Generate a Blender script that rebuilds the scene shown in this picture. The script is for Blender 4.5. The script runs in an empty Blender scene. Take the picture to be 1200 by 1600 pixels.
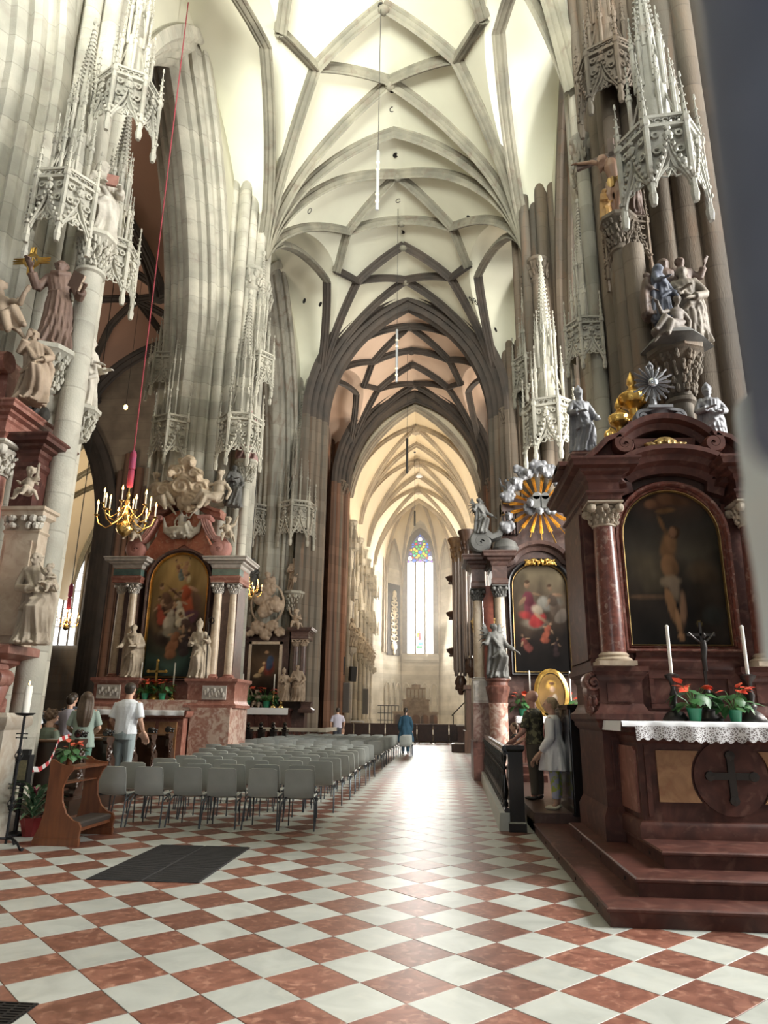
import bpy, bmesh, math, random
import numpy as np
from math import sin, cos, pi, sqrt, radians, atan2
from mathutils import Matrix, Vector
random.seed(7)
S = bpy.context.scene
COL = S.collection
# ------------------------------------------------------------------ camera
EYE = 1.62
FPX = 1090.0
_pit, _rol, _yaw = .284613, .0133309, -.081929
def _f2w(v):
    c, s = cos(_yaw), sin(_yaw)
    return Vector((c*v[0]+s*v[1], -s*v[0]+c*v[1], v[2]))
_R0 = Vector((1, 0, 0)); _F0 = Vector((0, cos(_pit), sin(_pit))); _U0 = Vector((0, -sin(_pit), cos(_pit)))
CR = _f2w(cos(_rol)*_R0+sin(_rol)*_U0); CU = _f2w(-sin(_rol)*_R0+cos(_rol)*_U0); CF = _f2w(_F0)
cam_d = bpy.data.cameras.new('camera'); cam = bpy.data.objects.new('camera', cam_d); COL.objects.link(cam)
cam.matrix_world = Matrix(((CR.x, CU.x, -CF.x, 0), (CR.y, CU.y, -CF.y, 0), (CR.z, CU.z, -CF.z, EYE), (0, 0, 0, 1)))
cam_d.sensor_fit = 'VERTICAL'; cam_d.sensor_height = 36; cam_d.lens = FPX*36/1600
cam_d.clip_start = .01; cam_d.clip_end = 300
cam_d.dof.use_dof = True; cam_d.dof.focus_distance = 12; cam_d.dof.aperture_fstop = 24.5/6.5
S.camera = cam
def at(x, y, Y):            # the place on the plane at depth Y seen at a pixel of the 1200 x 1600 photograph
    r = CF+CR*((x-600)/FPX)-CU*((y-800)/FPX)
    t = Y/r.y
    return Vector((r.x*t, Y, r.z*t+EYE))
def px(p):
    p = Vector(p)-Vector((0, 0, EYE)); d = p.dot(CF)
    return 600+FPX*p.dot(CR)/d, 800-FPX*p.dot(CU)/d
# ------------------------------------------------------------------ light
S.view_settings.view_transform = 'Standard'; S.view_settings.look = 'None'
S.view_settings.gamma = 1; S.view_settings.use_curve_mapping = False
S.view_settings.exposure = 0.0
S.cycles.max_bounces = 6; S.cycles.diffuse_bounces = 4; S.cycles.glossy_bounces = 3; S.cycles.transmission_bounces = 4
S.cycles.sample_clamp_indirect = 6; S.cycles.caustics_reflective = False; S.cycles.caustics_refractive = False
W = bpy.data.worlds.new('sky'); S.world = W; W.use_nodes = True
W.node_tree.nodes['Background'].inputs[0].default_value = (.85, .93, 1, 1)
W.node_tree.nodes['Background'].inputs[1].default_value = .13
def area(name, loc, target, sx, sy, power, col=(1, 1, 1), spread=180):
    l = bpy.data.lights.new(name, 'AREA'); l.shape = 'RECTANGLE'; l.size = sx; l.size_y = sy; l.energy = power; l.color = col
    l.spread = radians(spread)
    o = bpy.data.objects.new(name, l); COL.objects.link(o); o.location = loc
    o.rotation_euler = (Vector(target)-Vector(loc)).to_track_quat('-Z', 'Y').to_euler()
    return o
XC = -1.65                   # the middle of the nave
# daylight through unseen windows of the building, and fill lamps added for brightness
area('daylight_west_window', (-2, -9, 19), (-2.5, 20, 23), 8, 8, 1200, (.98, 1, .95), 90)
area('daylight_south_window', (13, 6.8, 10), (-7, 13, 8), 5, 10, 5600, (1, 1, .96))
area('daylight_south_aisle_window', (15.5, 17, 9), (-8, 22, 7), 5, 10, 7000, (1, .97, .88))
area('daylight_south_aisle_window_east', (15.5, 29, 9), (2, 28, 9), 4, 10, 900, (1, .97, .88))
area('daylight_north_aisle_window', (-20.8, 24, 8), (-12, 26, 16), 5, 9, 1000, (1, .88, .72))
area('added_low_west_fill', (-2.5, -12, 3.2), (-2, 5, 1.5), 5, 5, 260, (.92, .97, 1))  # added fill from behind the camera to lift the near faces
area('added_vault_uplight', (-2.5, -10, 11), (-2.8, 14, 25.5), 9, 5, 2900, (.98, 1, .90), 62)  # added unseen uplight, spread kept narrow so it reaches mainly the vault
area('added_far_bay_fill', (12.5, 41, 10), (-5, 41, 18), 5, 9, 2200, (1, .84, .66))  # added fill lamp to brighten the bay before the choir
area('daylight_choir_south_window', (5.8, 60, 14), (-6, 60, 14), 12, 8, 5000, (1, .90, .74))
area('added_choir_front_fill', (2.6, 52, 9), (-3, 52, 24), 4, 6, 2700, (1, .90, .74))  # added lamp inside the choir, brightens its dark front vault
area('daylight_chapel_window', (-28.3, 44, 6), (-19.3, 46, 15), 4, 6, 1600, (1, .85, .62))
area('daylight_choir_east_window', (-2.1, 74.6, 13), (-2, 50, 8), 3, 11, 2800, (1, .97, .90))
# ------------------------------------------------------------------ materials
MATS = {}
def mat(name, col, rough=.7, col2=None, scale=4, detail=6, mode='noise', bump=0, bscale=30, metal=0, spec=.5, ramp=(.35, .65), col3=None, emit=None, estr=1, stretch=(1, 1, 1), rnd=0, course=0, alpha=None, coat=0, local=False):
    if name in MATS: return MATS[name]
    m = bpy.data.materials.new(name); m.use_nodes = True; MATS[name] = m
    N = m.node_tree.nodes; L = m.node_tree.links; b = N['Principled BSDF']
    b.inputs['Roughness'].default_value = rough; b.inputs['Metallic'].default_value = metal
    b.inputs['Specular IOR Level'].default_value = spec
    if coat: b.inputs['Coat Weight'].default_value = coat; b.inputs['Coat Roughness'].default_value = .12
    out = None
    def rgb(c):
        n = N.new('ShaderNodeRGB'); n.outputs[0].default_value = (*c, 1); return n.outputs[0]
    geo = N.new('ShaderNodeTexCoord').outputs['Object'] if local else N.new('ShaderNodeNewGeometry').outputs['Position']
    mp = N.new('ShaderNodeMapping'); L.new(geo, mp.inputs[0]); mp.inputs['Scale'].default_value = stretch
    out = rgb(col)
    def mix(fac, a, c, kind='MIX'):
        n = N.new('ShaderNodeMix'); n.data_type = 'RGBA'; n.blend_type = kind
        if isinstance(fac, (int, float)): n.inputs[0].default_value = fac
        else: L.new(fac, n.inputs[0])
        L.new(a, n.inputs[6]); L.new(c, n.inputs[7]); return n.outputs[2]
    if col2:
        if mode == 'marble':
            t = N.new('ShaderNodeTexNoise'); t.inputs['Scale'].default_value = scale; t.inputs['Detail'].default_value = detail
            t.inputs['Distortion'].default_value = 1.6
        elif mode == 'vor':
            t = N.new('ShaderNodeTexVoronoi'); t.inputs['Scale'].default_value = scale; t.feature = 'DISTANCE_TO_EDGE'
        elif mode == 'wave':
            t = N.new('ShaderNodeTexWave'); t.inputs['Scale'].default_value = scale; t.inputs['Distortion'].default_value = 6
            t.inputs['Detail'].default_value = 4; t.bands_direction = 'Z'
        else:
            t = N.new('ShaderNodeTexNoise'); t.inputs['Scale'].default_value = scale; t.inputs['Detail'].default_value = detail
        L.new(mp.outputs[0], t.inputs['Vector'])
        r = N.new('ShaderNodeMapRange'); r.inputs[1].default_value = ramp[0]; r.inputs[2].default_value = ramp[1]
        L.new(t.outputs['Distance' if mode == 'vor' else 'Fac'] , r.inputs[0])
        out = mix(r.outputs[0], out, rgb(col2))
    if col3:
        t = N.new('ShaderNodeTexNoise'); t.inputs['Scale'].default_value = scale*2.3; t.inputs['Detail'].default_value = 8; t.inputs['Distortion'].default_value = .8
        L.new(mp.outputs[0], t.inputs['Vector'])
        r = N.new('ShaderNodeMapRange'); r.inputs[1].default_value = .54; r.inputs[2].default_value = .80
        L.new(t.outputs['Fac'], r.inputs[0]); out = mix(r.outputs[0], out, rgb(col3))
    if rnd:
        oi = N.new('ShaderNodeObjectInfo') if rnd > 0 else N.new('ShaderNodeNewGeometry')
        src = oi.outputs['Random'] if rnd > 0 else oi.outputs['Random Per Island']
        h = N.new('ShaderNodeHueSaturation'); r = N.new('ShaderNodeMapRange')
        r.inputs[3].default_value = 1-abs(rnd); r.inputs[4].default_value = 1+abs(rnd)
        L.new(src, r.inputs[0]); L.new(r.outputs[0], h.inputs['Value']); L.new(out, h.inputs['Color']); out = h.outputs[0]
    bh = None
    if course:              # joints between courses of ashlar
        sx = N.new('ShaderNodeSeparateXYZ'); L.new(N.new('ShaderNodeNewGeometry').outputs['Position'], sx.inputs[0])
        dv = N.new('ShaderNodeMath'); dv.operation = 'DIVIDE'; L.new(sx.outputs[2], dv.inputs[0]); dv.inputs[1].default_value = course
        fr = N.new('ShaderNodeMath'); fr.operation = 'FRACT'; L.new(dv.outputs[0], fr.inputs[0])
        lt = N.new('ShaderNodeMath'); lt.operation = 'LESS_THAN'; L.new(fr.outputs[0], lt.inputs[0]); lt.inputs[1].default_value = .04
        fl = N.new('ShaderNodeMath'); fl.operation = 'FLOOR'; L.new(dv.outputs[0], fl.inputs[0])
        wn = N.new('ShaderNodeTexWhiteNoise'); wn.noise_dimensions = '1D'; L.new(fl.outputs[0], wn.inputs['W'])
        h = N.new('ShaderNodeHueSaturation'); r = N.new('ShaderNodeMapRange'); r.inputs[3].default_value = .86; r.inputs[4].default_value = 1.12
        L.new(wn.outputs['Value'], r.inputs[0]); L.new(r.outputs[0], h.inputs['Value']); L.new(out, h.inputs['Color'])
        mu = N.new('ShaderNodeMath'); mu.operation = 'MULTIPLY'; mu.inputs[1].default_value = .45; L.new(lt.outputs[0], mu.inputs[0])
        out = mix(mu.outputs[0], h.outputs[0], rgb(tuple(c*.45 for c in col)))
    L.new(out, b.inputs['Base Color'])
    if bump:
        t = N.new('ShaderNodeTexNoise'); t.inputs['Scale'].default_value = bscale; t.inputs['Detail'].default_value = 5
        L.new(mp.outputs[0], t.inputs['Vector'])
        bp = N.new('ShaderNodeBump'); bp.inputs['Strength'].default_value = bump; bp.inputs['Distance'].default_value = .02
        L.new(t.outputs['Fac'], bp.inputs['Height']); L.new(bp.outputs[0], b.inputs['Normal'])
    if emit:
        b.inputs['Emission Color'].default_value = (*emit, 1); b.inputs['Emission Strength'].default_value = estr
    if alpha is not None: b.inputs['Alpha'].default_value = alpha
    return m
def vmat(name, rough=.5, coat=0):           # colours carried by the mesh (painted pictures)
    m = bpy.data.materials.new(name); m.use_nodes = True; N = m.node_tree.nodes
    a = N.new('ShaderNodeVertexColor'); a.layer_name = 'paint'
    b = N['Principled BSDF']; m.node_tree.links.new(a.outputs[0], b.inputs['Base Color']); b.inputs['Roughness'].default_value = rough
    b.inputs['Coat Weight'].default_value = coat
    return m
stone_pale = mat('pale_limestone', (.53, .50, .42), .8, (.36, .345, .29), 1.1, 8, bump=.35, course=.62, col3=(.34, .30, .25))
canopy_grey = mat('grey_canopy_stone', (.36, .35, .31), .8, (.24, .235, .20), 1.1, 8, bump=.35, col3=(.22, .18, .15))
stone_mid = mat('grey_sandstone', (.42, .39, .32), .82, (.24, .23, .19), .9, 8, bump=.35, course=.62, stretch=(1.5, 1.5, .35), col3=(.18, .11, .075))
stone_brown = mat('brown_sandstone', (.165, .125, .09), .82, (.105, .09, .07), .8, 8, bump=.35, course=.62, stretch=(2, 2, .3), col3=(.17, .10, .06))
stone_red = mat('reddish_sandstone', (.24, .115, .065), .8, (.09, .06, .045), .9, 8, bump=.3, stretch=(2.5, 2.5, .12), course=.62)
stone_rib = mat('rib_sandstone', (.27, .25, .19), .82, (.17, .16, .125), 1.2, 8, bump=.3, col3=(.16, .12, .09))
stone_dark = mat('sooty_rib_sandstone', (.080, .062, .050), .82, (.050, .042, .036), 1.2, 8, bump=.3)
stone_choir = mat('warm_limestone', (.58, .52, .42), .85, (.44, .39, .31), .8, 8, bump=.3, course=.7)
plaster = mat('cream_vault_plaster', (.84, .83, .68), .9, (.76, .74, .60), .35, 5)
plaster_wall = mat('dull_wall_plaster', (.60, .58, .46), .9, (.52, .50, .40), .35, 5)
plaster_far = mat('warm_lit_plaster', (.74, .56, .44), .9, (.64, .48, .37), .35, 5)  # vault plaster of the far bay, warm light put into its tone
plaster_choir = mat('yellow_vault_plaster', (.84, .72, .52), .9, (.76, .64, .46), .35, 5)
plaster_aisle = mat('dim_lit_plaster', (.46, .27, .19), .9, (.36, .22, .16), .35, 5)  # aisle plaster, its poor warm light painted in as brown
# ------------------------------------------------------------------ mesh helpers
class MB:
    def __init__(s): s.v = []; s.f = []; s.mi = []; s.M = None; s.cur = 0
    def add(s, vs, fs):
        n = len(s.v)
        if s.M is not None: vs = [s.M @ Vector(p) for p in vs]
        s.v.extend([tuple(p) for p in vs]); s.f.extend([tuple(i+n for i in f) for f in fs]); s.mi.extend([s.cur]*len(fs))
        return s
    def box(s, x0, x1, y0, y1, z0, z1):
        v = [(x0, y0, z0), (x1, y0, z0), (x1, y1, z0), (x0, y1, z0), (x0, y0, z1), (x1, y0, z1), (x1, y1, z1), (x0, y1, z1)]
        return s.add(v, [(0, 3, 2, 1), (4, 5, 6, 7), (0, 1, 5, 4), (1, 2, 6, 5), (2, 3, 7, 6), (3, 0, 4, 7)])
    def cb(s, c, sx, sy, sz, bev=0):      # box about a centre, with bevelled upright and top edges
        if not bev: return s.box(c[0]-sx/2, c[0]+sx/2, c[1]-sy/2, c[1]+sy/2, c[2]-sz/2, c[2]+sz/2)
        return s.loftrect([(sx-2*bev, sy-2*bev, -sz/2), (sx, sy, -sz/2+bev), (sx, sy, sz/2-bev), (sx-2*bev, sy-2*bev, sz/2)], c)
    def loftrect(s, prof, c=(0, 0, 0)):   # stack of rectangles (sx, sy, z)
        v = []; f = []
        for sx, sy, z in prof:
            v += [(c[0]-sx/2, c[1]-sy/2, c[2]+z), (c[0]+sx/2, c[1]-sy/2, c[2]+z), (c[0]+sx/2, c[1]+sy/2, c[2]+z), (c[0]-sx/2, c[1]+sy/2, c[2]+z)]
        n = len(prof)
        f.append((3, 2, 1, 0))
        for k in range(n-1):
            for i in range(4): f.append((k*4+i, k*4+(i+1) % 4, k*4+4+(i+1) % 4, k*4+4+i))
        f.append(tuple((n-1)*4+i for i in range(4)))
        return s.add(v, f)
    def prism(s, poly, z0, z1, caps=True):     # plan polygon raised
        n = len(poly)
        v = [(x, y, z0) for x, y in poly]+[(x, y, z1) for x, y in poly]
        f = [(i, (i+1) % n, n+(i+1) % n, n+i) for i in range(n)]
        if caps: f += [tuple(range(n-1, -1, -1)), tuple(range(n, 2*n))]
        return s.add(v, f)
    def xz(s, poly, y0, y1):                   # upright polygon (x, z), pushed back from y0 to y1
        n = len(poly)
        v = [(x, y0, z) for x, z in poly]+[(x, y1, z) for x, z in poly]
        f = [((i+1) % n, i, n+i, n+(i+1) % n) for i in range(n)]+[tuple(range(n)), tuple(range(2*n-1, n-1, -1))]
        return s.add(v, f)
    def yz(s, poly, x0, x1):
        n = len(poly)
        v = [(x0, y, z) for y, z in poly]+[(x1, y, z) for y, z in poly]
        f = [(i, (i+1) % n, n+(i+1) % n, n+i) for i in range(n)]+[tuple(range(n-1, -1, -1)), tuple(range(n, 2*n))]
        return s.add(v, f)
    def lathe(s, prof, c=(0, 0, 0), n=16, sx=1, sy=1, fold=None, a0=0, a1=2*pi):
        full = abs(a1-a0-2*pi) < 1e-6; m = n if full else n+1; v = []; f = []
        for r, z in prof:
            for i in range(m):
                a = a0+(a1-a0)*i/n; rr = r*(1+(fold(a, z) if fold else 0))
                v.append((c[0]+rr*cos(a)*sx, c[1]+rr*sin(a)*sy, c[2]+z))
        for k in range(len(prof)-1):
            for i in range(n):
                j = (i+1) % m
                f.append((k*m+i, k*m+j, (k+1)*m+j, (k+1)*m+i))
        if full:
            if prof[0][0] > 1e-6: f.append(tuple(range(m-1, -1, -1)))
            if prof[-1][0] > 1e-6: f.append(tuple((len(prof)-1)*m+i for i in range(m)))
        return s.add(v, f)
    def tube(s, pts, rad, n=8, flat=1.0):
        pts = [Vector(p) for p in pts]
        if not hasattr(rad, '__len__'): rad = [rad]*len(pts)
        v = []; f = []; up = Vector((0, 0, 1)); pn = None
        for k, p in enumerate(pts):
            t = (pts[min(k+1, len(pts)-1)]-pts[max(k-1, 0)])
            if t.length < 1e-9: t = Vector((0, 0, 1))
            t.normalize()
            if pn is None:
                a = up.cross(t)
                if a.length < .05: a = Vector((1, 0, 0)).cross(t)
            else:
                a = pn-t*pn.dot(t)
                if a.length < 1e-6: a = Vector((1, 0, 0)).cross(t)
            a.normalize(); b = t.cross(a); pn = a
            for i in range(n):
                q = 2*pi*i/n; v.append(p+(a*cos(q)+b*sin(q)*flat)*rad[k])
        for k in range(len(pts)-1):
            for i in range(n): f.append((k*n+i, k*n+(i+1) % n, (k+1)*n+(i+1) % n, (k+1)*n+i))
        f.append(tuple(range(n-1, -1, -1))); f.append(tuple((len(pts)-1)*n+i for i in range(n)))
        return s.add(v, f)
    def ell(s, c, r, n=12, m=8, rot=None):
        if not hasattr(r, '__len__'): r = (r, r, r)
        v = [(0, 0, -1)]; f = []
        for k in range(1, m):
            t = -pi/2+pi*k/m
            for i in range(n): a = 2*pi*i/n; v.append((cos(t)*cos(a), cos(t)*sin(a), sin(t)))
        v.append((0, 0, 1)); e = len(v)-1
        for i in range(n): f.append((0, 1+(i+1) % n, 1+i)); f.append((e, e-n+i, e-n+(i+1) % n))
        for k in range(m-2):
            for i in range(n): f.append((1+k*n+i, 1+k*n+(i+1) % n, 1+(k+1)*n+(i+1) % n, 1+(k+1)*n+i))
        Q = rot if rot is not None else Matrix.Identity(3)
        c = Vector(c)
        return s.add([c+Q @ Vector((p[0]*r[0], p[1]*r[1], p[2]*r[2])) for p in v], f)
    def sweep(s, pts, prof, normals, close=False, caps=True):
        # prof: (lateral, along the normal); normals: per point, the way the moulding projects
        pts = [Vector(p) for p in pts]; n = len(prof); v = []; f = []; N = len(pts)
        for k, p in enumerate(pts):
            if close: t = pts[(k+1) % N]-pts[k-1]
            else: t = pts[min(k+1, N-1)]-pts[max(k-1, 0)]
            t.normalize(); u = Vector(normals[k]); u = (u-t*u.dot(t)).normalized(); l = t.cross(u)
            for a, b in prof: v.append(p+l*a+u*b)
        for k in range(N if close else N-1):
            for i in range(n):
                f.append((k*n+i, ((k+1) % N)*n+i, ((k+1) % N)*n+(i+1) % n, k*n+(i+1) % n))
        if not close and caps: f.append(tuple(range(n))); f.append(tuple((N-1)*n+i for i in range(n-1, -1, -1)))
        return s.add(v, f)
    def grid(s, P):                            # P: rows of points
        h = len(P); w = len(P[0])
        return s.add([p for r in P for p in r], [(k*w+i, k*w+i+1, (k+1)*w+i+1, (k+1)*w+i) for k in range(h-1) for i in range(w-1)])
    def mesh(s, name, mats, ang=40):
        me = bpy.data.meshes.new(name); me.from_pydata(s.v, [], s.f)
        for m in (mats if isinstance(mats, (list, tuple)) else [mats]): me.materials.append(m)
        if any(s.mi): me.polygons.foreach_set('material_index', s.mi)
        if ang:
            me.polygons.foreach_set('use_smooth', [True]*len(s.f)); me.set_sharp_from_angle(angle=radians(ang))
        me.update(); return me
    def build(s, name, mats, parent=None, ang=40):
        return link(name, s.mesh(name, mats, ang), parent)
def link(name, me, parent=None, loc=None, rz=0):
    o = bpy.data.objects.new(name, me); COL.objects.link(o)
    if parent: o.parent = parent
    if loc is not None: o.location = loc
    if rz: o.rotation_euler = (0, 0, rz)
    return o
def empty(name, loc=(0, 0, 0), rz=0):
    o = bpy.data.objects.new(name, None); COL.objects.link(o); o.location = loc; o.rotation_euler = (0, 0, rz); o.empty_display_size = .1
    return o
def tag(o, label, cat, group=None):
    o['label'] = label; o['category'] = cat
    if group: o['group'] = group
    return o
def struct(o, label=None):
    o['kind'] = 'structure'
    if label: o['label'] = label
    return o
def copy_tree(o, parent=None):
    c = o.copy(); COL.objects.link(c)
    if parent: c.parent = parent; c.matrix_parent_inverse = o.matrix_parent_inverse
    for ch in KIDS.get(o.name, ()): pass
    for ch in list(o.children): copy_tree(ch, c)
    return c
KIDS = {}
def sculpt(mb, name, mats, voxel=.02, smooth=2):     # fuse overlapping forms into one continuous carved surface
    me = bpy.data.meshes.new(name); me.from_pydata(mb.v, [], mb.f)
    o = bpy.data.objects.new(name, me); COL.objects.link(o)
    r = o.modifiers.new('r', 'REMESH'); r.mode = 'VOXEL'; r.voxel_size = voxel; r.use_smooth_shade = True
    if smooth:
        q = o.modifiers.new('s', 'SMOOTH'); q.iterations = smooth; q.factor = .5
    dg = bpy.context.evaluated_depsgraph_get()
    out = bpy.data.meshes.new_from_object(o.evaluated_get(dg)); out.name = name
    bpy.data.objects.remove(o); bpy.data.meshes.remove(me)
    out.materials.clear()
    for m in (mats if isinstance(mats, (list, tuple)) else [mats]): out.materials.append(m)
    return out
def remat(me, name, m):
    c = me.copy(); c.name = name; c.materials.clear(); c.materials.append(m); return c
def arc(cx, cz, r, a0, a1, n): return [(cx+r*cos(a0+(a1-a0)*i/n), cz+r*sin(a0+(a1-a0)*i/n)) for i in range(n+1)]
def pointed(a, h, n=10):     # half-span a, rise h: points from (-a, 0) over (0, h) to (a, 0)
    R = (a*a+h*h)/(2*a); e = math.asin(min(1, h/R))
    L_ = [(R-a-R*cos(e*i/n), R*sin(e*i/n)) for i in range(n+1)]
    return L_+[(-x, z) for x, z in reversed(L_[:-1])]
# ================================================================== the setting
# ---- floor: marble slabs laid in a diamond pattern
TILE = EYE/3.69723
_o = _f2w((.616342, 13.6520825, 0))*TILE
FX, FY = _o.x, _o.y
def corner(i, j): return (FX+(i+j)*TILE/sqrt(2), FY+(j-i)*TILE/sqrt(2))
red_marble = mat('red_marble_slab', (.235, .098, .068), .39, (.135, .05, .034), 5, 9, 'marble', spec=.5, rnd=.22, col3=(.45, .24, .17), bump=.06, bscale=14)
white_marble = mat('white_marble_slab', (.49, .505, .47), .39, (.40, .415, .385), 2.2, 9, 'marble', spec=.5, rnd=.10, col3=(.50, .50, .45), bump=.06, bscale=14)
red_far = mat('red_marble_field', (.235, .098, .068), .39, (.135, .05, .034), 5, 9, 'marble', spec=.5, rnd=-.22)
white_far = mat('white_marble_field', (.49, .505, .47), .39, (.40, .415, .385), 2.2, 9, 'marble', spec=.5, rnd=-.10)
joint = mat('floor_joint', (.10, .085, .07), .8)
iron_dark = mat('dark_iron', (.02, .02, .022), .5, metal=.6)
fl = MB().box(-32, 18, -6, 92, -.3, -.035).build('floor', joint); struct(fl, 'red and white marble floor laid in a diamond pattern')
def tile_mb(mb, x, y, z, s, th=.035, bev=.0015):
    s = s/2; q = []
    for k, (h, e) in enumerate(((-th, 0), (-bev, 0), (0, bev))):
        for dx, dy in ((1, 0), (0, 1), (-1, 0), (0, -1)):
            r = (s-e)*sqrt(2); q.append((x+dx*r, y+dy*r, z+h))
    mb.add(q, [(0, 1, 5, 4), (1, 2, 6, 5), (2, 3, 7, 6), (3, 0, 4, 7), (4, 5, 9, 8), (5, 6, 10, 9), (6, 7, 11, 10), (7, 4, 8, 11), (8, 9, 10, 11)])
tm = []
for m in (white_marble, red_marble):
    b = MB(); tile_mb(b, 0, 0, 0, TILE-.004); tm.append(b.mesh('floor_tile', m, 0))
near = []; rest = []
for i in range(-110, 60):
    for j in range(-60, 110):
        a = corner(i, j); c = (a[0], a[1]+0.0)
        c = corner(i+.5, j+.5)
        if not (-12 < c[0] < 8 and -3 < c[1] < 48): continue
        red = (i+j) % 2
        vis = False
        if c[1] > 3.5:
            p = px((c[0], c[1], 0)); vis = -40 < p[0] < 1240 and p[1] < 1660
            if c[0] > 1.5 and 7.2 < c[1] : vis = False
        (near if vis else rest).append((c[1], c[0], red))
near.sort()
for k, (y, x, r) in enumerate(near[:300]):
    t = link('floor_tile', tm[r], fl, (x, y, random.uniform(-.0012, .0012))); t.rotation_euler = (random.uniform(-.0012, .0012), random.uniform(-.0012, .0012), 0)
b = MB()
for y, x, r in near[300:]+rest:
    b.cur = r; tile_mb(b, x, y, random.uniform(-.001, .001), TILE-.004)
o = b.build('tile_field', [white_far, red_far], fl, 0); o['kind'] = 'stuff'
# ---- vault of the nave
A_, Z0, RISE = 5.3, 16.9, 7.3
def prof(xr, a=A_, z0=Z0, rise=RISE):
    R = (a*a+rise*rise)/(2*a); d = min(abs(xr), a)
    return z0+sqrt(max(0, R*R-(d+R-a)**2))
def nrm(xr, a=A_, z0=Z0, rise=RISE):
    R = (a*a+rise*rise)/(2*a); d = min(abs(xr), a); s = 1 if xr >= 0 else -1
    v = Vector((-s*(d+R-a), 0, -(prof(xr, a, z0, rise)-z0)-1e-3)); return v.normalized()
RIBP = [(-.19, -.06), (-.19, .07), (-.12, .12), (-.15, .17), (-.1, .24), (-.045, .27), (-.05, .33), (0, .38), (.05, .33), (.045, .27), (.1, .24), (.15, .17), (.12, .12), (.19, .07), (.19, -.06)]
def bound(t): return 5.15-1.95*sin(pi*min(max(t, 0), 1))**.75
def rib(parent, plan, m, sc=1.0, n=12, xc=XC, a=A_, z0=Z0, rise=RISE, drop=0, name='rib'):
    pts = []; ns = []
    P = [Vector((p[0], p[1], 0)) for p in plan]
    for k in range(len(P)-1):
        for i in range(n+(k == len(P)-2)):
            t = i/n
            if k == 0 and abs(P[0].x) > a-.4: t = t*t*.6+t*.4
            q = P[k].lerp(P[k+1], t)
            z = prof(q.x, a, z0, rise)
            if drop and k == 0: z -= drop*(1-t)**2.2
            pts.append((xc+q.x, q.y, z)); ns.append(nrm(q.x, a, z0, rise))
    mb = MB(); mb.sweep(pts, [(u*sc, w*sc) for u, w in RIBP], ns)
    return mb.build(name, m, parent, 35)
vault = empty('ceiling', (0, 0, 0)); struct(vault, 'pointed net vault of cream plaster between moulded stone ribs')
BAYS = [(-1.9, 10.3), (10.3, 22.5), (22.5, 34.7), (34.7, 46.9)]
hole_m = mat('vent_dark', (.01, .008, .006), .9)
for bi, (y0, y1) in enumerate(BAYS):
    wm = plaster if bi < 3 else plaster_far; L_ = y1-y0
    rows = []; lun = {1: [], -1: []}
    for k in range(25):
        t = k/24; y = y0+L_*t; bx = bound(t)
        xs = [bx*(-1+2*i/28) for i in range(29)]
        rows.append([(XC+x, y, prof(x)) for x in xs])
        for s in (1, -1):
            z = prof(bx); w = 5.95-bx
            lun[s].append([(XC+s*(bx+w*i/5), y, z+.10*w*sin(pi/2*i/5)) for i in range(6)])
    MB().grid(rows).build('vault_web', wm, vault, 60)
    for s in (1, -1): MB().grid(lun[s]).build('lunette_web', wm, vault, 60)
for pi_, yp in enumerate([-1.9, 10.3, 22.5, 34.7, 46.9]):
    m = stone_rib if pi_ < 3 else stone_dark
    if pi_ == 0: continue
    for s in (-1, 1):
        S0 = (s*5.15, yp); drop = 0
        for d in (-1, 1):
            if pi_ == 4 and d == 1: continue
            Sd = S0; dr = 0
            if pi_ == 1 and s == 1 and d == 1: Sd = (5.0, 13.0); dr = 3.5
            rib(vault, [Sd, (s*2.45, yp+d*1.1), (0, yp+d*2.3)], m, drop=dr)
            rib(vault, [Sd, (s*2.45, yp+d*4.2), (0, yp+d*5.2)], m, drop=dr)
            rib(vault, [(s*2.45, yp+d*4.2), (0, yp+d*2.3)], m, .95, 8)
            rib(vault, [(s*2.45, yp+d*4.2), (s*3.2, yp+d*6.1)], m, .95, 6)
            pl = [(s*bound(t/12/1.0*.5), yp+d*6.1*t/6) for t in range(7)]
            if dr: pl = [Sd]+[(x, max(y, 13.1)) for x, y in pl if y > 13.05]
            rib(vault, pl, m, .9, 3, drop=dr)
        rib(vault, [S0, (0, yp)], m, 1.0 if pi_ < 3 else 1.15)
    # half bay middle bosses
    if pi_ < 4:
        for dy in (2.3, 5.2, 7.0, 9.9):
            b = MB(); b.ell((XC, yp+dy, prof(0)-.30), (.2, .2, .14), 8, 6); b.build('boss', m, vault)
# small dark vents and a round trap in the webs
for x, y in ((441, 271), (795, 243), (613, 170), (618, 242), (622, 313), (733, 340), (629, 362), (690, 430), (475, 470), (483, 329), (500, 475), (612, 140), (775, 515), (758, 490)):
    best = None
    for i in range(600):
        p = at(x, y, 8+i*.06)
        if abs(p.x-XC) < 5.1 and p.z >= prof(p.x-XC)-.02: best = p; break
    if best:
        n_ = nrm(best.x-XC); r_ = .1 if x not in (441, 795) else .14
        b = MB(); q = n_.to_track_quat('Z', 'Y').to_matrix()
        b.lathe([(r_*1.25, 0), (r_*1.25, .035), (r_, .035), (r_, .01), (0, .01)], n=12); 
        b2 = MB(); b2.v = [tuple(best+q @ Vector(v)) for v in b.v]; b2.f = b.f; b2.mi = b.mi
        b2.build('vent', hole_m, vault)
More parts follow.
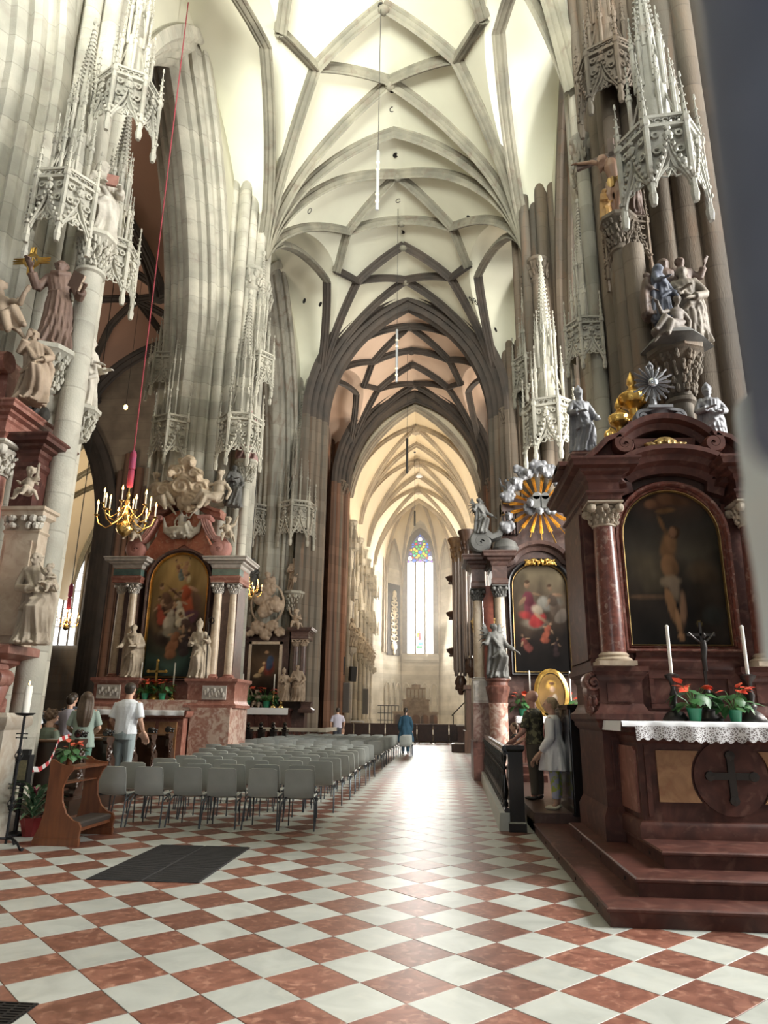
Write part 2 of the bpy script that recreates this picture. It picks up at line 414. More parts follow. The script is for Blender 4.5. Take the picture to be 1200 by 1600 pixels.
# painted year on the far web
tx = bpy.data.curves.new('painted_year', 'FONT'); tx.body = '1980'; tx.size = .62; tx.align_x = 'CENTER'; tx.align_y = 'CENTER'; tx.extrude = .004; tx.space_character = 1.25
for i in range(900):
    p = at(741, 470, 20+i*.02)
    if abs(p.x-XC) < bound(.5)+1.5 and p.z >= prof(p.x-XC)-.03: break
n_ = nrm(p.x-XC); yx = Vector((n_.z*-1, 0, n_.x)); yx = yx if yx.x > 0 else -yx
ex = Vector((0, 1, 0)).cross(n_).normalized(); ex = ex if ex.x > 0 else -ex
ex = (ex*-.78+Vector((0, -1, 0))*.0+Vector((0, .63, 0))).normalized(); ex = -ex; ey = n_.cross(ex).normalized(); n2 = ex.cross(ey)
to = bpy.data.objects.new('painted_year', tx); COL.objects.link(to); to.parent = vault; tx.materials.append(hole_m)
to.matrix_world = Matrix(((ex.x, ey.x, n2.x, p.x+n_.x*.05), (ex.y, ey.y, n2.y, p.y+n_.y*.05), (ex.z, ey.z, n2.z, p.z+n_.z*.05), (0, 0, 0, 1)))
# ---- heavy cross arches between the bays and at the choir
def cross_arch(yc, depth, drop, m, xc=XC, a=5.45, rise=RISE, wid=(1.5, 1.1, .75, .4), legm=None):
    R = empty('cross_arch'); struct(R)
    R.name = 'trim_arch'
    for k, w in enumerate(wid):
        pts = []; ns = []
        aa = a-drop*k; pr = pointed(aa, rise-drop*k*.9, 16)
        for x, z in pr:
            pts.append((xc+x, yc, Z0+z)); ns.append((-x, 0, -z-.4))
        h = drop+.12
        P = [(-w, -.05), (-w, h*.55), (-w+.12, h), (-w+.3, h*.8), (w-.3, h*.8), (w-.12, h), (w, h*.55), (w, -.05)]
        MB().sweep(pts, P, ns).build('moulding', m, R, 30)
        for s in (-1, 1): MB().sweep([(xc+s*aa, yc, .9), (xc+s*aa, yc, Z0+.01)], P, [(-s, 0, 0)]*2).build('moulding', legm or m, R, 30)
    return R
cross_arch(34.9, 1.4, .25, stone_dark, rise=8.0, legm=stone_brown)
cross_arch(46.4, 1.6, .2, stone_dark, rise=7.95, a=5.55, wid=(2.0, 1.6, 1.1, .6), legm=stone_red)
# ---- piers
def lobed(rx, ry, lobes=16, amp=.13, p=2.6, n=8, rot=0):
    P = []
    for i in range(lobes*n):
        a = 2*pi*i/(lobes*n)+rot; ph = (i % n)/n
        r = 1/((abs(cos(a))**p+abs(sin(a))**p)**(1/p))
        big = 1.0 if (i//n) % 2 == 0 else .55
        l = amp*(big*sqrt(max(0, 1-(2*ph-1)**2))-.45)
        P.append(((rx*r+l)*cos(a), (ry*r+l)*sin(a)))
    return P
def pier(cx, cy, z1, m, rx=1.35, ry=1.35, base=True, lobes=20, amp=.34, label=None, z0=0):
    R = empty('pillar', (cx, cy, 0)); struct(R, label)
    pl = lobed(rx, ry, lobes, amp, rot=pi/lobes)
    b = MB()
    n = len(pl)
    b.prism(pl, z0, z1); b.build('shaft', m, R, 50)
    if base:
        b = MB()
        for s_, za, zb in ((1.14, 0, .35), (1.10, .35, .8), (1.06, .8, 1.0)):
            b.prism([(x*s_, y*s_) for x, y in lobed(rx, ry, lobes, amp*.4)], za, zb)
        b.build('plinth', m, R, 50)
    return R
PL, PR = XC-6.3, XC+6.3
L1 = pier(PL-.5, 11.7, 24, stone_pale, label='pale clustered pillar at the left edge carrying two tiers of canopies')
L2 = pier(PL, 22.5, 24, stone_pale, label='pale clustered pillar behind the altar with the arched gold framed painting')
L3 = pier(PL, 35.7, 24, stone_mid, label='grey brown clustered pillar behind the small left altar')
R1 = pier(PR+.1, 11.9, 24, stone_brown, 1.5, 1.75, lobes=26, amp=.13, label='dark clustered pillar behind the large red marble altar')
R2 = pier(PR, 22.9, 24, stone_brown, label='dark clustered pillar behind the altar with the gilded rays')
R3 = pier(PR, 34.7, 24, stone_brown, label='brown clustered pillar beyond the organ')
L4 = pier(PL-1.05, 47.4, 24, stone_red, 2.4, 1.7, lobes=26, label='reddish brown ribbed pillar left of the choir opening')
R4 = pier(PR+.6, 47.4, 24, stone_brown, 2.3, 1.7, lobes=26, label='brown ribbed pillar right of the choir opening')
for s, yy in ((-1, -1.9), (1, -1.9)): pier(XC+s*6.3, yy, 20, stone_pale)
# arcade arches and the wall over them
ARP = [(-1.15, -.3), (-1.15, .02), (-1.05, .1), (-.93, .02), (-.82, .12), (-.8, .28), (-.68, .36), (-.56, .28), (-.5, .42), (-.42, .5), (-.28, .5), (-.2, .62), (0, .7), (.2, .62), (.28, .5), (.42, .5), (.5, .42), (.56, .28), (.68, .36), (.8, .28), (.82, .12), (.93, .02), (1.05, .1), (1.15, .02), (1.15, -.3)]
def arcade(side, y0, y1, m, wm, spring=13.0, rise=9.6, half=None):
    half = half or (y1-y0)/2-1.1
    nm = 'wall_left' if side < 0 else 'wall_right'
    R = empty(nm); struct(R, None)
    cx = XC+side*6.9; cy = (y0+y1)/2
    pr = pointed(half, rise, 18)
    pts = [(cx, cy-half, .9)]+[(cx, cy+a, spring+z) for a, z in pr]+[(cx, cy+half, .9)]; ns = [(0, 1, 0)]+[(0, -a, -z-.6) for a, z in pr]+[(0, -1, 0)]
    MB().sweep(pts, ARP, ns).build('arch_moulding', m, R, 35)
    rowsA = []; rowsB = []
    for k in range(33):
        t = k/32; y = y0+(y1-y0)*t; d = abs(y-cy)
        zb = spring if d >= half else spring+np.interp(d, [abs(a) for a, z in reversed(pr[:19])], [z for a, z in reversed(pr[:19])])
        zt = prof(bound(t))+.5
        zt = max(zt, zb+.02)
        rowsA.append([(XC+side*5.9, y, zb), (XC+side*5.9, y, (zb+zt)/2), (XC+side*5.9, y, zt)])
        rowsB.append([(XC+side*8.0, y, zb), (XC+side*8.0, y, max(zb+.05, 22.5))])
    MB().grid(rowsA).build('nave_face', wm, R, 60); MB().grid(rowsB).build('aisle_face', wm, R, 60)
    return R
for k, (y0, y1) in enumerate(((-1.9, 11.5), (11.5, 22.5), (22.5, 35.2), (35.2, 46.9))):
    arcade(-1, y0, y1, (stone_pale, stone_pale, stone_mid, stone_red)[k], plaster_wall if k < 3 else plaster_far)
    y0, y1 = ((-1.9, 11.9), (11.9, 22.7), (22.7, 34.7), (34.7, 46.9))[k]
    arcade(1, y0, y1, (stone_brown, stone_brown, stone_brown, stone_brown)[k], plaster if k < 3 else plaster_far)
# capitals where the ribs spring: bands of carved leaves
def leafy(mb, c, r, h, n=14, sx=1, sy=1, a0=0, a1=2*pi, tiers=2, seed=1):
    rr = random.Random(seed)
    for t in range(tiers):
        for i in range(n):
            a = a0+(a1-a0)*(i+.5*(t % 2)+rr.uniform(-.25, .25))/n; k = 1+.10*t+rr.uniform(-.07, .12)
            z = c[2]+h*(t+.5)/tiers
            q_ = min(.24*r+.02, 2.4*r/n); mb.ell((c[0]+r*k*cos(a)*sx, c[1]+r*k*sin(a)*sy, z), (q_*rr.uniform(.7, 1.25), q_*rr.uniform(.7, 1.2), h*.36/tiers*2*rr.uniform(.5, .9)), 6, 4)
            mb.ell((c[0]+r*k*1.12*cos(a)*sx, c[1]+r*k*1.12*sin(a)*sy, z+h*.22/tiers), (q_*.7, q_*.7, h*.14), 5, 4)
def capital_cluster(parent, pts, z, r, m, h=.75):
    for (x, y) in pts:
        b = MB(); c = (x-parent.location.x, y-parent.location.y, z)
        b.lathe([(r*.8, -.15), (r*.95, -.1), (r*.8, 0), (r*1.05, h*.8), (r*1.25, h*.85), (r*1.25, h), (r*.9, h+.05)], c, 12)
        leafy(b, c, r*.95, h*.85, 9, tiers=2)
        b.build('capital', m, parent, 50)
def shaft_run(parent, x, y, r, z0, z1, m):
    b = MB(); x -= parent.location.x; y -= parent.location.y
    b.lathe([(r, z0), (r, z1)], (x, y, 0), 12); b.build('colonnette', m, parent, 60)
for pr_, yy, ms, zc in ((L2, 22.5, stone_pale, 16.6), (L3, 35.6, stone_mid, 16.4), (L4, 46.0, stone_brown, 16.4)):
    x = XC-5.0
    for dx, dy in ((.0, -.75), (.28, 0), (.0, .75)):
        capital_cluster(pr_, [(x-.1+dx*.4, yy+dy)], zc, .30, ms)
        shaft_run(pr_, x-.1+dx*.4, yy+dy, .21, 1, zc, ms)
for pr_, yy, ms, zc in ((R2, 22.3, stone_brown, 16.4), (R3, 34.7, stone_brown, 16.4), (R4, 46.0, stone_brown, 16.4)):
    x = XC+5.1
    for dx, dy in ((.0, -.75), (-.28, 0), (.0, .75)):
        capital_cluster(pr_, [(x+.1+dx*.4, yy+dy)], zc, .30, ms)
        shaft_run(pr_, x+.1+dx*.4, yy+dy, .21, 1, zc, ms)
for dx, dy, r in ((0, 0, .24), (-.16, -.55, .2)):
    p = at(915, 290, 13.0)
    capital_cluster(R1, [(p.x+dx, p.y+dy)], p.z, r, stone_mid, .7); shaft_run(R1, p.x+dx, p.y+dy, r*.75, 1, p.z, stone_mid)
for dy, r in ((-1.2, .2), (.9, .2), (1.5, .24), (2.15, .2)):
    shaft_run(R1, XC+4.95, 11.9+dy*.9, r*.8, 1, 22, stone_mid if dy > 1 else stone_brown)
for dy, r in ((-1.2, .18), (1.2, .2)):
    shaft_run(R2, XC+4.85, 22.9+dy, r, 1, 20, stone_brown)
# ---- left aisle: vault, outer wall, end wall with an arch to the chapel beyond
ax, aA, aZ0, aR = -15.4, 5.2, 15.6, 6.6
def abound(t): return 5.1-2.1*sin(pi*min(max(t, 0), 1))**.75
av = empty('ceiling'); struct(av, 'plaster vault of the left aisle, dim warm light in its brown tone, dark ribs')
for y0 in (-1.9, 10.3, 22.5, 34.7):
    y1 = min(y0+12.2, 46.9); rows = []; lun = {1: [], -1: []}
    for k in range(17):
        t = k/16; y = y0+12.2*t; bx = abound(t)
        rows.append([(ax+bx*(-1+2*i/20), y, prof(bx*(-1+2*i/20), aA, aZ0, aR)) for i in range(21)])
        for s in (1, -1):
            z = prof(bx, aA, aZ0, aR); w = 6.2-bx
            lun[s].append([(ax+s*(bx+w*i/4), y, z+.22*w*sin(pi/2*i/4)) for i in range(5)])
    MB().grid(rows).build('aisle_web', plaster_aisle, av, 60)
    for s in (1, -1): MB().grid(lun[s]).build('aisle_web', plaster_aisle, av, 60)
    if y0 < -5: continue
    kw = dict(xc=ax, a=aA, z0=aZ0, rise=aR)
    for s in (-1, 1):
        for d, yb in ((1, y0), (-1, y0+12.2)):
            rib(av, [(s*5.1, yb), (s*1.9, yb+d*3.2), (0, yb+d*4.3)], stone_dark, .95, 8, **kw)
            rib(av, [(s*abound(t/12), yb+d*6.1*t/6) for t in range(7)], stone_dark, .95, 3, **kw)
            rib(av, [(0, yb+d*4.3), (s*2.9, yb+d*6.1)], stone_dark, .9, 6, **kw)
        rib(av, [(s*5.1, y0), (0, y0)], stone_dark, 1.6, 10, **kw)
    rib(av, [(0, y0), (0, y0+12.2)], stone_dark, .9, 8, **kw)
# round trap
for i in range(800):
    p = at(236, 180, 8+i*.03)
    if abs(p.x-ax) < aA and p.z >= prof(p.x-ax, aA, aZ0, aR)-.03: break
q = nrm(p.x-ax, aA, aZ0, aR).to_track_quat('Z', 'Y').to_matrix()
b = MB(); b.lathe([(.95, -.05), (.95, .25), (.85, .32), (.72, .3), (.68, .1), (.68, -.05)], n=28); b.v = [tuple(p+q @ Vector(v)) for v in b.v]; b.build('trap_ring', stone_dark, av, 40)
b = MB(); b.lathe([(.0, .06), (.7, .06)], n=28); b.v = [tuple(p+q @ Vector(v)) for v in b.v]; b.build('trap_lid', hole_m, av, 40)
ow = MB(); ow.box(-22.5, -21.6, -2, 35.6, -.1, 24).build('wall_left_outer', stone_brown); struct(bpy.data.objects['wall_left_outer']); bpy.data.objects['wall_left_outer'].name = 'wall_left'
stone_ashlar = mat('dim_ashlar', (.30, .235, .165), .85, (.21, .16, .115), 1.1, 8, bump=.3, course=.5)
def archwall(name, x0, x1, y0, y1, zt, ac, ah, spring, rise, m, mould=None, mw=.3, steps=4, stepw=.3):
    R = empty(name); struct(R)
    pr = [(ac+a, spring+z) for a, z in pointed(ah, rise, 14)]
    poly = [(x0, 0), (ac-ah, 0)]+pr+[(ac+ah, 0), (x1, 0), (x1, zt), (x0, zt)]
    # two halves so that every face is simple
    mid = len(pr)//2
    left = [(x0, 0), (ac-ah, 0)]+pr[:mid+1]+[(ac, zt), (x0, zt)]
    right = [(ac, zt)]+pr[mid:]+[(ac+ah, 0), (x1, 0), (x1, zt)]
    MB().xz(left, y0, y1).xz(right, y0, y1).build('ashlar', m, R, 0)
    for k in range(steps):
        a2 = ah-stepw*k+.25; path = [(ac-a2, 0)]+[(ac+a, spring+z) for a, z in pointed(a2, rise-stepw*k*.8+.2, 14)]+[(ac+a2, 0)]
        pts = [(x, y0-.22+.28*k, z) for x, z in path]
        ns = [(1, 0, 0)]+[(ac-x, 0, spring-z-.3) for x, z in path[1:-1]]+[(-1, 0, 0)]
        MB().sweep(pts, [(-.16, -.05), (-.16, .2), (-.08, .34), (.08, .34), (.16, .2), (.16, -.05)], ns).build('moulding', mould or m, R, 40)
    return R
ea = at(108, 700, 35.5)
archwall('wall_end', -21.8, -8.6, 35.5, 36.7, 24, ea.x, 3.1, 11.2, 7.4, stone_ashlar, stone_dark, steps=5, stepw=.34)
eo = bpy.data.objects['wall_end']
for k in range(15):
    b = MB(); r_ = (.16, .26, .13, .22)[k % 4]; xx = ea.x+3.3+.36*k
    if xx > -9.2: break
    b.lathe([(r_*1.5, 0), (r_*1.5, .9), (r_, 1.1), (r_, 14.5+1.2*sin(k))], (xx, 35.35+.1*sin(k*2.2), 0), 10); b.build('colonnette', stone_red, eo, 60)
eo.name = 'wall_back'
# chapel beyond the arch
chapel = empty('wall_far'); struct(chapel)
cx_ = -22.3
for y0 in (36.8, 44.8):
    rows = [[(cx_+7*(-1+2*i/24), y0+8*k/8, prof(7*(-1+2*i/24), 7, 10.0, 9.2)) for i in range(25)] for k in range(9)]
    MB().grid(rows).build('chapel_web', plaster_choir, chapel, 60)
    for s in (-1, 1):
        kw = dict(xc=cx_, a=7, z0=10.0, rise=9.2)
        rib(chapel, [(s*6.9, y0), (0, y0+4)], stone_rib, .9, 10, **kw)
        rib(chapel, [(s*6.9, y0+8), (0, y0+4)], stone_rib, .9, 10, **kw)
        rib(chapel, [(s*6.9, y0+8), (0, y0+8)], stone_rib, .9, 10, **kw)
MB().box(cx_+6.9, cx_+7.3, 36.8, 53, 0, 20).box(cx_-8.3, cx_+7.3, 53, 53.6, 0, 21).build('chapel_wall', stone_brown, chapel, 0)
for yy in (39, 44.8, 52.4):
    for k in range(4):
        b = MB(); b.lathe([(.26, 0), (.26, 10.6)], (cx_+6.75-.12*k, yy-.5+.35*k, 0), 10); b.build('colonnette', stone_red, chapel, 60)
# ---- choir
CXa, CXb = XC-.05, -2.15
def chx(y): return CXa+(CXb-CXa)*max(0, min(1, (y-48)/24))
choir = empty('ceiling'); struct(choir, 'yellow plaster ribbed vault of the choir')
CA, CZ, CRI = 4.9, 15.3, 8.4
rows = []
for k in range(25):
    y = 47.6+23*k/24
    rows.append([(chx(y)+CA*(-1+2*i/26), y, prof(CA*(-1+2*i/26), CA, CZ, CRI)) for i in range(27)])
MB().grid(rows).build('choir_web', plaster_choir, choir, 60)
u_ = [-1+2*i/40 for i in range(41)]
MB().grid([[(XC+5.9*u, 47.3, prof(5.9*u, 5.9, 16.9, 8.6)) for u in u_], [(chx(47.6)+CA*.995*u, 47.65, prof(CA*.995*u, CA, CZ, CRI)) for u in u_]]).build('arch_reveal', plaster_choir, choir, 60)
for s in (-1, 1): MB().add([(XC+s*5.9, 47.3, 0), (chx(47.6)+s*4.87, 47.65, 0), (chx(47.6)+s*4.87, 47.65, 15.5), (XC+s*5.9, 47.3, 17.1)], [(0, 1, 2, 3)]).build('arch_reveal', stone_choir, choir, 0)
stone_crib = mat('choir_rib_stone', (.46, .38, .28), .85, (.34, .28, .21), 1.2, 6, bump=.2)
cy = [47.4, 54.6, 62.4, 70.4]
for k in range(4):
    y = cy[k]
    for s in (-1, 1):
        kw = dict(xc=chx(y), a=CA, z0=CZ, rise=CRI)
        rib(choir, [(s*4.8, y), (0, y)], stone_crib, 1.05, 12, **kw)
        if k < 3:
            ym = (y+cy[k+1])/2; kw['xc'] = chx(ym)
            rib(choir, [(s*4.8, y), (0, ym)], stone_crib, .9, 12, **kw)
            rib(choir, [(s*4.8, cy[k+1]), (0, ym)], stone_crib, .9, 12, **kw)
    if k < 3:
        ym = (y+cy[k+1])/2; b = MB(); b.lathe([(.1, -.75), (.3, -.7), (.36, -.5), (.36, -.3), (.2, -.1)], (chx(ym), ym, prof(0, CA, CZ, CRI)), 10); leafy(b, (chx(ym), ym, prof(0, CA, CZ, CRI)-.75), .3, .4, 8); b.build('boss', stone_crib, choir)
# apse: three sides of an octagon, web fanning to a boss
AP = [(chx(70.4)-4.9, 70.4), (-5.9, 73.6), (-4.15, 76.2), (-.15, 76.2), (1.6, 73.6), (chx(70.4)+4.9, 70.4)]
apex = (chx(70.4), 70.4, prof(0, CA, CZ, CRI))
zt = [CZ, 17.5, 21.8, 21.8, 17.5, CZ]
def bez(p, q, h, n=8):
    out = []
    for i in range(n+1):
        t = i/n; th = t*pi/2
        out.append((p[0]+(q[0]-p[0])*(1-cos(th)), p[1]+(q[1]-p[1])*(1-cos(th)), p[2]+(q[2]-p[2])*sin(th)))
    return out
ribs = [bez((x, y, CZ), apex, 0) for x, y in AP]
for k in range(5):
    a, c = ribs[k], ribs[k+1]; rows = []
    for i in range(9):
        rows.append([tuple(a[i][d]+(c[i][d]-a[i][d])*j/8+(0, 0, 1)[d]*(1, 5.0, 7.2, 5.0, 1)[k]*sin(pi*j/8)**.8*(1-i/8)**1.3 for d in range(3)) for j in range(9)])
    MB().grid(rows).build('apse_web', plaster_choir, choir, 60)
for k in range(1, 5):
    MB().sweep([Vector(p) for p in ribs[k]], [(u*.8, w*.8) for u, w in RIBP], [((apex[0]-p[0])*.6, (apex[1]-p[1])*.6-.5, -1) for p in ribs[k]]).build('rib', stone_crib, choir, 35)
# choir side walls with wall shafts and blind bays
cw = empty('wall_left'); struct(cw, 'warm stone north wall of the choir with shafts and niches')
MB().add([(chx(48)-5.0, 47, 0), (AP[0][0]-.1, 70.6, 0), (AP[0][0]-.1, 70.6, 22), (chx(48)-5.0, 47, 22)], [(0, 1, 2, 3)]).build('wall_face', stone_choir, cw, 0)
cwr = empty('wall_right'); struct(cwr, 'warm stone south wall of the choir')
MB().add([(chx(48)+5.0, 47, 0), (AP[5][0]+.1, 70.6, 0), (AP[5][0]+.1, 70.6, 22), (chx(48)+5.0, 47, 22)], [(0, 1, 2, 3)]).build('wall_face', stone_choir, cwr, 0)
for s, R in ((-1, cw), (1, cwr)):
    for y in (49.3, 54.6, 58.5, 62.4, 66.4, 70.2):
        x = chx(y)+s*4.72
        for d, r in ((-.3, .13), (0, .18), (.3, .13)):
            b = MB(); b.lathe([(r*1.6, 0), (r*1.6, 1.2), (r, 1.4), (r, 14.9)], (x, y+d, 0), 10); b.build('colonnette', stone_choir, R, 60)
        b = MB(); b.lathe([(.25, 0), (.42, .5), (.5, .55), (.5, .7)], (x, y, 14.7), 10); leafy(b, (x, y, 14.75), .3, .5, 9); b.build('capital', stone_choir, R)
        # niche canopy and console on each wall shaft
        b = MB()
        for z in (9.6, 13.2):
            b.lathe([(.05, -.1), (.4, 0), (.42, .5), (.3, .6), (.2, 1.3), (.05, 2.2)], (x-s*.25, y, z), 6)
            for i in range(5): b.lathe([(.05, -.25), (.05, .9), (0, 1.3)], (x-s*.25+.4*cos(i*2*pi/5), y+.4*sin(i*2*pi/5), z), 5)
        b.build('niche_canopy', stone_choir, R, 40)
        b = MB(); b.lathe([(.05, -.6), (.3, -.3), (.34, 0), (.2, .04)], (x-s*.25, y, 6.2), 8); leafy(b, (x-s*.25, y, 5.75), .22, .4, 7); b.build('console', stone_choir, R)
# apse walls
ashlar_choir = mat('choir_ashlar', (.58, .52, .42), .88, (.43, .38, .29), .9, 8, bump=.3, course=.45)
aw = empty('wall_back'); struct(aw, 'warm ashlar walls of the apse around the tall window')
dado = MB()
for k in (0, 1, 3, 4):
    a, c = AP[k], AP[k+1]
    MB().add([(a[0], a[1], 0), (c[0], c[1], 0), (c[0], c[1], 22.5), (a[0], a[1], 22.5)], [(0, 1, 2, 3)]).build('ashlar_face', ashlar_choir, aw, 0)
    # blind arch moulding on the side
    e = Vector((c[0]-a[0], c[1]-a[1], 0)); n_ = Vector((-e.y, e.x, 0)).normalized()
    if n_.dot(Vector((0, -1, 0))) < 0: n_ = -n_
    l = e.length; e.normalize(); mid = Vector(((a[0]+c[0])/2, (a[1]+c[1])/2, 0))
    pr = pointed(l*.42, 5.2, 10)
    path = [mid-e*l*.42+Vector((0, 0, 8))]+[mid+e*u+Vector((0, 0, 15.2+z)) for u, z in pr]+[mid+e*l*.42+Vector((0, 0, 8))]
    MB().sweep([p+n_*.03 for p in path], [(-.16, 0), (-.1, .16), (.1, .16), (.16, 0)], [n_]*len(path)).build('blind_arch', stone_crib, aw, 40)
WX = -2.15; WY = 76.2
ww = 1.52; zb, zs, za = 8.1, 18.2, 21.6
pr = [(WX+a, zs+z) for a, z in pointed(ww, za-zs, 12)]; mid = len(pr)//2
MB().xz([(AP[2][0], 0), (WX-ww, 0), (WX-ww, 8.1), (WX-ww, zs)]+pr[1:mid+1]+[(WX, 23), (AP[2][0], 23)], WY-.1, WY+.7).xz([(WX, 23)]+pr[mid:]+[(WX+ww, 8.1), (WX+ww, 0), (AP[3][0], 0), (AP[3][0], 23)], WY-.1, WY+.7).xz([(WX-ww, 0), (WX+ww, 0), (WX+ww, zb), (WX-ww, zb)], WY-.1, WY+.7).build('ashlar_face', ashlar_choir, aw, 0)
# cornice over the dado and pointed blind niches below
b = MB(); b.box(AP[2][0], AP[3][0], WY-.45, WY-.1, 7.4, 7.75); b.box(AP[2][0], AP[3][0], WY-.32, WY-.1, 7.2, 7.4); b.build('cornice', stone_choir, aw, 0)
for k in range(4):
    nx = AP[2][0]+.5+k*.98
    prn = [(nx+a, 4.3+z) for a, z in pointed(.36, .75, 6)]
    path = [(nx-.36, 2.0)]+prn+[(nx+.36, 2.0)]
    MB().sweep([(x, WY-.12, z) for x, z in path], [(-.07, 0), (-.05, .1), (.05, .1), (.07, 0)], [(0, -1, 0)]*len(path)).build('blind_niche', stone_choir, aw, 40)
a, c = AP[1], AP[2]
for k in range(3):
    t = (k+.7)/3.4; p = Vector((a[0]+(c[0]-a[0])*t, a[1]+(c[1]-a[1])*t, 0)); e = Vector((c[0]-a[0], c[1]-a[1], 0)).normalized(); n_ = Vector((e.y, -e.x, 0))
    path = [p-e*.36+Vector((0, 0, 2))]+[p+e*u+Vector((0, 0, 4.3+z)) for u, z in pointed(.36, .75, 6)]+[p+e*.36+Vector((0, 0, 2))]
    MB().sweep([q+n_*.02 for q in path], [(-.07, 0), (-.05, .1), (.05, .1), (.07, 0)], [n_]*len(path)).build('blind_niche', stone_choir, aw, 40)
# the tall window: jambs, mullions, tracery, clear and coloured panes
win = empty('window_1', (WX, WY, 0)); struct(win, 'tall pointed choir window, clear lights under a coloured tracery head')
def glass(name, c, s): return mat(name, tuple(v*.5 for v in c), .2, emit=c, estr=s)
clear = glass('bright_clear_glass', (1, .985, .95), 2.8)
GL = [glass('glass_green', (.05, .42, .10), 1.6), glass('glass_yellow', (.95, .62, .05), 1.6), glass('glass_blue', (.05, .18, .75), 1.5), glass('glass_red', (.75, .05, .05), 1.4), glass('glass_violet', (.30, .12, .62), 1.5), glass('glass_white', (.95, .97, 1), 2.6), glass('glass_teal', (.05, .5, .42), 1.5)]
lead = mat('window_stone', (.22, .19, .16), .8)
b = MB()
for x in (-ww+.03, -ww/3, ww/3, ww-.03): b.box(x-.085, x+.085, -.08, .12, zb, zs)
b.build('mullion', lead, win, 0)
path = [(-ww+.02, 0, zs)]+[(a, 0, zs+z) for a, z in pointed(ww-.02, za-zs-.02, 12)][1:-1]+[(ww-.02, 0, zs)]
MB().sweep(path, [(-.1, 0), (-.1, .12), (.1, .12), (.1, 0)], [(-x, 0, zs-z-.2) for x, y, z in path]).build('frame', lead, win, 0)
jamb_m = mat('window_jamb_stone', (.27, .235, .19), .85, (.20, .17, .14), 2, 6)
for s in (-1, 1): MB().box(s*(ww+.24)-.24, s*(ww+.24)+.24, -.16, -.02, zb, zs).build('jamb', jamb_m, win, 0)
MB().sweep([(-ww, -.1, zs)]+[(a, -.1, zs+z) for a, z in pointed(ww, za-zs, 12)][1:-1]+[(ww, -.1, zs)], [(-.07, -.48), (.07, -.48), (.07, 0), (-.07, 0)], [(-x, 0, zs-z-.2) for x, y, z in path]).build('jamb', jamb_m, win, 0)
for k in range(3):
    x0 = -ww+2*ww/3*k; x1 = x0+2*ww/3
    for r in range(9):
        z0 = zb+(zs-zb)*r/9; z1 = zb+(zs-zb)*(r+1)/9
        MB().box(x0+.05, x1-.05, .04, .06, z0+.012, z1-.012).build('clear_pane', clear, win, 0)
# small coloured scene low in the window
for (x, z, w, h, g) in ((-.25, 10.1, .2, .5, 1), (-.05, 9.9, .22, .75, 3), (.1, 9.2, .5, .3, 6), (-.1, 8.8, .6, .3, 0), (-.05, 10.45, .16, .2, 1)):
    MB().box(x-w/2, x+w/2, .015, .035, z-h/2, z+h/2).build('coloured_pane', GL[g], win, 0)
b = MB()
def pane(cx, cz, r, g, n=10, sq=1.0):
    MB().lathe([(0, 0), (r, 0)], n=n).v
    m = MB(); v = [(cx, .03, cz)]+[(cx+r*cos(2*pi*i/n), .03, cz+r*sq*sin(2*pi*i/n)) for i in range(n)]+[(cx+r*cos(2*pi*i/n), .05, cz+r*sq*sin(2*pi*i/n)) for i in range(n)]
    m.add(v, [(0, 1+(i+1) % n, 1+i) for i in range(n)]+[(1+i, 1+(i+1) % n, 1+n+(i+1) % n, 1+n+i) for i in range(n)])
    m.build('coloured_pane', GL[g], win, 0)
    b.sweep([(cx+(r+.02)*cos(2*pi*i/n), .03, cz+(r+.02)*sq*sin(2*pi*i/n)) for i in range(n)], [(-.03, -.05), (.03, -.05), (.03, .05), (-.03, .05)], [(0, -1, 0)]*n, close=True)
cz = 19.25
pane(0, cz, .2, 2)
for i in range(8):
    a = i*pi/4+pi/8; pane(.42*cos(a), cz+.42*sin(a), .155, (0, 1)[i % 2])
for i in range(12):
    a = i*pi/6; r = .74
    pane(r*cos(a), cz+r*sin(a), .15, (0, 6, 1, 0, 0, 1)[i % 6])
for i in range(14):
    a = i*2*pi/14+.2; r = 1.04
    x, z = r*cos(a), cz+r*sin(a)
    if z < zs+.05: continue
    lim = np.interp(abs(x), [abs(q) for q, _ in reversed(pointed(ww, za-zs, 12)[:13])], [zs+w for _, w in reversed(pointed(ww, za-zs, 12)[:13])])
    if z+.14 < lim: pane(x, z, .135, (3, 2, 1, 4)[i % 4])
pane(0, 20.75, .24, 5); pane(0, 21.15, .1, 2)
for s in (-1, 1):
    pane(s*1.12, 18.55, .25, 5); pane(s*1.2, 19.55, .14, 3); pane(s*.8, 20.15, .13, 2); pane(s*.45, 20.5, .13, 0)
    pane(s*.66, 18.3, .2, 2); pane(s*.33, 18.45, .14, 4); pane(s*1.3, 18.2, .12, 4)
pane(0, 18.35, .2, 4)
b.build('tracery', lead, win, 0)
MB().xz([(x, z) for x, z in [(a*.97, zs+w*.97) for a, w in pointed(ww, za-zs, 12)]], .07, .09).build('backing_pane', glass('dim_glass', (.16, .17, .30), .9), win, 0)
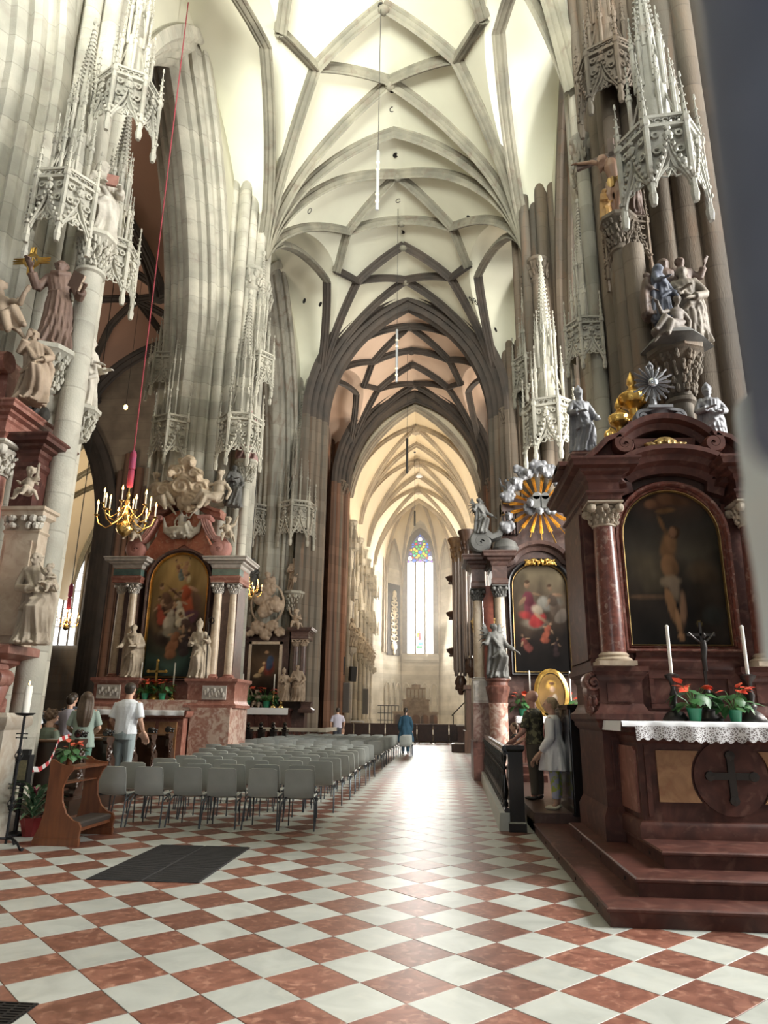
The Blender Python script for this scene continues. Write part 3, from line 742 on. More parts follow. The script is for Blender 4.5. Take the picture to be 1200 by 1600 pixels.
# windows of the left chapel beyond the arch
def chapel_window(n, c, w, zb, zt, lights, rz, warm):
    R = empty('window_%d' % n, c, rz); struct(R, None)
    h = w/2; zs = zt-w*1.1; lw = w/lights
    MB().sweep([(-h, 0, zb), (-h, 0, zs)]+[(a, 0, zs+z) for a, z in pointed(h, zt-zs, 8)][1:-1]+[(h, 0, zs), (h, 0, zb)], [(-.1, 0), (-.1, .16), (.1, .16), (.1, 0)], [(1, 0, 0)]*2+[(-a, 0, -z-.2) for a, z in pointed(h, zt-zs, 8)][1:-1]+[(-1, 0, 0)]*2).build('frame', lead, R, 0)
    b = MB()
    for k in range(1, lights): b.box(-h+lw*k-.05, -h+lw*k+.05, -.06, .1, zb, zs+.4)
    for k in range(1, 7): b.box(-h, h, -.02, .05, zb+(zs-zb)*k/7-.025, zb+(zs-zb)*k/7+.025)
    b.build('mullion', lead, R, 0)
    for k in range(lights):
        MB().box(-h+lw*k+.05, -h+lw*(k+1)-.05, .06, .08, zb, zs-.1).build('clear_pane', warm, R, 0)
        MB().xz([(-h+lw*(k+.5)+a, zs-.1+z) for a, z in pointed(lw/2-.05, .6, 5)], .06, .08).build('clear_pane', warm, R, 0)
    for k in range(9):
        a = k*2*pi/8; r = 0 if k == 8 else w*.24
        cx_, cz_ = r*cos(a), zs+.95+r*sin(a)
        m = MB(); nn = 8; rr = w*.09
        m.add([(cx_, .05, cz_)]+[(cx_+rr*cos(2*pi*i/nn), .05, cz_+rr*sin(2*pi*i/nn)) for i in range(nn)], [(0, 1+(i+1) % nn, 1+i) for i in range(nn)]); m.build('coloured_pane', GL[(2, 4, 3)[k % 3]], R, 0)
pale_glass = glass('pale_daylight_glass', (.90, .95, 1), 2.4)
p = at(97, 1008, 52.7); q = at(97, 772, 52.7)
chapel_window(2, (p.x, 52.7, 0), 2.2, p.z, q.z, 3, 0, pale_glass)
p = at(153, 1005, 52.7); q = at(153, 835, 52.7)
chapel_window(3, (p.x, 52.7, 0), .9, p.z, q.z, 1, 0, pale_glass)
# ================================================================== carved figures
stat_stone = mat('statue_sandstone', (.50, .42, .33), .8, (.34, .28, .21), 3, 6, bump=.2)
stat_pale = mat('statue_pale_stone', (.62, .58, .50), .75, (.44, .40, .34), 3, 6, bump=.2)
stat_grey = mat('statue_grey_stone', (.135, .132, .125), .6, (.075, .073, .068), 3, 6, bump=.2)
stat_silver = mat('statue_dark_silvered', (.25, .25, .265), .5, (.13, .13, .14), 4, 6, metal=.12, bump=.15)
stat_warm = mat('statue_warm_stone', (.42, .32, .235), .75, (.27, .20, .14), 3, 6, bump=.2)
wood_habit = mat('carved_brown_habit', (.20, .125, .095), .6, (.13, .08, .06), 3, 6, bump=.2)
gold = mat('gilding', (.85, .55, .16), .3, (.55, .32, .08), 6, 5, metal=.9)
gold_dark = mat('old_gilding', (.50, .34, .14), .4, (.28, .18, .07), 6, 5, metal=.8)
skin = mat('skin', (.62, .38, .27), .55, (.55, .32, .23), 6, 3)
def hand(mb, w, d, sc, side=1, curl=.5):      # palm with five fingers; w wrist, d direction
    w = Vector(w); d = Vector(d).normalized()
    u = Vector((0, 0, 1)).cross(d)
    if u.length < .1: u = Vector((1, 0, 0))
    u.normalize(); n = d.cross(u)
    L = sc*.105
    mb.tube([w, w+d*L*.45, w+d*L*.95], [sc*.027, sc*.04, sc*.036], 8, .6)
    for k in range(4):
        o = w+d*L*.9+u*(k-1.5)*sc*.021; l = L*(.75, .92, .88, .66)[k]
        p1 = o+d*l*.5; p2 = p1+(d*(1-curl)-n*curl)*l*.35; p3 = p2+(d*(1-1.6*curl)-n*curl*1.3)*l*.25
        mb.tube([o-d*.02*sc, p1, p2, p3], [sc*.0115, sc*.011, sc*.010, sc*.008], 6)
    t = w+d*L*.3+u*side*sc*.036
    mb.tube([w+d*L*.2+u*side*sc*.02, t+d*L*.15+u*side*sc*.012, t+d*L*.5+u*side*sc*.02], [sc*.014, sc*.013, sc*.009], 6)
def head(mb, c, r, tilt=(0, 0), beard=False, hair='short', face=-1, turn=0):
    # c centre of the head, r half its height; the face looks to -y, then turned
    R = Matrix.Rotation(turn, 3, 'Z') @ Matrix.Rotation(tilt[0], 3, 'X') @ Matrix.Rotation(tilt[1], 3, 'Y'); c = Vector(c)
    P = lambda x, y, z: c+R @ Vector((x*r, y*r, z*r))
    E = lambda x, y, z, a, b, d, n=12, m=8: mb.ell(P(x, y, z), (a*r, b*r, d*r), n, m, R)
    E(0, .08, .18, .74, .90, .80); E(0, -.12, -.3, .60, .66, .68)
    E(0, -.38, -.80, .26, .24, .2)                              # chin
    mb.tube([P(0, -.80, .22), P(0, -1.02, -.16), P(0, -.80, -.22)], [.1*r, .15*r, .1*r], 6)   # nose
    E(-.28, -.72, .26, .24, .12, .08, 8, 5); E(.28, -.72, .26, .24, .12, .08, 8, 5)           # brow
    E(-.27, -.70, .08, .13, .09, .08, 8, 5); E(.27, -.70, .08, .13, .09, .08, 8, 5)           # eyes
    E(0, -.74, -.46, .22, .1, .06, 8, 5)                        # mouth
    E(-.73, .1, .0, .1, .18, .24, 8, 5); E(.73, .1, .0, .1, .18, .24, 8, 5)
    if beard:
        E(0, -.5, -.92, .48, .34, .55)
        mb.tube([P(0, -.5, -.9), P(.05, -.55, -1.7)], [.4*r, .1*r], 8)
    if hair == 'short': E(0, .2, .36, .82, .88, .74)
    if hair == 'curls':
        for k in range(16):
            a = k*2.4; z = -.1+.9*(k/15); q = sqrt(max(0, 1-(z-.25)**2)); E(.78*q*cos(a), .2+.75*q*abs(sin(a))*(1 if k % 3 else -.5), z, .28, .28, .26, 6, 5)
    if hair == 'long':
        E(0, .2, .36, .84, .9, .76)
        for x in (-.55, 0, .55): mb.tube([P(x, .5, .2), P(x*1.3, .7, -.7), P(x*1.3, .55, -1.6)], [.4*r, .42*r, .2*r], 8)
    if hair == 'veil':
        E(0, .22, .36, .92, .98, .84); mb.tube([P(0, .5, .3), P(0, .6, -.7), P(0, .5, -1.7)], [.8*r, .85*r, .9*r], 10)
    if hair == 'tonsure':
        for k in range(14):
            a = pi*2*k/14
            if sin(a) < -.55: continue
            E(.78*cos(a), .12+.85*sin(a), .34, .2, .2, .18, 6, 5)
    if hair == 'mitre':
        E(0, .15, .3, .82, .88, .5)
        for s in (-1, 1):
            v = [P(-.8, s*.35+.1, .5), P(.8, s*.35+.1, .5), P(.86, s*.4+.1, 1.1), P(0, s*.16+.1, 2.3), P(-.86, s*.4+.1, 1.1)]
            v2 = [q+R @ Vector((0, -s*.3*r, 0)) for q in v]
            mb.add(v+v2, [(0, 1, 2, 3, 4), (9, 8, 7, 6, 5)]+[(i, (i+1) % 5, 5+(i+1) % 5, 5+i) for i in range(5)])
        mb.tube([P(0, .1, .5), P(0, .1, 1.2), P(0, .1, 2.0)], [.8*r, .72*r, .1*r], 10, .75)
    if hair == 'hood':
        E(0, .3, .3, .98, .98, .95); mb.tube([P(0, .45, .2), P(0, .5, -1.1)], [.95*r, 1.05*r], 10)
def wing(mb, root, s, h, up=1.0, back=.25):
    root = Vector(root)
    for k in range(9):
        a = radians(75-22*k) if up > 0 else radians(20-16*k)
        l = h*(.34+.05*k if k < 6 else .62-.05*(k-6))
        e = root+Vector((s*(.10*h+l*cos(a)*.55), back*h*.5, l*sin(a)*.9+.12*h))
        m = root.lerp(e, .5)+Vector((s*.03*h, .03*h, .05*h))
        mb.tube([root, m, e], [.026*h, .04*h, .012*h], 6, .45)
def figure(mb, h=2.0, L=None, R=None, hair='short', beard=False, sway=.02, nfold=11, amp=.25, seed=0, cloak=True, wings=0, turn=0, tilt=(0, 0), wide=1.0, belt=True, knee=0, surplice=False):
    # a draped standing figure, feet at the origin, looking to -y. L, R: (elbow, hand) in units of h
    rnd = random.Random(seed); ph = rnd.random()*6; hh = h/6.4
    cx = lambda z: sway*h*sin(z/h*pi*1.35+.3)
    zz = [0, .03, .12, .25, .38, .5, .58, .64, .72, .79, .82, .845, .87]
    rx = [.165, .17, .15, .135, .125, .118, .105, .098, .112, .122, .105, .055, .04]
    ry = [.125, .13, .115, .10, .095, .09, .082, .078, .085, .08, .066, .045, .04]
    n = 72; v = []; f = []
    for k, z in enumerate(zz):
        am = amp*max(.0, (1-z/.84))**.8+.015*(z < .82)
        for i in range(n):
            a = 2*pi*i/n
            w_ = a+.5*sin(2.2*z*pi+ph)*.35; q = 1+am*1.25*(1.7*abs(sin(nfold*.5*w_+ph+1.5*z))-1.0+.4*sin((nfold*2-3)*w_+1.7*ph))
            if k < 2 : q *= 1+.03*sin(5*a+ph)
            x = rx[k]*wide*h*q*cos(a)+cx(z*h); y = ry[k]*wide*h*q*sin(a)
            if knee and .2 < z < .5: y -= knee*h*max(0, sin(-a))*sin((z-.2)/.3*pi)*max(0, cos(a-pi*1.6))
            v.append((x, y, z*h))
    for k in range(len(zz)-1):
        for i in range(n): f.append((k*n+i, k*n+(i+1) % n, k*n+n+(i+1) % n, k*n+n+i))
    f.append(tuple(range(n-1, -1, -1))); f.append(tuple((len(zz)-1)*n+i for i in range(n)))
    mb.add(v, f)
    if belt: mb.lathe([(.10*h, -.012*h), (.116*h, 0), (.10*h, .012*h)], (cx(.62*h), 0, .62*h), 20, 1, .8)
    if surplice:
        mb.lathe([(.15*h, .36*h), (.155*h, .37*h), (.125*h, .5*h), (.12*h, .7*h), (.13*h, .78*h), (.1*h, .8*h)], (cx(.5*h), 0, 0), 44, 1, .8, fold=lambda a, z: .09*sin(16*a+ph))
    if cloak:
        for k in range(7):
            a = radians(20+140*k/6); mb.tube([(cx(.82*h)+.11*h*cos(a), .06*h*sin(a), .82*h), (cx(.5*h)+.16*h*cos(a), .12*h*sin(a)+.01*h, .5*h), (.19*h*cos(a)+rnd.uniform(-.02, .02)*h, .15*h*sin(a), .06*h)], [.035*h, .042*h, .03*h], 7)
        mb.tube([(-.12*h, -.03*h, .78*h), (-.02*h, -.10*h, .60*h), (.12*h, -.06*h, .47*h), (.17*h, .02*h, .35*h)], [.03*h, .035*h, .035*h, .02*h], 7)
        mb.tube([(.12*h, -.02*h, .55*h), (.0, -.13*h, .46*h), (-.13*h, -.06*h, .36*h)], [.03*h, .034*h, .02*h], 7)
    for s, A in ((-1, L), (1, R)):
        if A is None: A = ((s*.15, -.01, .62), (s*.10, -.12, .56))
        sh = Vector((cx(.8*h)+s*.105*h, 0, .795*h)); e = Vector(A[0])*h; w = Vector(A[1])*h
        mb.ell(sh, .052*h, 8, 6)
        mb.tube([sh, sh.lerp(e, .55)+Vector((s*.008*h, 0, 0)), e], [.048*h, .046*h, .042*h], 8)
        mb.tube([e, e.lerp(w, .5), e.lerp(w, .8)], [.044*h, .046*h, .050*h], 8)
        mb.tube([e, w], [.03*h, .02*h], 8)
        hand(mb, w, w-e, h*.75, -s)
    mb.tube([(cx(.82*h), 0, .81*h), (cx(.88*h), -.006*h, .88*h)], [.040*h, .036*h], 10)
    head(mb, (cx(.9*h), -.012*h, h-hh*.5), hh*.5, tilt, beard, hair, turn=turn)
    if wings:
        for s in (-1, 1): wing(mb, (cx(.78*h)+s*.05*h, .07*h, .76*h), s, h*wings)
    for s in (-1, 1): mb.ell((s*.06*h, -.13*h, .018*h), (.028*h, .065*h, .02*h), 8, 5)
def putto(mb, h=.9, pose=0, wings=.5, seed=0):
    # a chubby winged child, half seated; the seat at the origin
    rnd = random.Random(seed); s_ = 1 if pose % 2 else -1
    mb.ell((0, 0, .12*h), (.13*h, .12*h, .13*h)); mb.ell((0, -.01*h, .28*h), (.12*h, .10*h, .15*h)); mb.ell((0, -.02*h, .38*h), (.12*h, .085*h, .08*h))
    head(mb, (s_*.02*h, -.04*h, .60*h), .125*h, (.2, .15*s_), hair='curls', turn=.4*s_)
    mb.tube([(0, -.01*h, .42*h), (0, -.03*h, .52*h)], [.055*h, .05*h])
    for s in (-1, 1):
        k = Vector((s*.12*h, -.22*h, .10*h+(.08*h if s == s_ else 0))); ft = k+Vector((s*.02*h, -.03*h-(.05*h if s == s_ else 0), -.22*h))
        mb.tube([(s*.07*h, -.02*h, .09*h), k], [.085*h, .07*h]); mb.tube([k, k.lerp(ft, .4)+Vector((0, .02*h, 0)), ft], [.066*h, .062*h, .038*h]); mb.tube([ft, ft+Vector((0, -.09*h, -.02*h))], [.034*h, .024*h])
        e = Vector((s*.22*h, -.04*h, .30*h)) if s != s_ else Vector((s*.22*h, -.03*h, .46*h))
        w = e+(Vector((-s*.08*h, -.14*h, .0)) if s != s_ else Vector((s*.06*h, -.06*h, .17*h)))
        mb.tube([(s*.11*h, -.01*h, .39*h), e], [.05*h, .045*h]); mb.tube([e, w], [.045*h, .03*h]); hand(mb, w, w-e, h*.85, -s)
        if wings: wing(mb, (s*.05*h, .08*h, .38*h), s, h*wings)
    mb.tube([(-.18*h, -.02*h, .12*h), (0, -.14*h, .16*h), (.2*h, -.02*h, .1*h), (.26*h, .06*h, -.1*h)], [.05*h, .06*h, .05*h, .03*h], 8)
def seated(mb, h=1.5, seed=0, wings=.55, s_=1, hair='curls'):      # a reclining draped angel; lies along x
    rnd = random.Random(seed)
    def E(x, y, z, a, b, c): mb.ell((x*h*s_, y*h, z*h), (a*h, b*h, c*h))
    def T(P, r): mb.tube([(x*h*s_, y*h, z*h) for x, y, z in P], [q*h for q in r], 9)
    E(0, 0, .13, .15, .13, .12); E(-.04, -.01, .3, .12, .10, .17); E(-.05, -.02, .42, .14, .09, .07)
    T([(-.05, -.02, .46), (-.06, -.04, .55)], [.045, .04])
    head(mb, (-.07*h*s_, -.06*h, .63*h), .085*h, (.15, .1*s_), hair=hair, turn=.35*s_)
    T([(.03, -.06, .12), (.26, -.16, .2), (.40, -.15, -.02)], [.09, .075, .05]); T([(.40, -.15, -.02), (.46, -.20, -.05)], [.045, .03])
    T([(-.02, -.06, .10), (.18, -.20, .10), (.26, -.22, -.14)], [.09, .07, .045]); T([(.26, -.22, -.14), (.30, -.29, -.16)], [.04, .03])
    T([(.10, -.02, .42), (.24, -.05, .36), (.34, -.14, .46)], [.045, .042, .03]); hand(mb, (.34*h*s_, -.14*h, .46*h), (.1*s_, -.05, .1), h*.8, 1)
    T([(-.18, -.02, .41), (-.28, .0, .26), (-.22, -.06, .06)], [.045, .042, .03])
    for k in range(8):
        a = k/7; T([(-.16+.1*a, -.05-.05*a, .22-.1*a), (.0+.2*a, -.14, .12+.05*sin(a*6)), (.2+.25*a, -.10+.05*sin(9*a), -.04-.2*a*a)], [.035, .045, .02])
    if wings:
        for s in (-1, 1): wing(mb, ((-.05+s*.04)*h*s_, .07*h, .38*h), s, h*wings)
def clouds(mb, pts, seed=0, swirl=True):
    rnd = random.Random(seed)
    for (x, z, r) in pts:
        mb.ell((x, 0, z), (r, r*.7, r*.85), 10, 8)
        for k in range(7):
            a = rnd.random()*6.28; q = r*.75; mb.ell((x+q*cos(a), -r*.25, z+q*.85*sin(a)), (r*.42, r*.45, r*.38), 8, 6)
        if swirl:
            P = [(x+r*.75*(1-k/16)*cos(k*.75), -r*.62, z+r*.65*(1-k/16)*sin(k*.75)) for k in range(13)]
            mb.tube(P, [r*.13]*13, 6)
def lib(name, fn, m, voxel, smooth=2, **kw):
    mb = MB(); fn(mb, **kw); return sculpt(mb, name, m, voxel, smooth)
def place(name, me, loc, label, cat='statue', rz=0, group=None, sc=None):
    o = link(name, me, None, loc, rz)
    if sc: o.scale = (sc, sc, sc)
    return tag(o, label, cat, group)
# ================================================================== gothic canopies
def pinnacle(mb, x, y, z0, h, r=.05, crockets=True):
    mb.lathe([(r, 0), (r, h*.55), (r*1.5, h*.56), (r*1.5, h*.6), (r*.9, h*.62), (r*.12, h*.95), (r*.5, h*.96), (r*.3, h)], (x, y, z0), 6)
    if crockets:
        for k in range(4):
            z = z0+h*(.64+.075*k); q = r*(1.2-.25*k)
            for a in (0, pi/2, pi, 3*pi/2): mb.ell((x+q*cos(a), y+q*sin(a), z), r*.38, 5, 3)
def gable_panel(mb, w, h, t=.06):
    # one traceried face, its foot at the origin, facing -y: hanging ogee arch, crocketed gable, parapet
    hw = w/2
    og = [(-hw*.92, .0), (-hw*.80, h*.10), (-hw*.5, h*.19), (-hw*.18, h*.26), (0, h*.36)]
    og = og+[(-x, z) for x, z in reversed(og[:-1])]
    mb.tube([(x, -.02, z) for x, z in og], t*.55, 5)
    gb = [(-hw*.95, h*.06), (-hw*.55, h*.24), (-hw*.2, h*.42), (0, h*.6)]
    gb = gb+[(-x, z) for x, z in reversed(gb[:-1])]
    mb.tube([(x, -.05, z) for x, z in gb], t*.5, 5)
    for k in range(7):
        u = k/6
        for s in (-1, 1):
            x = np.interp(u, [0, .33, .66, 1], [-hw*.95, -hw*.55, -hw*.2, 0])*s; z = np.interp(u, [0, .33, .66, 1], [h*.06, h*.24, h*.42, h*.6])
            mb.ell((x-s*.035, -.08, z+.04), (t*.75, t*.6, t*.75), 5, 4)
    mb.ell((0, -.06, h*.68), (t*1.6, t, t*1.2), 6, 4); mb.tube([(0, -.05, h*.58), (0, -.05, h*.78)], t*.4, 5); mb.ell((0, -.06, h*.77), (t*1.1, t, t*.8), 6, 4)
    for s in (-1, 1): mb.tube([(0, -.03, h*.22), (s*hw*.22, -.03, h*.12), (s*hw*.5, -.03, h*.13)], t*.35, 5)
    for q in range(5):
        a = q*2*pi/5+pi/2; c_ = (hw*.2*cos(a), -.03, h*.36+hw*.2*sin(a)*0+h*.0)
    for (cx_, cz_, r) in ((0, h*.2, hw*.22), (-hw*.62, h*.5, hw*.2), (hw*.62, h*.5, hw*.2), (-hw*.62, h*.72, hw*.18), (hw*.62, h*.72, hw*.18)):
        n = 9; mb.sweep([(cx_+r*cos(2*pi*i/n), -.01, cz_+r*sin(2*pi*i/n)) for i in range(n)], [(-t*.28, -t*.3), (t*.28, -t*.3), (t*.28, t*.3), (-t*.28, t*.3)], [(0, -1, 0)]*n, close=True)
        for q in range(4): a = q*pi/2; mb.ell((cx_+r*.7*cos(a), -.01, cz_+r*.7*sin(a)), t*.35, 5, 3)
    for z in (h*.84, h*.97): mb.box(-hw, hw, -.05, .04, z-.03, z+.03)
    for k in range(5):
        x = -hw+w*(k+.5)/5; n = 7; r = h*.045
        mb.sweep([(x+r*cos(2*pi*i/n), 0, h*.905+r*sin(2*pi*i/n)) for i in range(n)], [(-.012, -.02), (.012, -.02), (.012, .02), (-.012, .02)], [(0, -1, 0)]*n, close=True)
    mb.box(-hw, hw, .04, .07, h*.42, h*.82)
CANOPY = {}
def canopy_meshes(m, key):
    if key in CANOPY: return CANOPY[key]
    w, h = .62, 1.5
    g = MB(); gable_panel(g, w, h)
    p = MB(); pinnacle(p, 0, 0, -.12, 2.5, .055); p.ell((0, 0, -.16), (.075, .075, .08), 6, 5); p.lathe([(.05, -.35), (.075, -.2), (.06, -.1)], (0, 0, 0), 6)
    s = MB()
    for k, (r, z0, z1) in enumerate(((.42, 1.4, 2.9), (.27, 2.6, 4.1))):
        for i in range(5):
            a = -pi/2+(i-2)*pi/4.2; x, y = r*cos(a), r*sin(a)
            pinnacle(s, x, y, z0, (z1-z0)*1.25, .042)
            for j in range(1): s.tube([(x, y, z0+.4), (x*.55, y*.55, z0+1.1)], .022, 5)
        s.lathe([(r*.72, z0), (r*.62, z1)], n=6, a0=-pi, a1=0)
    s.lathe([(.2, 3.6), (.15, 4.3), (.028, 6.2), (.075, 6.25), (.05, 6.4)], n=6)
    for k in range(15):
        z = 4.2+.13*k; r = .19-.011*k
        for i in range(5):
            a = -pi+i*pi/4; s.ell((r*cos(a), r*sin(a), z), (.034, .034, .028), 5, 3)
    c = MB(); 
    c.lathe([(.10, 1.5), (.46, 1.35), (.60, .9), (.62, .4)], n=8, a0=-pi*1.02, a1=.02*pi)
    CANOPY[key] = dict(gable=g.mesh('gable', m, 35), pinnacle=p.mesh('pinnacle', m, 35), spire=s.mesh('spire', m, 35), core=c.mesh('canopy', m, 35))
    return CANOPY[key]
def canopy(parent, x, y, z, rz, m, key, sc=1.0, spire=True):
    K = canopy_meshes(m, key); px_, py_ = parent.location.x, parent.location.y
    c = link('canopy', K['core'], parent, (x-px_, y-py_, z), rz); c.scale = (sc, sc, sc)
    R_ = .70
    for i in range(3):
        a = -pi/2+(i-1)*radians(56); g = link('gable', K['gable'], c, (R_*.86*cos(a), R_*.86*sin(a), 0), a+pi/2)
    for i in range(4):
        a = -pi/2+(i-1.5)*radians(56); link('pinnacle', K['pinnacle'], c, (R_*cos(a), R_*sin(a), 0))
    if spire: link('spire', K['spire'], c)
    return c
CONS = {}
def console(parent, x, y, z, m, rz=0, sc=1.0, shaft=None):
    if m.name not in CONS:
        b = MB(); b.lathe([(.05, -1.0), (.2, -.9), (.24, -.5), (.34, -.25), (.46, -.12), (.5, -.1), (.5, 0), (.46, .02)], n=8)
        leafy(b, (0, 0, -.88), .24, .42, 13, tiers=3, seed=3); leafy(b, (0, 0, -.50), .32, .36, 16, tiers=2, seed=4); CONS[m.name] = b.mesh('console', m, 40)
    o = link('console', CONS[m.name], parent, (x-parent.location.x, y-parent.location.y, z), rz); o.scale = (sc, sc, sc)
    if shaft:
        r, z0 = shaft; b = MB(); b.lathe([(r*1.25, z-.95*sc), (r*1.25, z-1.02*sc), (r, z-1.06*sc), (r, z0)], (x-parent.location.x, y-parent.location.y, 0), 14); b.build('column', m, parent, 50)
    return o
# ================================================================== painted pictures
PAINT = vmat('oil_paint', .6, .0)
PAINT.node_tree.nodes['Principled BSDF'].inputs['Specular IOR Level'].default_value = .08
def fbm(u, v, seed, n=5):
    r = np.random.RandomState(seed); o = 0
    for k in range(n):
        f = 1.6*1.8**k
        for _ in range(3):
            a = r.rand()*6.28; o = o+np.sin(f*(np.cos(a)*u+np.sin(a)*v)*2.2+r.rand()*6.28)*.55**k
    return o/3
def picture(name, w, h, fn, parent, loc, arch=0, nx=56, ny=84, rz=0, oval=False):
    rows = []; U = []; V = []
    for j in range(ny+1):
        v = j/ny; z = v*h
        if oval: hw = w/2*sqrt(max(0, 1-(2*v-1)**2))
        elif arch and z > h-arch: hw = w/2*sqrt(max(0, 1-((z-(h-arch))/arch)**2))
        else: hw = w/2
        rows.append([(-hw+2*hw*i/nx, 0, z) for i in range(nx+1)]); U += [(-hw+2*hw*i/nx)/(w/2) for i in range(nx+1)]; V += [v]*(nx+1)
    mb = MB().grid(rows); me = mb.mesh(name, PAINT, 0)
    U = np.array(U); V = np.array(V); C = np.clip(fn(U, V, h/w), 0, 1)
    at_ = me.color_attributes.new('paint', 'FLOAT_COLOR', 'POINT'); C = np.concatenate([C, np.ones((len(C), 1))], 1)
    at_.data.foreach_set('color', C.astype(np.float32).ravel())
    return link(name, me, parent, loc, rz)
def brush(C, U, V, asp, items):
    for it in items:
        (u, v, a, b, rot, col), soft = it[:6], min(1, (it[6] if len(it) > 6 else .3)*2.2)
        x = (U-u); y = (V-v)*2*asp; c, s = cos(rot), sin(rot)
        d = ((x*c+y*s)/a)**2+((-x*s+y*c)/b)**2; d = d*.8+.35*fbm(U*2.2+u*7, V*2.2*asp+v*5, 77, 4)
        w = np.clip((1-d)/soft, 0, 1)[:, None]; w = w*w*(3-2*w)
        sh = (.82+.45*np.clip((x*-.5+y*.5)/max(a, b), -1, 1)+.18*fbm(U*4+v*9, V*4*asp+u*3, 78, 3))[:, None]
        C = C*(1-w)+np.array(col)[None]*sh*w
    return C
def base(U, V, stops, seed, k=.25):
    vs = [s[0] for s in stops]; n = fbm(U, V*2, seed)
    VV = np.clip(V+n*.05, 0, 1); C = np.stack([np.interp(VV, vs, [s[1][i] for s in stops]) for i in range(3)], 1)
    return C*(1+k*n[:, None])
def man(u, v, s, flesh, cloth, rot=0, cl2=None):     # a loosely painted figure
    c, q = cos(rot), sin(rot); f = lambda a, b: (u+(a*c-b*q)*s, v+(a*q+b*c)*s*.33)
    cl2 = cl2 or cloth
    o = []
    for a, b, ra, rb, ro, col in ((0, -.4, .55, .9, rot, cloth), (.25, -.9, .7, .5, rot+.5, cl2), (-.1, .35, .42, .55, rot, cloth), (-.55, .3, .42, .15, rot+.7, flesh), (.55, .45, .45, .14, rot-.5, flesh), (0, 1.1, .2, .27, rot, flesh), (.03, 1.28, .22, .16, rot, tuple(x*.35 for x in flesh))):
        x, y = f(a, b); o.append((x, y, ra*s, rb*s, ro, col))
    return o
# ================================================================== altars
class Thing:
    def __init__(s, name, loc, label, cat, group=None):
        s.loc = Vector(loc); s.root = empty(name, loc); tag(s.root, label, cat, group)
    def part(s, mb, name, m, parent=None, ang=40, label=None):
        o = mb.build(name, m, parent or s.root, ang)
        if parent is None: o.location = -s.loc
        if label: o['label'] = label
        return o
    def put(s, me, name, loc, rz=0, parent=None, sc=None):
        o = link(name, me, parent or s.root, Vector(loc)-(s.loc if parent is None else Vector((0, 0, 0))), rz)
        if sc: o.scale = (sc, sc, sc)
        return o
red_m = mat('altar_red_marble', (.10, .037, .028), .45, (.055, .021, .017), 3, 9, 'marble', spec=.3, col3=(.17, .085, .065))
red_mot = mat('mottled_red_marble', (.19, .065, .047), .3, (.10, .034, .027), 7, 9, 'marble', col3=(.40, .29, .24), coat=.1)
red_lite = mat('pink_red_marble', (.33, .145, .11), .4, (.22, .085, .062), 3, 9, 'marble', col3=(.50, .30, .24))
grey_m = mat('grey_veined_marble', (.50, .46, .42), .4, (.36, .33, .30), 3, 8, 'marble', col3=(.62, .58, .54))
cream_m = mat('cream_marble', (.56, .47, .36), .4, (.44, .34, .25), 3, 8, 'marble', col3=(.36, .25, .18))
orange_m = mat('orange_marble', (.36, .20, .10), .35, (.25, .125, .06), 4, 9, 'marble', col3=(.24, .10, .05))
black_m = mat('black_frame_wood', (.012, .010, .010), .3, coat=.3)
dark_m = mat('dark_brown_marble', (.10, .055, .045), .35, (.06, .035, .03), 3, 8, 'marble', col3=(.16, .10, .08))
mott = mat('mottled_pedestal_marble', (.55, .42, .35), .45, (.34, .17, .13), 4, 10, 'marble', ramp=(.42, .58), col3=(.66, .58, .52))
white_cloth = mat('white_linen', (.80, .81, .84), .85, bump=.1)
wax = mat('white_wax', (.86, .84, .78), .5)
bronze = mat('dark_bronze', (.045, .04, .038), .4, metal=.7)
brass = mat('brass', (.80, .56, .22), .25, metal=1.0)
flame_m = mat('flame', (1, .6, .2), .5, emit=(1, .50, .13), estr=16)
leaf_m = mat('dark_leaf', (.045, .14, .04), .45, (.03, .09, .03), 8)
leaf_l = mat('bright_leaf', (.10, .26, .06), .45, (.05, .15, .04), 8)
pot_green = mat('green_pot', (.02, .20, .10), .35)
flower_red = mat('red_spathe', (.62, .05, .03), .35, (.75, .16, .08), 20)
def rect_prof(b, x0, x1, y0, y1, prof):        # moulded block: (projection, z)
    b.loftrect([(x1-x0+2*p, y1-y0+2*p, z) for p, z in prof], ((x0+x1)/2, (y0+y1)/2, 0))
def cornice(z, h, p):      # classical cornice profile rising from z
    return [(0, z), (p*.12, z+h*.12), (p*.16, z+h*.3), (p*.45, z+h*.42), (p*.5, z+h*.55), (p*.85, z+h*.62), (p*.88, z+h*.8), (p, z+h*.9), (p, z+h)]
def volute(b, cx, cz, r, y0, y1, d=1, turns=1.75, start=pi/2, tail=None, th=.16):
    P = []; N = []; n = int(18*turns)
    for k in range(n+1):
        q = r*(1-.86*k/n); a = start+d*2*pi*turns*k/n
        P.append((cx+q*cos(a), (y0+y1)/2, cz+q*sin(a))); N.append((cos(a), 0, sin(a)))
    if tail:
        P = [(t[0], (y0+y1)/2, t[1]) for t in tail]+P
        T = []
        for k in range(len(tail)):
            a = Vector(P[k+1])-Vector(P[max(k-1, 0)]); nn = Vector((-a.z*d, 0, a.x*d)); nn = nn if nn.z > 0 else -nn; T.append(nn)
        N = T+N
    h = abs(y1-y0)/2; t = r*th
    b.sweep(P, [(-h, -t), (-h, t*.5), (-h*.8, t), (h*.8, t), (h, t*.5), (h, -t)], N)
    b.ell((cx, (y0+y1)/2, cz), (r*.2, h*1.12, r*.2), 8, 6)
    b.xz([(cx+r*.8*cos(2*pi*i/14), cz+r*.8*sin(2*pi*i/14)) for i in range(14)], y0+h*.35, y1-h*.35)
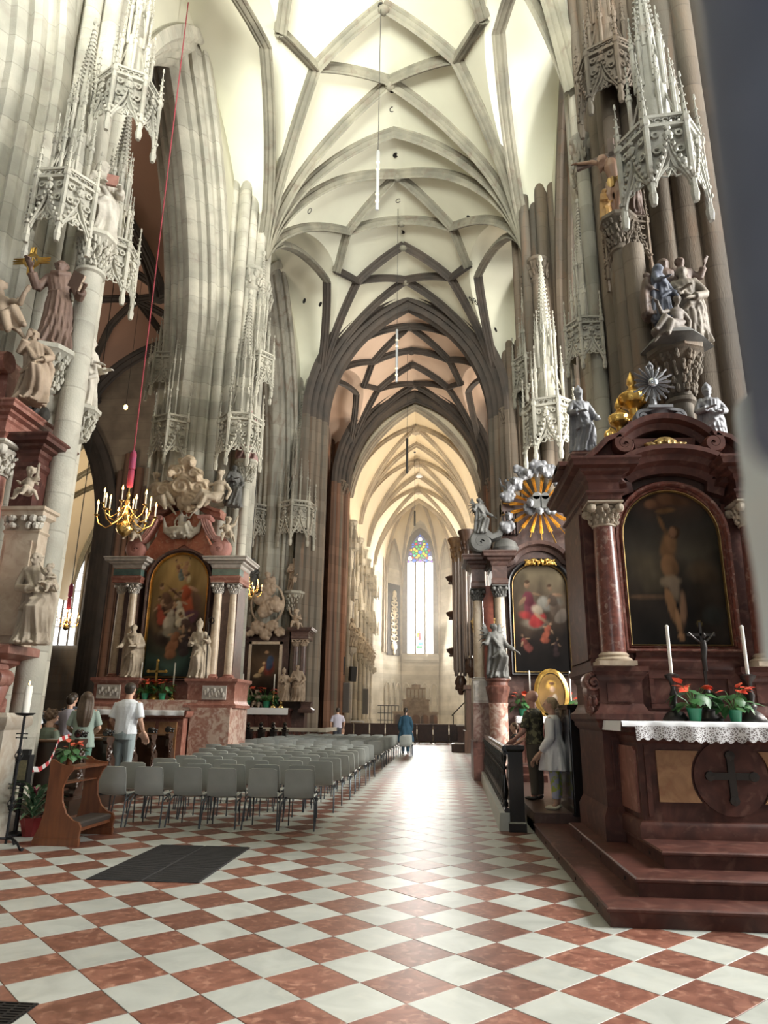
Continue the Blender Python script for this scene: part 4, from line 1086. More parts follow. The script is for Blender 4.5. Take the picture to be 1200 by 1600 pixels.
def column(T, x, y, z0, z1, r, ms, mb_, mc, capscale=1.0):
    H = z1-z0; ch = r*2.0*capscale; bh = r*1.0
    b = MB(); b.lathe([(r, z0+bh), (r*1.02, z0+H*.35), (r*.86, z1-ch)], (x, y, 0), 24)
    s = T.part(b, 'column', ms, None, 50)
    b = MB(); b.loftrect([(r*2.9, r*2.9, z0), (r*2.9, r*2.9, z0+bh*.35)], (x, y, 0))
    b.lathe([(r*1.42, z0+bh*.35), (r*1.45, z0+bh*.5), (r*1.3, z0+bh*.62), (r*1.12, z0+bh*.7), (r*1.2, z0+bh*.85), (r*1.0, z0+bh*1.05)], (x, y, 0), 24)
    T.part(b, 'column_base', mb_, s)
    b = MB(); zc = z1-ch
    b.lathe([(r*.86, zc-.01), (r*.98, zc), (r*.98, zc+ch*.06), (r*.88, zc+ch*.1), (r*1.02, zc+ch*.6), (r*1.3, zc+ch*.8)], (x, y, 0), 16)
    leafy(b, (x, y, zc+ch*.05), r*.98, ch*.62, 13, tiers=3)
    for sx in (-1, 1):
        for sy in (-1, 1):
            b.lathe([(0, -r*.2), (r*.36, -r*.2), (r*.36, r*.2), (0, r*.2)], (x+sx*r*1.12, y+sy*r*1.12, zc+ch*.72), 10)
            b.ell((x+sx*r*1.15, y+sy*r*1.15, zc+ch*.7), (r*.38, r*.38, r*.4), 7, 5)
    b.ell((x, y-r*1.2, zc+ch*.76), (r*.32, r*.2, r*.32), 7, 5)
    b.loftrect([(r*2.5, r*2.5, zc+ch*.88), (r*2.9, r*2.9, zc+ch*.93), (r*2.9, r*2.9, z1)], (x, y, 0))
    T.part(b, 'capital', mc, s)
    return s
def arch_path(x0, x1, zb, zsp, n=16, rise=None):
    c = (x0+x1)/2; r = (x1-x0)/2; rise = rise or r
    P = [(x0, zb), (x0, zsp)]+[(c-r*cos(pi*i/n), zsp+rise*sin(pi*i/n)) for i in range(1, n)]+[(x1, zsp), (x1, zb)]
    return P, c
def arch_frame(T, x0, x1, zb, zsp, y, w, d, m, name='frame', rise=None, bottom=True, parent=None):
    # moulded frame round an arched opening; the profile lies outside the opening
    P, c = arch_path(x0, x1, zb, zsp, rise=rise)
    pts = [(x, y, z) for x, z in P]
    if bottom: pr = True
    N = []
    for k, (x, z) in enumerate(P):
        if z <= zsp: N.append((-1 if x < c else 1, 0, 0))
        else: N.append((x-c, 0, (z-zsp)))
    if bottom: N[0] = (-1, 0, -1); N[-1] = (1, 0, -1)
    b = MB()
    prf = [(0, 0), (-d*.55, 0), (-d*.8, w*.12), (-d*.6, w*.3), (-d*.95, w*.5), (-d, w*.75), (-d*.5, w*.9), (-d*.35, w), (0, w)]
    sg = 1
    # lateral axis: choose so that the moulding comes towards the viewer (-y)
    t = Vector(pts[1])-Vector(pts[0]); l = t.normalized().cross(Vector(N[1]).normalized())
    if l.y > 0: sg = 1
    else: sg = -1
    b.sweep(pts, [(sg*a, q) for a, q in prf], N, close=bottom)
    return T.part(b, name, m, parent, 40)
def candlestick(name, x, y, z, h, ch, label, m=brass, r=.05, group=None, lit=False, cr=.017):
    T = Thing(name, (x, y, z), label, 'candlestick', group)
    b = MB(); b.lathe([(0, z), (r*1.25, z), (r*1.3, z+.02), (r*.9, z+h*.16), (r*.35, z+h*.24), (r*.5, z+h*.32), (r*.26, z+h*.4), (r*.42, z+h*.55), (r*.22, z+h*.66), (r*.3, z+h*.82), (r*.7, z+h*.93), (r*.75, z+h*.97), (r*.3, z+h)], (x, y, 0), 14)
    st = T.part(b, 'stem', m, None, 50)
    b = MB(); b.lathe([(cr, z+h-.01), (cr, z+h+ch-.01), (cr*.4, z+h+ch)], (x, y, 0), 10); c = T.part(b, 'candle', wax)
    b = MB(); b.tube([(x, y, z+h+ch-.005), (x, y, z+h+ch+.02)], .002, 5); T.part(b, 'wick', black_m, c)
    if lit:
        b = MB(); b.lathe([(0, 0), (.012, .014), (.009, .035), (0, .06)], (x, y, z+h+ch+.012), 8); T.part(b, 'flame', flame_m, c)
    return T
def anthurium(name, x, y, z, s, label, group=None, seed=0, pot=pot_green):
    T = Thing(name, (x, y, z), label, 'potted plant', group); r = random.Random(seed)
    n = 14; b = MB(); b.lathe([(.055*s, z), (.075*s, z+.12*s), (.08*s, z+.13*s), (.07*s, z+.125*s), (0, z+.115*s)], (x, y, 0), 16, fold=lambda a, q: .03*sin(8*a)); T.part(b, 'pot', pot)
    lf = MB(); lf.add([(0, 0, 0), (.05, .03, .012), (.062, .09, .0), (0, .17, -.03), (-.062, .09, 0), (-.05, .03, .012), (0, .08, .018)], [(0, 1, 6), (1, 2, 6), (2, 3, 6), (3, 4, 6), (4, 5, 6), (5, 0, 6)])
    lme = lf.mesh('leaf', leaf_m, 60); fme = lf.mesh('flower', flower_red, 60)
    st = MB()
    for k in range(20):
        a = r.random()*6.28; l = s*(.10+.10*r.random()); hz = z+s*(.14+.16*r.random())
        p = Vector((x+l*cos(a), y+l*sin(a)*.7, hz)); st.tube([(x, y, z+.1*s), (x+l*.5*cos(a), y+l*.35*sin(a), z+.6*(hz-z)+.05*s), p], .0035*s, 4)
        o = T.put(lme, 'leaf', p, a-pi/2); o.rotation_euler = (r.uniform(-.9, .1), r.uniform(-.3, .3), a-pi/2); o.scale = (s*.95,)*3
    for k in range(9):
        a = r.random()*6.28; l = s*(.05+.10*r.random()); hz = z+s*(.30+.10*r.random())
        p = Vector((x+l*cos(a), y+l*sin(a)*.6, hz)); st.tube([(x, y, z+.1*s), (x+l*.3*cos(a), y+l*.2*sin(a), z+.22*s), p], .003*s, 4)
        o = T.put(fme, 'flower', p); o.rotation_euler = (r.uniform(-.2, .9), r.uniform(-.4, .4), a-pi/2); o.scale = (s*.75,)*3
    T.part(st, 'stems', leaf_l)
    return T
def rays(b, cx, y, cz, r0, r1, n, w, seed=0, th=.02):
    rr = random.Random(seed)
    for k in range(n):
        a = 2*pi*k/n+.1
        for d, q in ((0, 1), (-.05, .86), (.05, .86)):
            l = r1*q*(.8+.2*rr.random() if d == 0 else .8); u = Vector((cos(a+d), 0, sin(a+d))); v = Vector((-u.z, 0, u.x))
            p0 = Vector((cx, y, cz))+u*r0; p1 = Vector((cx, y, cz))+u*l; ww = w*.5
            b.add([p0+v*ww*.5, p0-v*ww*.5, p1-v*ww, p1+v*ww, p0+Vector((0, -th, 0)), p1+Vector((0, -th, 0))], [(0, 4, 5, 3), (4, 1, 2, 5), (3, 5, 2), (0, 1, 4), (0, 3, 2, 1)])
# figures reused on the altars
F_bishop = lib('bishop', figure, stat_silver, .011, 1, h=1.0, hair='mitre', beard=True, L=((-.2, -.03, .62), (-.1, -.17, .6)), R=((.2, -.02, .6), (.16, -.16, .52)), sway=.03, seed=3, knee=.12)
F_pope = lib('bishop_stole', figure, stat_silver, .011, 1, h=1.0, hair='mitre', beard=False, L=((-.19, -.03, .62), (-.06, -.19, .62)), R=((.2, -.02, .62), (.07, -.18, .57)), sway=.02, seed=5, nfold=14, surplice=True, belt=False)
F_saintA = lib('saint', figure, stat_pale, .030, 1, h=2.0, hair='short', beard=True, L=((-.2, -.02, .6), (-.05, -.2, .62)), R=((.2, .0, .6), (.13, -.17, .5)), sway=.03, seed=8, knee=.15)
F_prelate = lib('prelate', figure, stat_stone, .030, 1, h=2.0, hair='short', L=((-.2, -.02, .6), (-.22, -.16, .57)), R=((.19, .0, .6), (.04, -.2, .58)), sway=.03, seed=11, nfold=15, surplice=True, knee=.1)
F_mitred = lib('mitred_bishop', figure, stat_stone, .030, 1, h=2.0, hair='mitre', beard=True, L=((-.19, -.02, .6), (-.06, -.2, .6)), R=((.2, -.03, .64), (.2, -.15, .66)), sway=.035, seed=13, nfold=10, knee=.15)
F_angel = lib('angel', figure, stat_grey, .026, 1, h=1.55, hair='curls', L=((-.2, -.02, .62), (-.3, -.12, .62)), R=((.2, -.02, .60), (.32, -.12, .50)), sway=.05, seed=21, nfold=9, wings=.75, knee=.2, turn=.3)
F_putto = lib('putto', putto, stat_stone, .018, 1, h=.9)
F_putto2 = lib('putto_turned', putto, stat_stone, .018, 1, h=.9, pose=1, seed=2)
F_seat = lib('seated_angel', seated, stat_stone, .024, 1, h=1.5)
F_seatr = lib('seated_angel_mirrored', seated, stat_stone, .024, 1, h=1.5, s_=-1, seed=3)
# ------------------------------------------------------------------ the large red marble altar on the right
Y = 8.7; xa = 2.98
T = Thing('altar', (xa, 8.6, 0), 'large red marble altar with a dark arched painting, nearest on the right', 'altar')
for k, (x0, y0, z0, z1, ye) in enumerate(((1.33, 6.47, 0, .15, 11.2), (1.67, 6.85, .15, .30, 10.2), (2.03, 7.28, .30, .45, 8.7))):
    b = MB(); b.box(x0+.025, 5.2, y0+.025, ye, z0, z1-.04)
    b.loftrect([(5.2-x0-.02, ye-y0-.02, z1-.04), (5.2-x0, ye-y0, z1-.03), (5.2-x0, ye-y0, z1-.012), (5.2-x0-.03, ye-y0-.03, z1)], ((x0+5.2)/2, (y0+ye)/2, 0))
    st = T.part(b, 'step', red_m, None, 30)
    for q in range(4):
        yy = y0+.5+q*1.05
        if yy < ye-.2: T.part(MB().cb((x0+.024, yy, z0+.055), .01, .03, .03), 'stud', iron_dark, st)
    T.part(MB().cb((x0+1.6, y0+.024, z0+.06), .03, .01, .03), 'stud', iron_dark, st)
# table
b = MB(); b.box(2.08, 3.88, 8.02, 8.9, .45, 1.5)
rect_prof(b, 2.08, 3.88, 8.02, 8.9, [(0, .45), (.05, .45), (.05, .57), (.03, .60), (0, .62)])
rect_prof(b, 2.08, 3.88, 8.02, 8.9, [(0, 1.38), (.03, 1.42), (.03, 1.45), (.08, 1.49), (.08, 1.52)])
body = T.part(b, 'altar_table', red_m)
b = MB(); rect_prof(b, 1.96, 4.0, 7.9, 8.9, [(0, 1.52), (.02, 1.53), (.02, 1.58), (0, 1.6)]); T.part(b, 'altar_slab', red_m)
for x0 in (2.14, 3.77): T.part(MB().xz([(x0, .66), (x0, 1.36), (x0+.05, 1.36), (x0+.05, .66)], 7.995, 8.03), 'moulded_strip', red_m, body, 0)
b = MB(); b.yz([(8.1, .68), (8.1, 1.3), (8.14, 1.34), (8.72, 1.34), (8.76, 1.3), (8.76, .68)], 2.055, 2.1); T.part(b, 'moulded_panel', red_lite, body)
for s in (-1, 1):
    cx, cz, r = 3.0, 1.05, .40
    P = [(cx+s*.74, .80), (cx+s*.74, 1.31)]
    e = np.linspace(math.asin(.26/r), -math.asin(.25/r), 9)
    P += [(cx+s*r*cos(t), cz+r*sin(t)) for t in e]
    b = MB(); b.xz(P, 7.995, 8.03); T.part(b, 'inlaid_panel', orange_m, body, 0, 'panel of orange veined marble')
b = MB(); b.xz([(3.0+.375*cos(2*pi*i/28), 1.05+.375*sin(2*pi*i/28)) for i in range(28)], 7.99, 8.03); T.part(b, 'roundel', red_m, body, 0)
b = MB(); b.box(2.965, 3.035, 7.955, 7.995, .83, 1.27); b.box(2.78, 2.964, 7.955, 7.995, 1.03, 1.10); b.box(3.036, 3.22, 7.955, 7.995, 1.03, 1.10)
for x, z in ((3.0, 1.27), (3.0, .83), (2.78, 1.065), (3.22, 1.065)):
    b.lathe([(0, 0), (.05, 0), (.05, .04), (0, .045)], (0, 0, 0), 8); b.v[-len(b.v)+0:] = b.v[-len(b.v)+0:]
    n = 32; vs = b.v[-n:]; b.v[-n:] = [(x+v[0], 7.99-v[2], z+v[1]) for v in vs]
T.part(b, 'cross_relief', bronze, body, 0, 'dark cross in relief on the altar front')
# pedestals beside the table and the predella
for s in (-1, 1):
    X = lambda v: xa+s*(v-xa) if s > 0 else v
    x0, x1 = (1.84, 2.42) if s < 0 else (3.55, 4.13)
    b = MB(); y0, y1 = 8.72, 10.2
    b.box(x0+.05, x1-.03, y0+.05, y1, .3, 2.23)
    rect_prof(b, x0+.05, x1-.03, y0+.05, y1, [(0, .3), (.05, .3), (.05, .55), (.03, .6), (0, .66)])
    rect_prof(b, x0+.05, x1-.03, y0+.05, y1, [(0, 1.48), (.05, 1.54), (.05, 1.58), (.09, 1.62), (.09, 1.68), (.04, 1.72), (.0, 1.8)])
    rect_prof(b, x0+.05, x1-.03, y0+.05, y1, [(0, 2.06), (.03, 2.1), (.03, 2.13), (.08, 2.17), (.08, 2.23)])
    pd = T.part(b, 'pedestal', red_m)
    b = MB()
    for xx in (x0+.14, x1-.2): b.box(xx, xx+.02, y0+.03, y0+.06, .8, 1.42)
    b.box(x0+.16, x1-.2, y0+.03, y0+.06, .8, .83); b.box(x0+.16, x1-.2, y0+.03, y0+.06, 1.39, 1.42); b.box(x0+.20, x1-.26, y0+.035, y0+.06, .87, 1.36)
    T.part(b, 'moulded_panel', red_m, pd, 0)
    T.part(MB().box(x0+.14, x1-.14, y0+.03, y0+.06, 1.82, 2.03), 'frieze_panel', red_m, pd, 0)
    xs = x0 if s < 0 else x1
    b = MB(); volute(b, xs, 2.04, .11, y0+.06, y0+.34, -s, 1.6, pi/2, None, .2); b.lathe([(0, 0), (.10, .1), (.12, .35), (.09, .45)], (xs, y0+.2, 1.6), 8); leafy(b, (xs, y0+.12, 1.66), .06, .22, 6)
    T.part(b, 'scroll_console', red_mot, pd)
b = MB(); b.box(2.38, 3.62, 8.86, 10.1, .45, 2.45); b.box(2.5, 3.46, 8.83, 8.87, 1.75, 1.80); b.box(2.5, 3.46, 8.83, 8.87, 2.1, 2.15); b.box(2.5, 2.55, 8.83, 8.87, 1.805, 2.095); b.box(3.41, 3.46, 8.83, 8.87, 1.805, 2.095)
rect_prof(b, 2.38, 3.58, 8.86, 10.1, [(0, 2.2), (.03, 2.24), (.04, 2.3), (0, 2.36)])
for x0, x1 in ((2.35, 3.65),): rect_prof(b, x0, x1, 8.85, 9.2, [(0, 1.6), (.03, 1.6), (.03, 1.68), (0, 1.72)])
T.part(b, 'predella', red_m)
# back wall, pilasters and columns
b = MB(); b.box(2.2, 3.76, 9.0, 9.9, 2.2, 4.75); T.part(b, 'retable', dark_m)
for s in (-1, 1):
    x0, x1 = (1.86, 2.34) if s < 0 else (3.62, 4.10)
    b = MB(); b.box(x0, x1, 8.92, 10.2, 2.2, 4.3); xo = x0 if s < 0 else x1
    b.box(xo-.03, xo+.03, 9.0, 10.1, 2.32, 4.2)
    b.box(x0-.02, x1+.02, 8.9, 10.22, 2.2, 2.3); b.box(x0-.02, x1+.02, 8.9, 10.22, 2.34, 2.38); T.part(b, 'pilaster', red_m, None, 0)
    column(T, 2.08 if s < 0 else 3.88, 8.74, 2.23, 4.25, .15, red_mot, cream_m, stat_stone, 1.0)
    b = MB(); xc_ = 2.08 if s < 0 else 3.88
    b.box(xc_-.19, xc_+.19, 8.56, 10.2, 4.25, 4.52)
    rect_prof(b, xc_-.19, xc_+.19, 8.56, 10.2, [(0, 4.25), (.02, 4.27), (.02, 4.33), (.05, 4.35), (.05, 4.38), (0, 4.4)])
    rect_prof(b, xc_-.19, xc_+.19, 8.56, 10.2, cornice(4.5, .27, .24))
    T.part(b, 'entablature', red_m, None, 30)
# arched cornice over the painting
b = MB()
P = [(2.3, 4.50), (2.42, 4.52)]+[(xa+.62*sin(t)*1.0, 4.55+.27*cos(t)) for t in np.linspace(-1.35, 1.35, 17)]+[(3.54, 4.52), (3.66, 4.50)]
pts = [(x, 8.95, z) for x, z in P]; N = [(0, 0, 1)]*2+[(x-xa, 0, .5) for x, z in P[2:-2]]+[(0, 0, 1)]*2
b.sweep(pts, [(.0, -.12), (.12, -.12), (.14, -.02), (.24, .02), (.26, .10), (.36, .14), (.36, .2), (0, .22)], N)
b2 = MB(); b2.sweep(pts, [(-q, w) for q, w in [(.0, -.12), (.12, -.12), (.14, -.02), (.24, .02), (.26, .10), (.36, .14), (.36, .2), (0, .22)]], N)
t0 = Vector(pts[1])-Vector(pts[0]); lz = t0.normalized().cross(Vector(N[0]))
T.part(b if lz.y < 0 else b2, 'arched_cornice', red_m)
arch_frame(T, 2.33, 3.55, 2.48, 3.87, 8.93, .12, .14, red_mot, 'picture_frame', rise=.62)
arch_frame(T, 2.355, 3.525, 2.505, 3.87, 8.90, .022, .05, gold_dark, 'gilt_fillet', rise=.59)
def paint_r1(U, V, asp):
    C = base(U, V, [(0, (.012, .010, .009)), (.3, (.022, .016, .012)), (.6, (.045, .038, .028)), (.8, (.03, .026, .022)), (1, (.045, .026, .018))], 3, .5)
    fl = (.16, .085, .04); dk = (.06, .033, .018)
    C = brush(C, U, V, asp, [(-.5, .45, .4, .5, .2, (.07, .055, .035), 1), (.6, .45, .35, .3, 0, (.065, .045, .028), 1), (-.55, .3, .4, .06, 0, (.10, .06, .035), .8), (.7, .18, .25, .3, 0, (.03, .035, .032), 1),
        (-.2, .93, .3, .16, .3, (.12, .06, .035), .8), (.15, .95, .4, .14, -.2, (.13, .065, .035), .8), (-.35, .92, .14, .12, 0, (.18, .09, .05), .8),
        (-.03, .62, .20, .42, -.12, fl), (-.06, .5, .18, .26, .1, fl), (.0, .66, .14, .2, 0, (.20, .11, .055), .6), (-.14, .78, .07, .3, .35, fl), (-.02, .875, .24, .07, .1, fl, .4), (.1, .73, .12, .16, 0, dk), (.07, .73, .08, .13, 0, (.22, .12, .07)),
        (-.1, .40, .24, .18, .2, (.19, .14, .09)), (-.02, .35, .12, .3, .1, (.15, .11, .075), .6), (-.12, .25, .09, .42, .18, fl), (.0, .14, .075, .36, .10, (.20, .11, .055)), (.12, .22, .07, .42, -.05, (.15, .085, .05), .6), (.03, .045, .06, .09, .3, (.22, .12, .06)), (.42, .13, .06, .06, 0, (.20, .15, .06))])
    return C
picture('painting', 1.17, 1.95, paint_r1, T.root, Vector((2.94, 8.91, 2.51))-T.loc, arch=.585)
# broken pediment, cap and scrolls
for s in (-1, 1):
    b = MB(); X = lambda u: xa+s*u
    tail = [(X(1.42), 4.80), (X(1.25), 4.80), (X(1.08), 4.86), (X(.92), 5.0), (X(.78), 5.14), (X(.64), 5.19)]
    volute(b, X(.56), 5.06, .13, 8.65, 9.1, s*-1 if s < 0 else -1, 1.7, pi/2, tail, .3)
    b.xz([(X(1.42), 4.75), (X(1.42), 4.82), (X(1.1), 4.88), (X(.9), 5.02), (X(.72), 5.12), (X(.5), 5.0), (X(.45), 4.78)][::s], 8.8, 9.3)
    T.part(b, 'pediment_scroll', red_m)
    b = MB(); rect_prof(b, X(.92)-.2, X(.92)+.2, 9.25, 9.65, [(0, 4.7), (0, 5.08), (.04, 5.1), (.04, 5.14), (0, 5.18), (0, 5.2)]); T.part(b, 'statue_plinth', red_m)
b = MB(); b.xz([(xa-.34, 4.8), (xa-.40, 5.2), (xa+.40, 5.2), (xa+.34, 4.8)], 8.85, 9.4); 
P = [(xa+.56*sin(t)/sin(.9), 4.72+.70*cos(t)) for t in np.linspace(-.9, .9, 15)]
pts = [(x, 8.9, z) for x, z in P]; N = [(x-xa, 0, .7) for x, z in P]
for sg in (1, -1):
    bb = MB(); bb.sweep(pts, [(sg*-.5, -.08), (sg*.0, -.08), (sg*.05, 0), (sg*.14, .03), (sg*.16, .1), (sg*.0, .13), (sg*-.5, .13)], N)
    if sg == (1 if (Vector(pts[1])-Vector(pts[0])).cross(Vector(N[0])).y < 0 else -1): b.v, b.f, b.mi = b.v+bb.v, b.f+[tuple(i+len(b.v) for i in f) for f in bb.f], b.mi+bb.mi
T.part(b, 'pediment_cap', red_m, None, 30)
b = MB(); b.ell((xa, 8.82, 5.04), (.2, .05, .17), 12, 8); leafy(b, (xa, 8.82, 4.95), .2, .18, 14, sy=.2); head(b, (xa, 8.78, 5.09), .075, hair='curls')
for s in (-1, 1): b.tube([(xa+s*.15, 8.8, 5.0), (xa+s*.35, 8.79, 4.86), (xa+s*.62, 8.8, 4.84), (xa+s*.72, 8.8, 4.95)], [.05, .045, .04, .03], 7)
T.put(sculpt(b, 'cartouche', gold_dark, .012, 1), 'cartouche', (0, 0, 0))
b = MB(); rect_prof(b, xa-.14, xa+.14, 8.85, 9.1, [(0, 5.42), (.03, 5.44), (0, 5.5), (-.06, 5.56), (-.02, 5.62), (.02, 5.64), (.02, 5.68)])
for s in (-1, 1): volute(b, xa+s*.24, 5.53, .085, 8.86, 9.08, -s, 1.5, pi/2, [(xa+s*.05, 5.66), (xa+s*.15, 5.63)], .3)
T.part(b, 'top_scrolls', stat_silver)
T2 = Thing('starburst', (xa-.05, 8.95, 5.68), 'dark metal star of rays on top of the red marble altar', 'finial')
b = MB(); b.lathe([(.05, 5.68), (.045, 5.8), (.03, 6.3), (.05, 6.32), (0, 6.4)], (xa-.05, 8.97, 0), 8); T2.part(b, 'stand', stat_silver)
b = MB(); rays(b, xa-.05, 8.93, 6.04, .06, .30, 18, .03, 1); T2.part(b, 'rays', stat_silver, None, 0)
b = MB(); b.ell((xa-.05, 8.9, 6.04), (.07, .05, .07), 12, 8); T2.part(b, 'boss', mat('silvered', (.55, .58, .62), .25, metal=.9))
place('statue', F_bishop, (2.06, 9.45, 5.2), 'silver grey bishop statue with an open arm, left on the red altar top', rz=.25)
place('statue', F_pope, (3.86, 9.45, 5.2), 'silver grey mitred statue with joined hands, right on the red altar top', rz=-.1)
gm = MB(); gm.lathe([(.05, 0), (.12, .03), (.05, .12), (.06, .2), (.16, .28), (.17, .38), (.06, .46), (.03, .5), (.06, .54), (.05, .6), (0, .72)], n=14); leafy(gm, (0, 0, .24), .13, .14, 10); volute(gm, .17, .08, .10, -.05, .05, 1, 1.5); volute(gm, -.17, .08, .10, -.05, .05, -1, 1.5)
GOLDF = sculpt(gm, 'gilded_finial', gold, .012, 1)
for k, (x, y, s_, lb) in enumerate(((968, 662, .95, 'gilded scroll finial behind the left scroll of the red altar'), (990, 640, 1.25, 'taller gilded finial nearer the star behind the red altar'))):
    p = at(x, y, 9.9); place('finial', GOLDF, (p.x, p.y, p.z-.25), lb, 'finial', sc=s_)
    b = MB(); b.box(p.x-.14, p.x+.14, 9.75, 10.05, 4.6, p.z-.25); T.part(b, 'finial_block', red_m, None, 0)
# cloth with a lace hem
lace = mat('white_lace', (.78, .78, .80), .85)
N = lace.node_tree.nodes; L = lace.node_tree.links
tc = N.new('ShaderNodeNewGeometry'); mp = N.new('ShaderNodeMapping'); mp.inputs['Scale'].default_value = (7.5, 0, 7.5); mp.inputs['Rotation'].default_value = (0, radians(45), 0)
ck = N.new('ShaderNodeTexVoronoi'); ck.inputs['Scale'].default_value = 5.5; ck.feature = 'DISTANCE_TO_EDGE'; L.new(tc.outputs['Position'], mp.inputs[0]); L.new(mp.outputs[0], ck.inputs['Vector'])
mp2 = N.new('ShaderNodeTexWave'); mp2.wave_type = 'RINGS'; mp2.inputs['Scale'].default_value = 3.3
mr = N.new('ShaderNodeMapRange'); mr.inputs[1].default_value = .08; mr.inputs[2].default_value = .16; L.new(ck.outputs[0], mr.inputs[0])
mx = N.new('ShaderNodeMix'); mx.data_type = 'RGBA'; mx.inputs[6].default_value = (.74, .74, .76, 1); mx.inputs[7].default_value = (.20, .18, .18, 1); L.new(mr.outputs[0], mx.inputs[0]); L.new(mx.outputs[2], N['Principled BSDF'].inputs['Base Color'])
T = Thing('altar_cloth', (xa, 8.3, 1.6), 'white altar cloth with a scalloped lace hem on the large red altar', 'altar cloth')
def wavy(u): return .012*sin(u*9)+.008*sin(u*23+1)
us = np.linspace(1.9, 4.05, 80)
b = MB(); b.grid([[(u, y, 1.606+.002*sin(u*8)) for u in us] for y in (8.85, 8.3, 7.9, 7.875)]+[[(u, 7.862+wavy(u)*.4, 1.595) for u in us], [(u, 7.855+wavy(u), 1.55) for u in us]])
b.grid([[(1.9-.004, y, 1.606) for y in (8.85, 7.875)], [(1.885, y, 1.50) for y in (8.85, 7.875)]]); cl = T.part(b, 'linen', white_cloth, None, 60)
b = MB(); rows = []
for k in range(7):
    t = k/6; row = []
    for u in np.linspace(2.03, 4.05, 150):
        sc_ = abs(sin(u*pi/.105)); d = .125+.03*sc_+.012*sin(u*5)
        row.append((u, 7.850+wavy(u)*(1+.5*t)-.012*t, 1.555-d*t))
    rows.append(row)
b.grid(rows); T.part(b, 'lace_hem', lace, None, 60)
candlestick('candlestick', 2.63, 8.4, 1.61, .52, .55, 'tall white candle in a dark holder, left on the red altar', bronze, .11, cr=.02)
candlestick('candlestick', 3.47, 8.4, 1.61, .52, .55, 'tall white candle in a dark holder, right of the crucifix on the red altar', bronze, .11, cr=.02)
anthurium('potted_plant', 2.79, 8.25, 1.61, 1.05, 'red flowering plant in a green pot, left of the crucifix on the red altar', seed=1)
anthurium('potted_plant', 3.22, 8.25, 1.61, .95, 'red flowering plant in a green pot, right of the crucifix on the red altar', seed=5)
T = Thing('crucifix', (3.02, 8.45, 1.61), 'black standing crucifix on the red altar before the dark painting', 'crucifix')
b = MB(); b.lathe([(.14, 1.61), (.15, 1.64), (.08, 1.72), (.10, 1.8), (.05, 1.9), (.02, 2.0)], (3.02, 8.45, 0), 10); T.part(b, 'foot', bronze)
b = MB(); b.box(3.005, 3.035, 8.44, 8.46, 1.95, 2.72); b.box(2.86, 3.18, 8.44, 8.46, 2.56, 2.59); T.part(b, 'cross', bronze)
b = MB(); b.tube([(3.02, 8.41, 2.16), (3.01, 8.405, 2.3), (3.03, 8.41, 2.42), (3.02, 8.42, 2.5)], [.02, .03, .035, .04], 8); b.ell((3.03, 8.39, 2.56), (.025, .028, .034), 8, 6)
for s in (-1, 1): b.tube([(3.02+s*.03, 8.42, 2.49), (3.02+s*.08, 8.42, 2.53), (3.02+s*.145, 8.425, 2.6)], [.014, .012, .009], 6)
T.part(b, 'corpus', bronze, None, 60)
# ------------------------------------------------------------------ left altar with the tall arched gold framed painting
T = Thing('altar', (-7.85, 20.4, 0), 'tall marble altar with gold framed arched painting and cloud sculpture, left behind the pews', 'altar')
xl = -7.85
b = MB(); b.box(-9.7, -6.95, 19.2, 20.6, 0, 1.58); rect_prof(b, -9.7, -6.95, 19.2, 20.6, [(0, 0), (.06, 0), (.06, .22), (0, .26)]); rect_prof(b, -9.75, -6.9, 19.1, 20.6, [(0, 1.5), (.06, 1.54), (.1, 1.6), (.1, 1.68)])
tb = T.part(b, 'altar_table', red_lite)
for x0, x1 in ((-9.5, -9.05), (-8.95, -7.7), (-7.6, -7.1)):
    b = MB(); b.loftrect([(x1-x0, .05, .45), (x1-x0, .05, 1.4)], ((x0+x1)/2, 19.19, 0)); T.part(b, 'inlaid_panel', orange_m, tb, 0)
b = MB(); b.box(-9.0, -6.8, 19.75, 20.6, 1.68, 1.98); T.part(b, 'altar_step', mott)
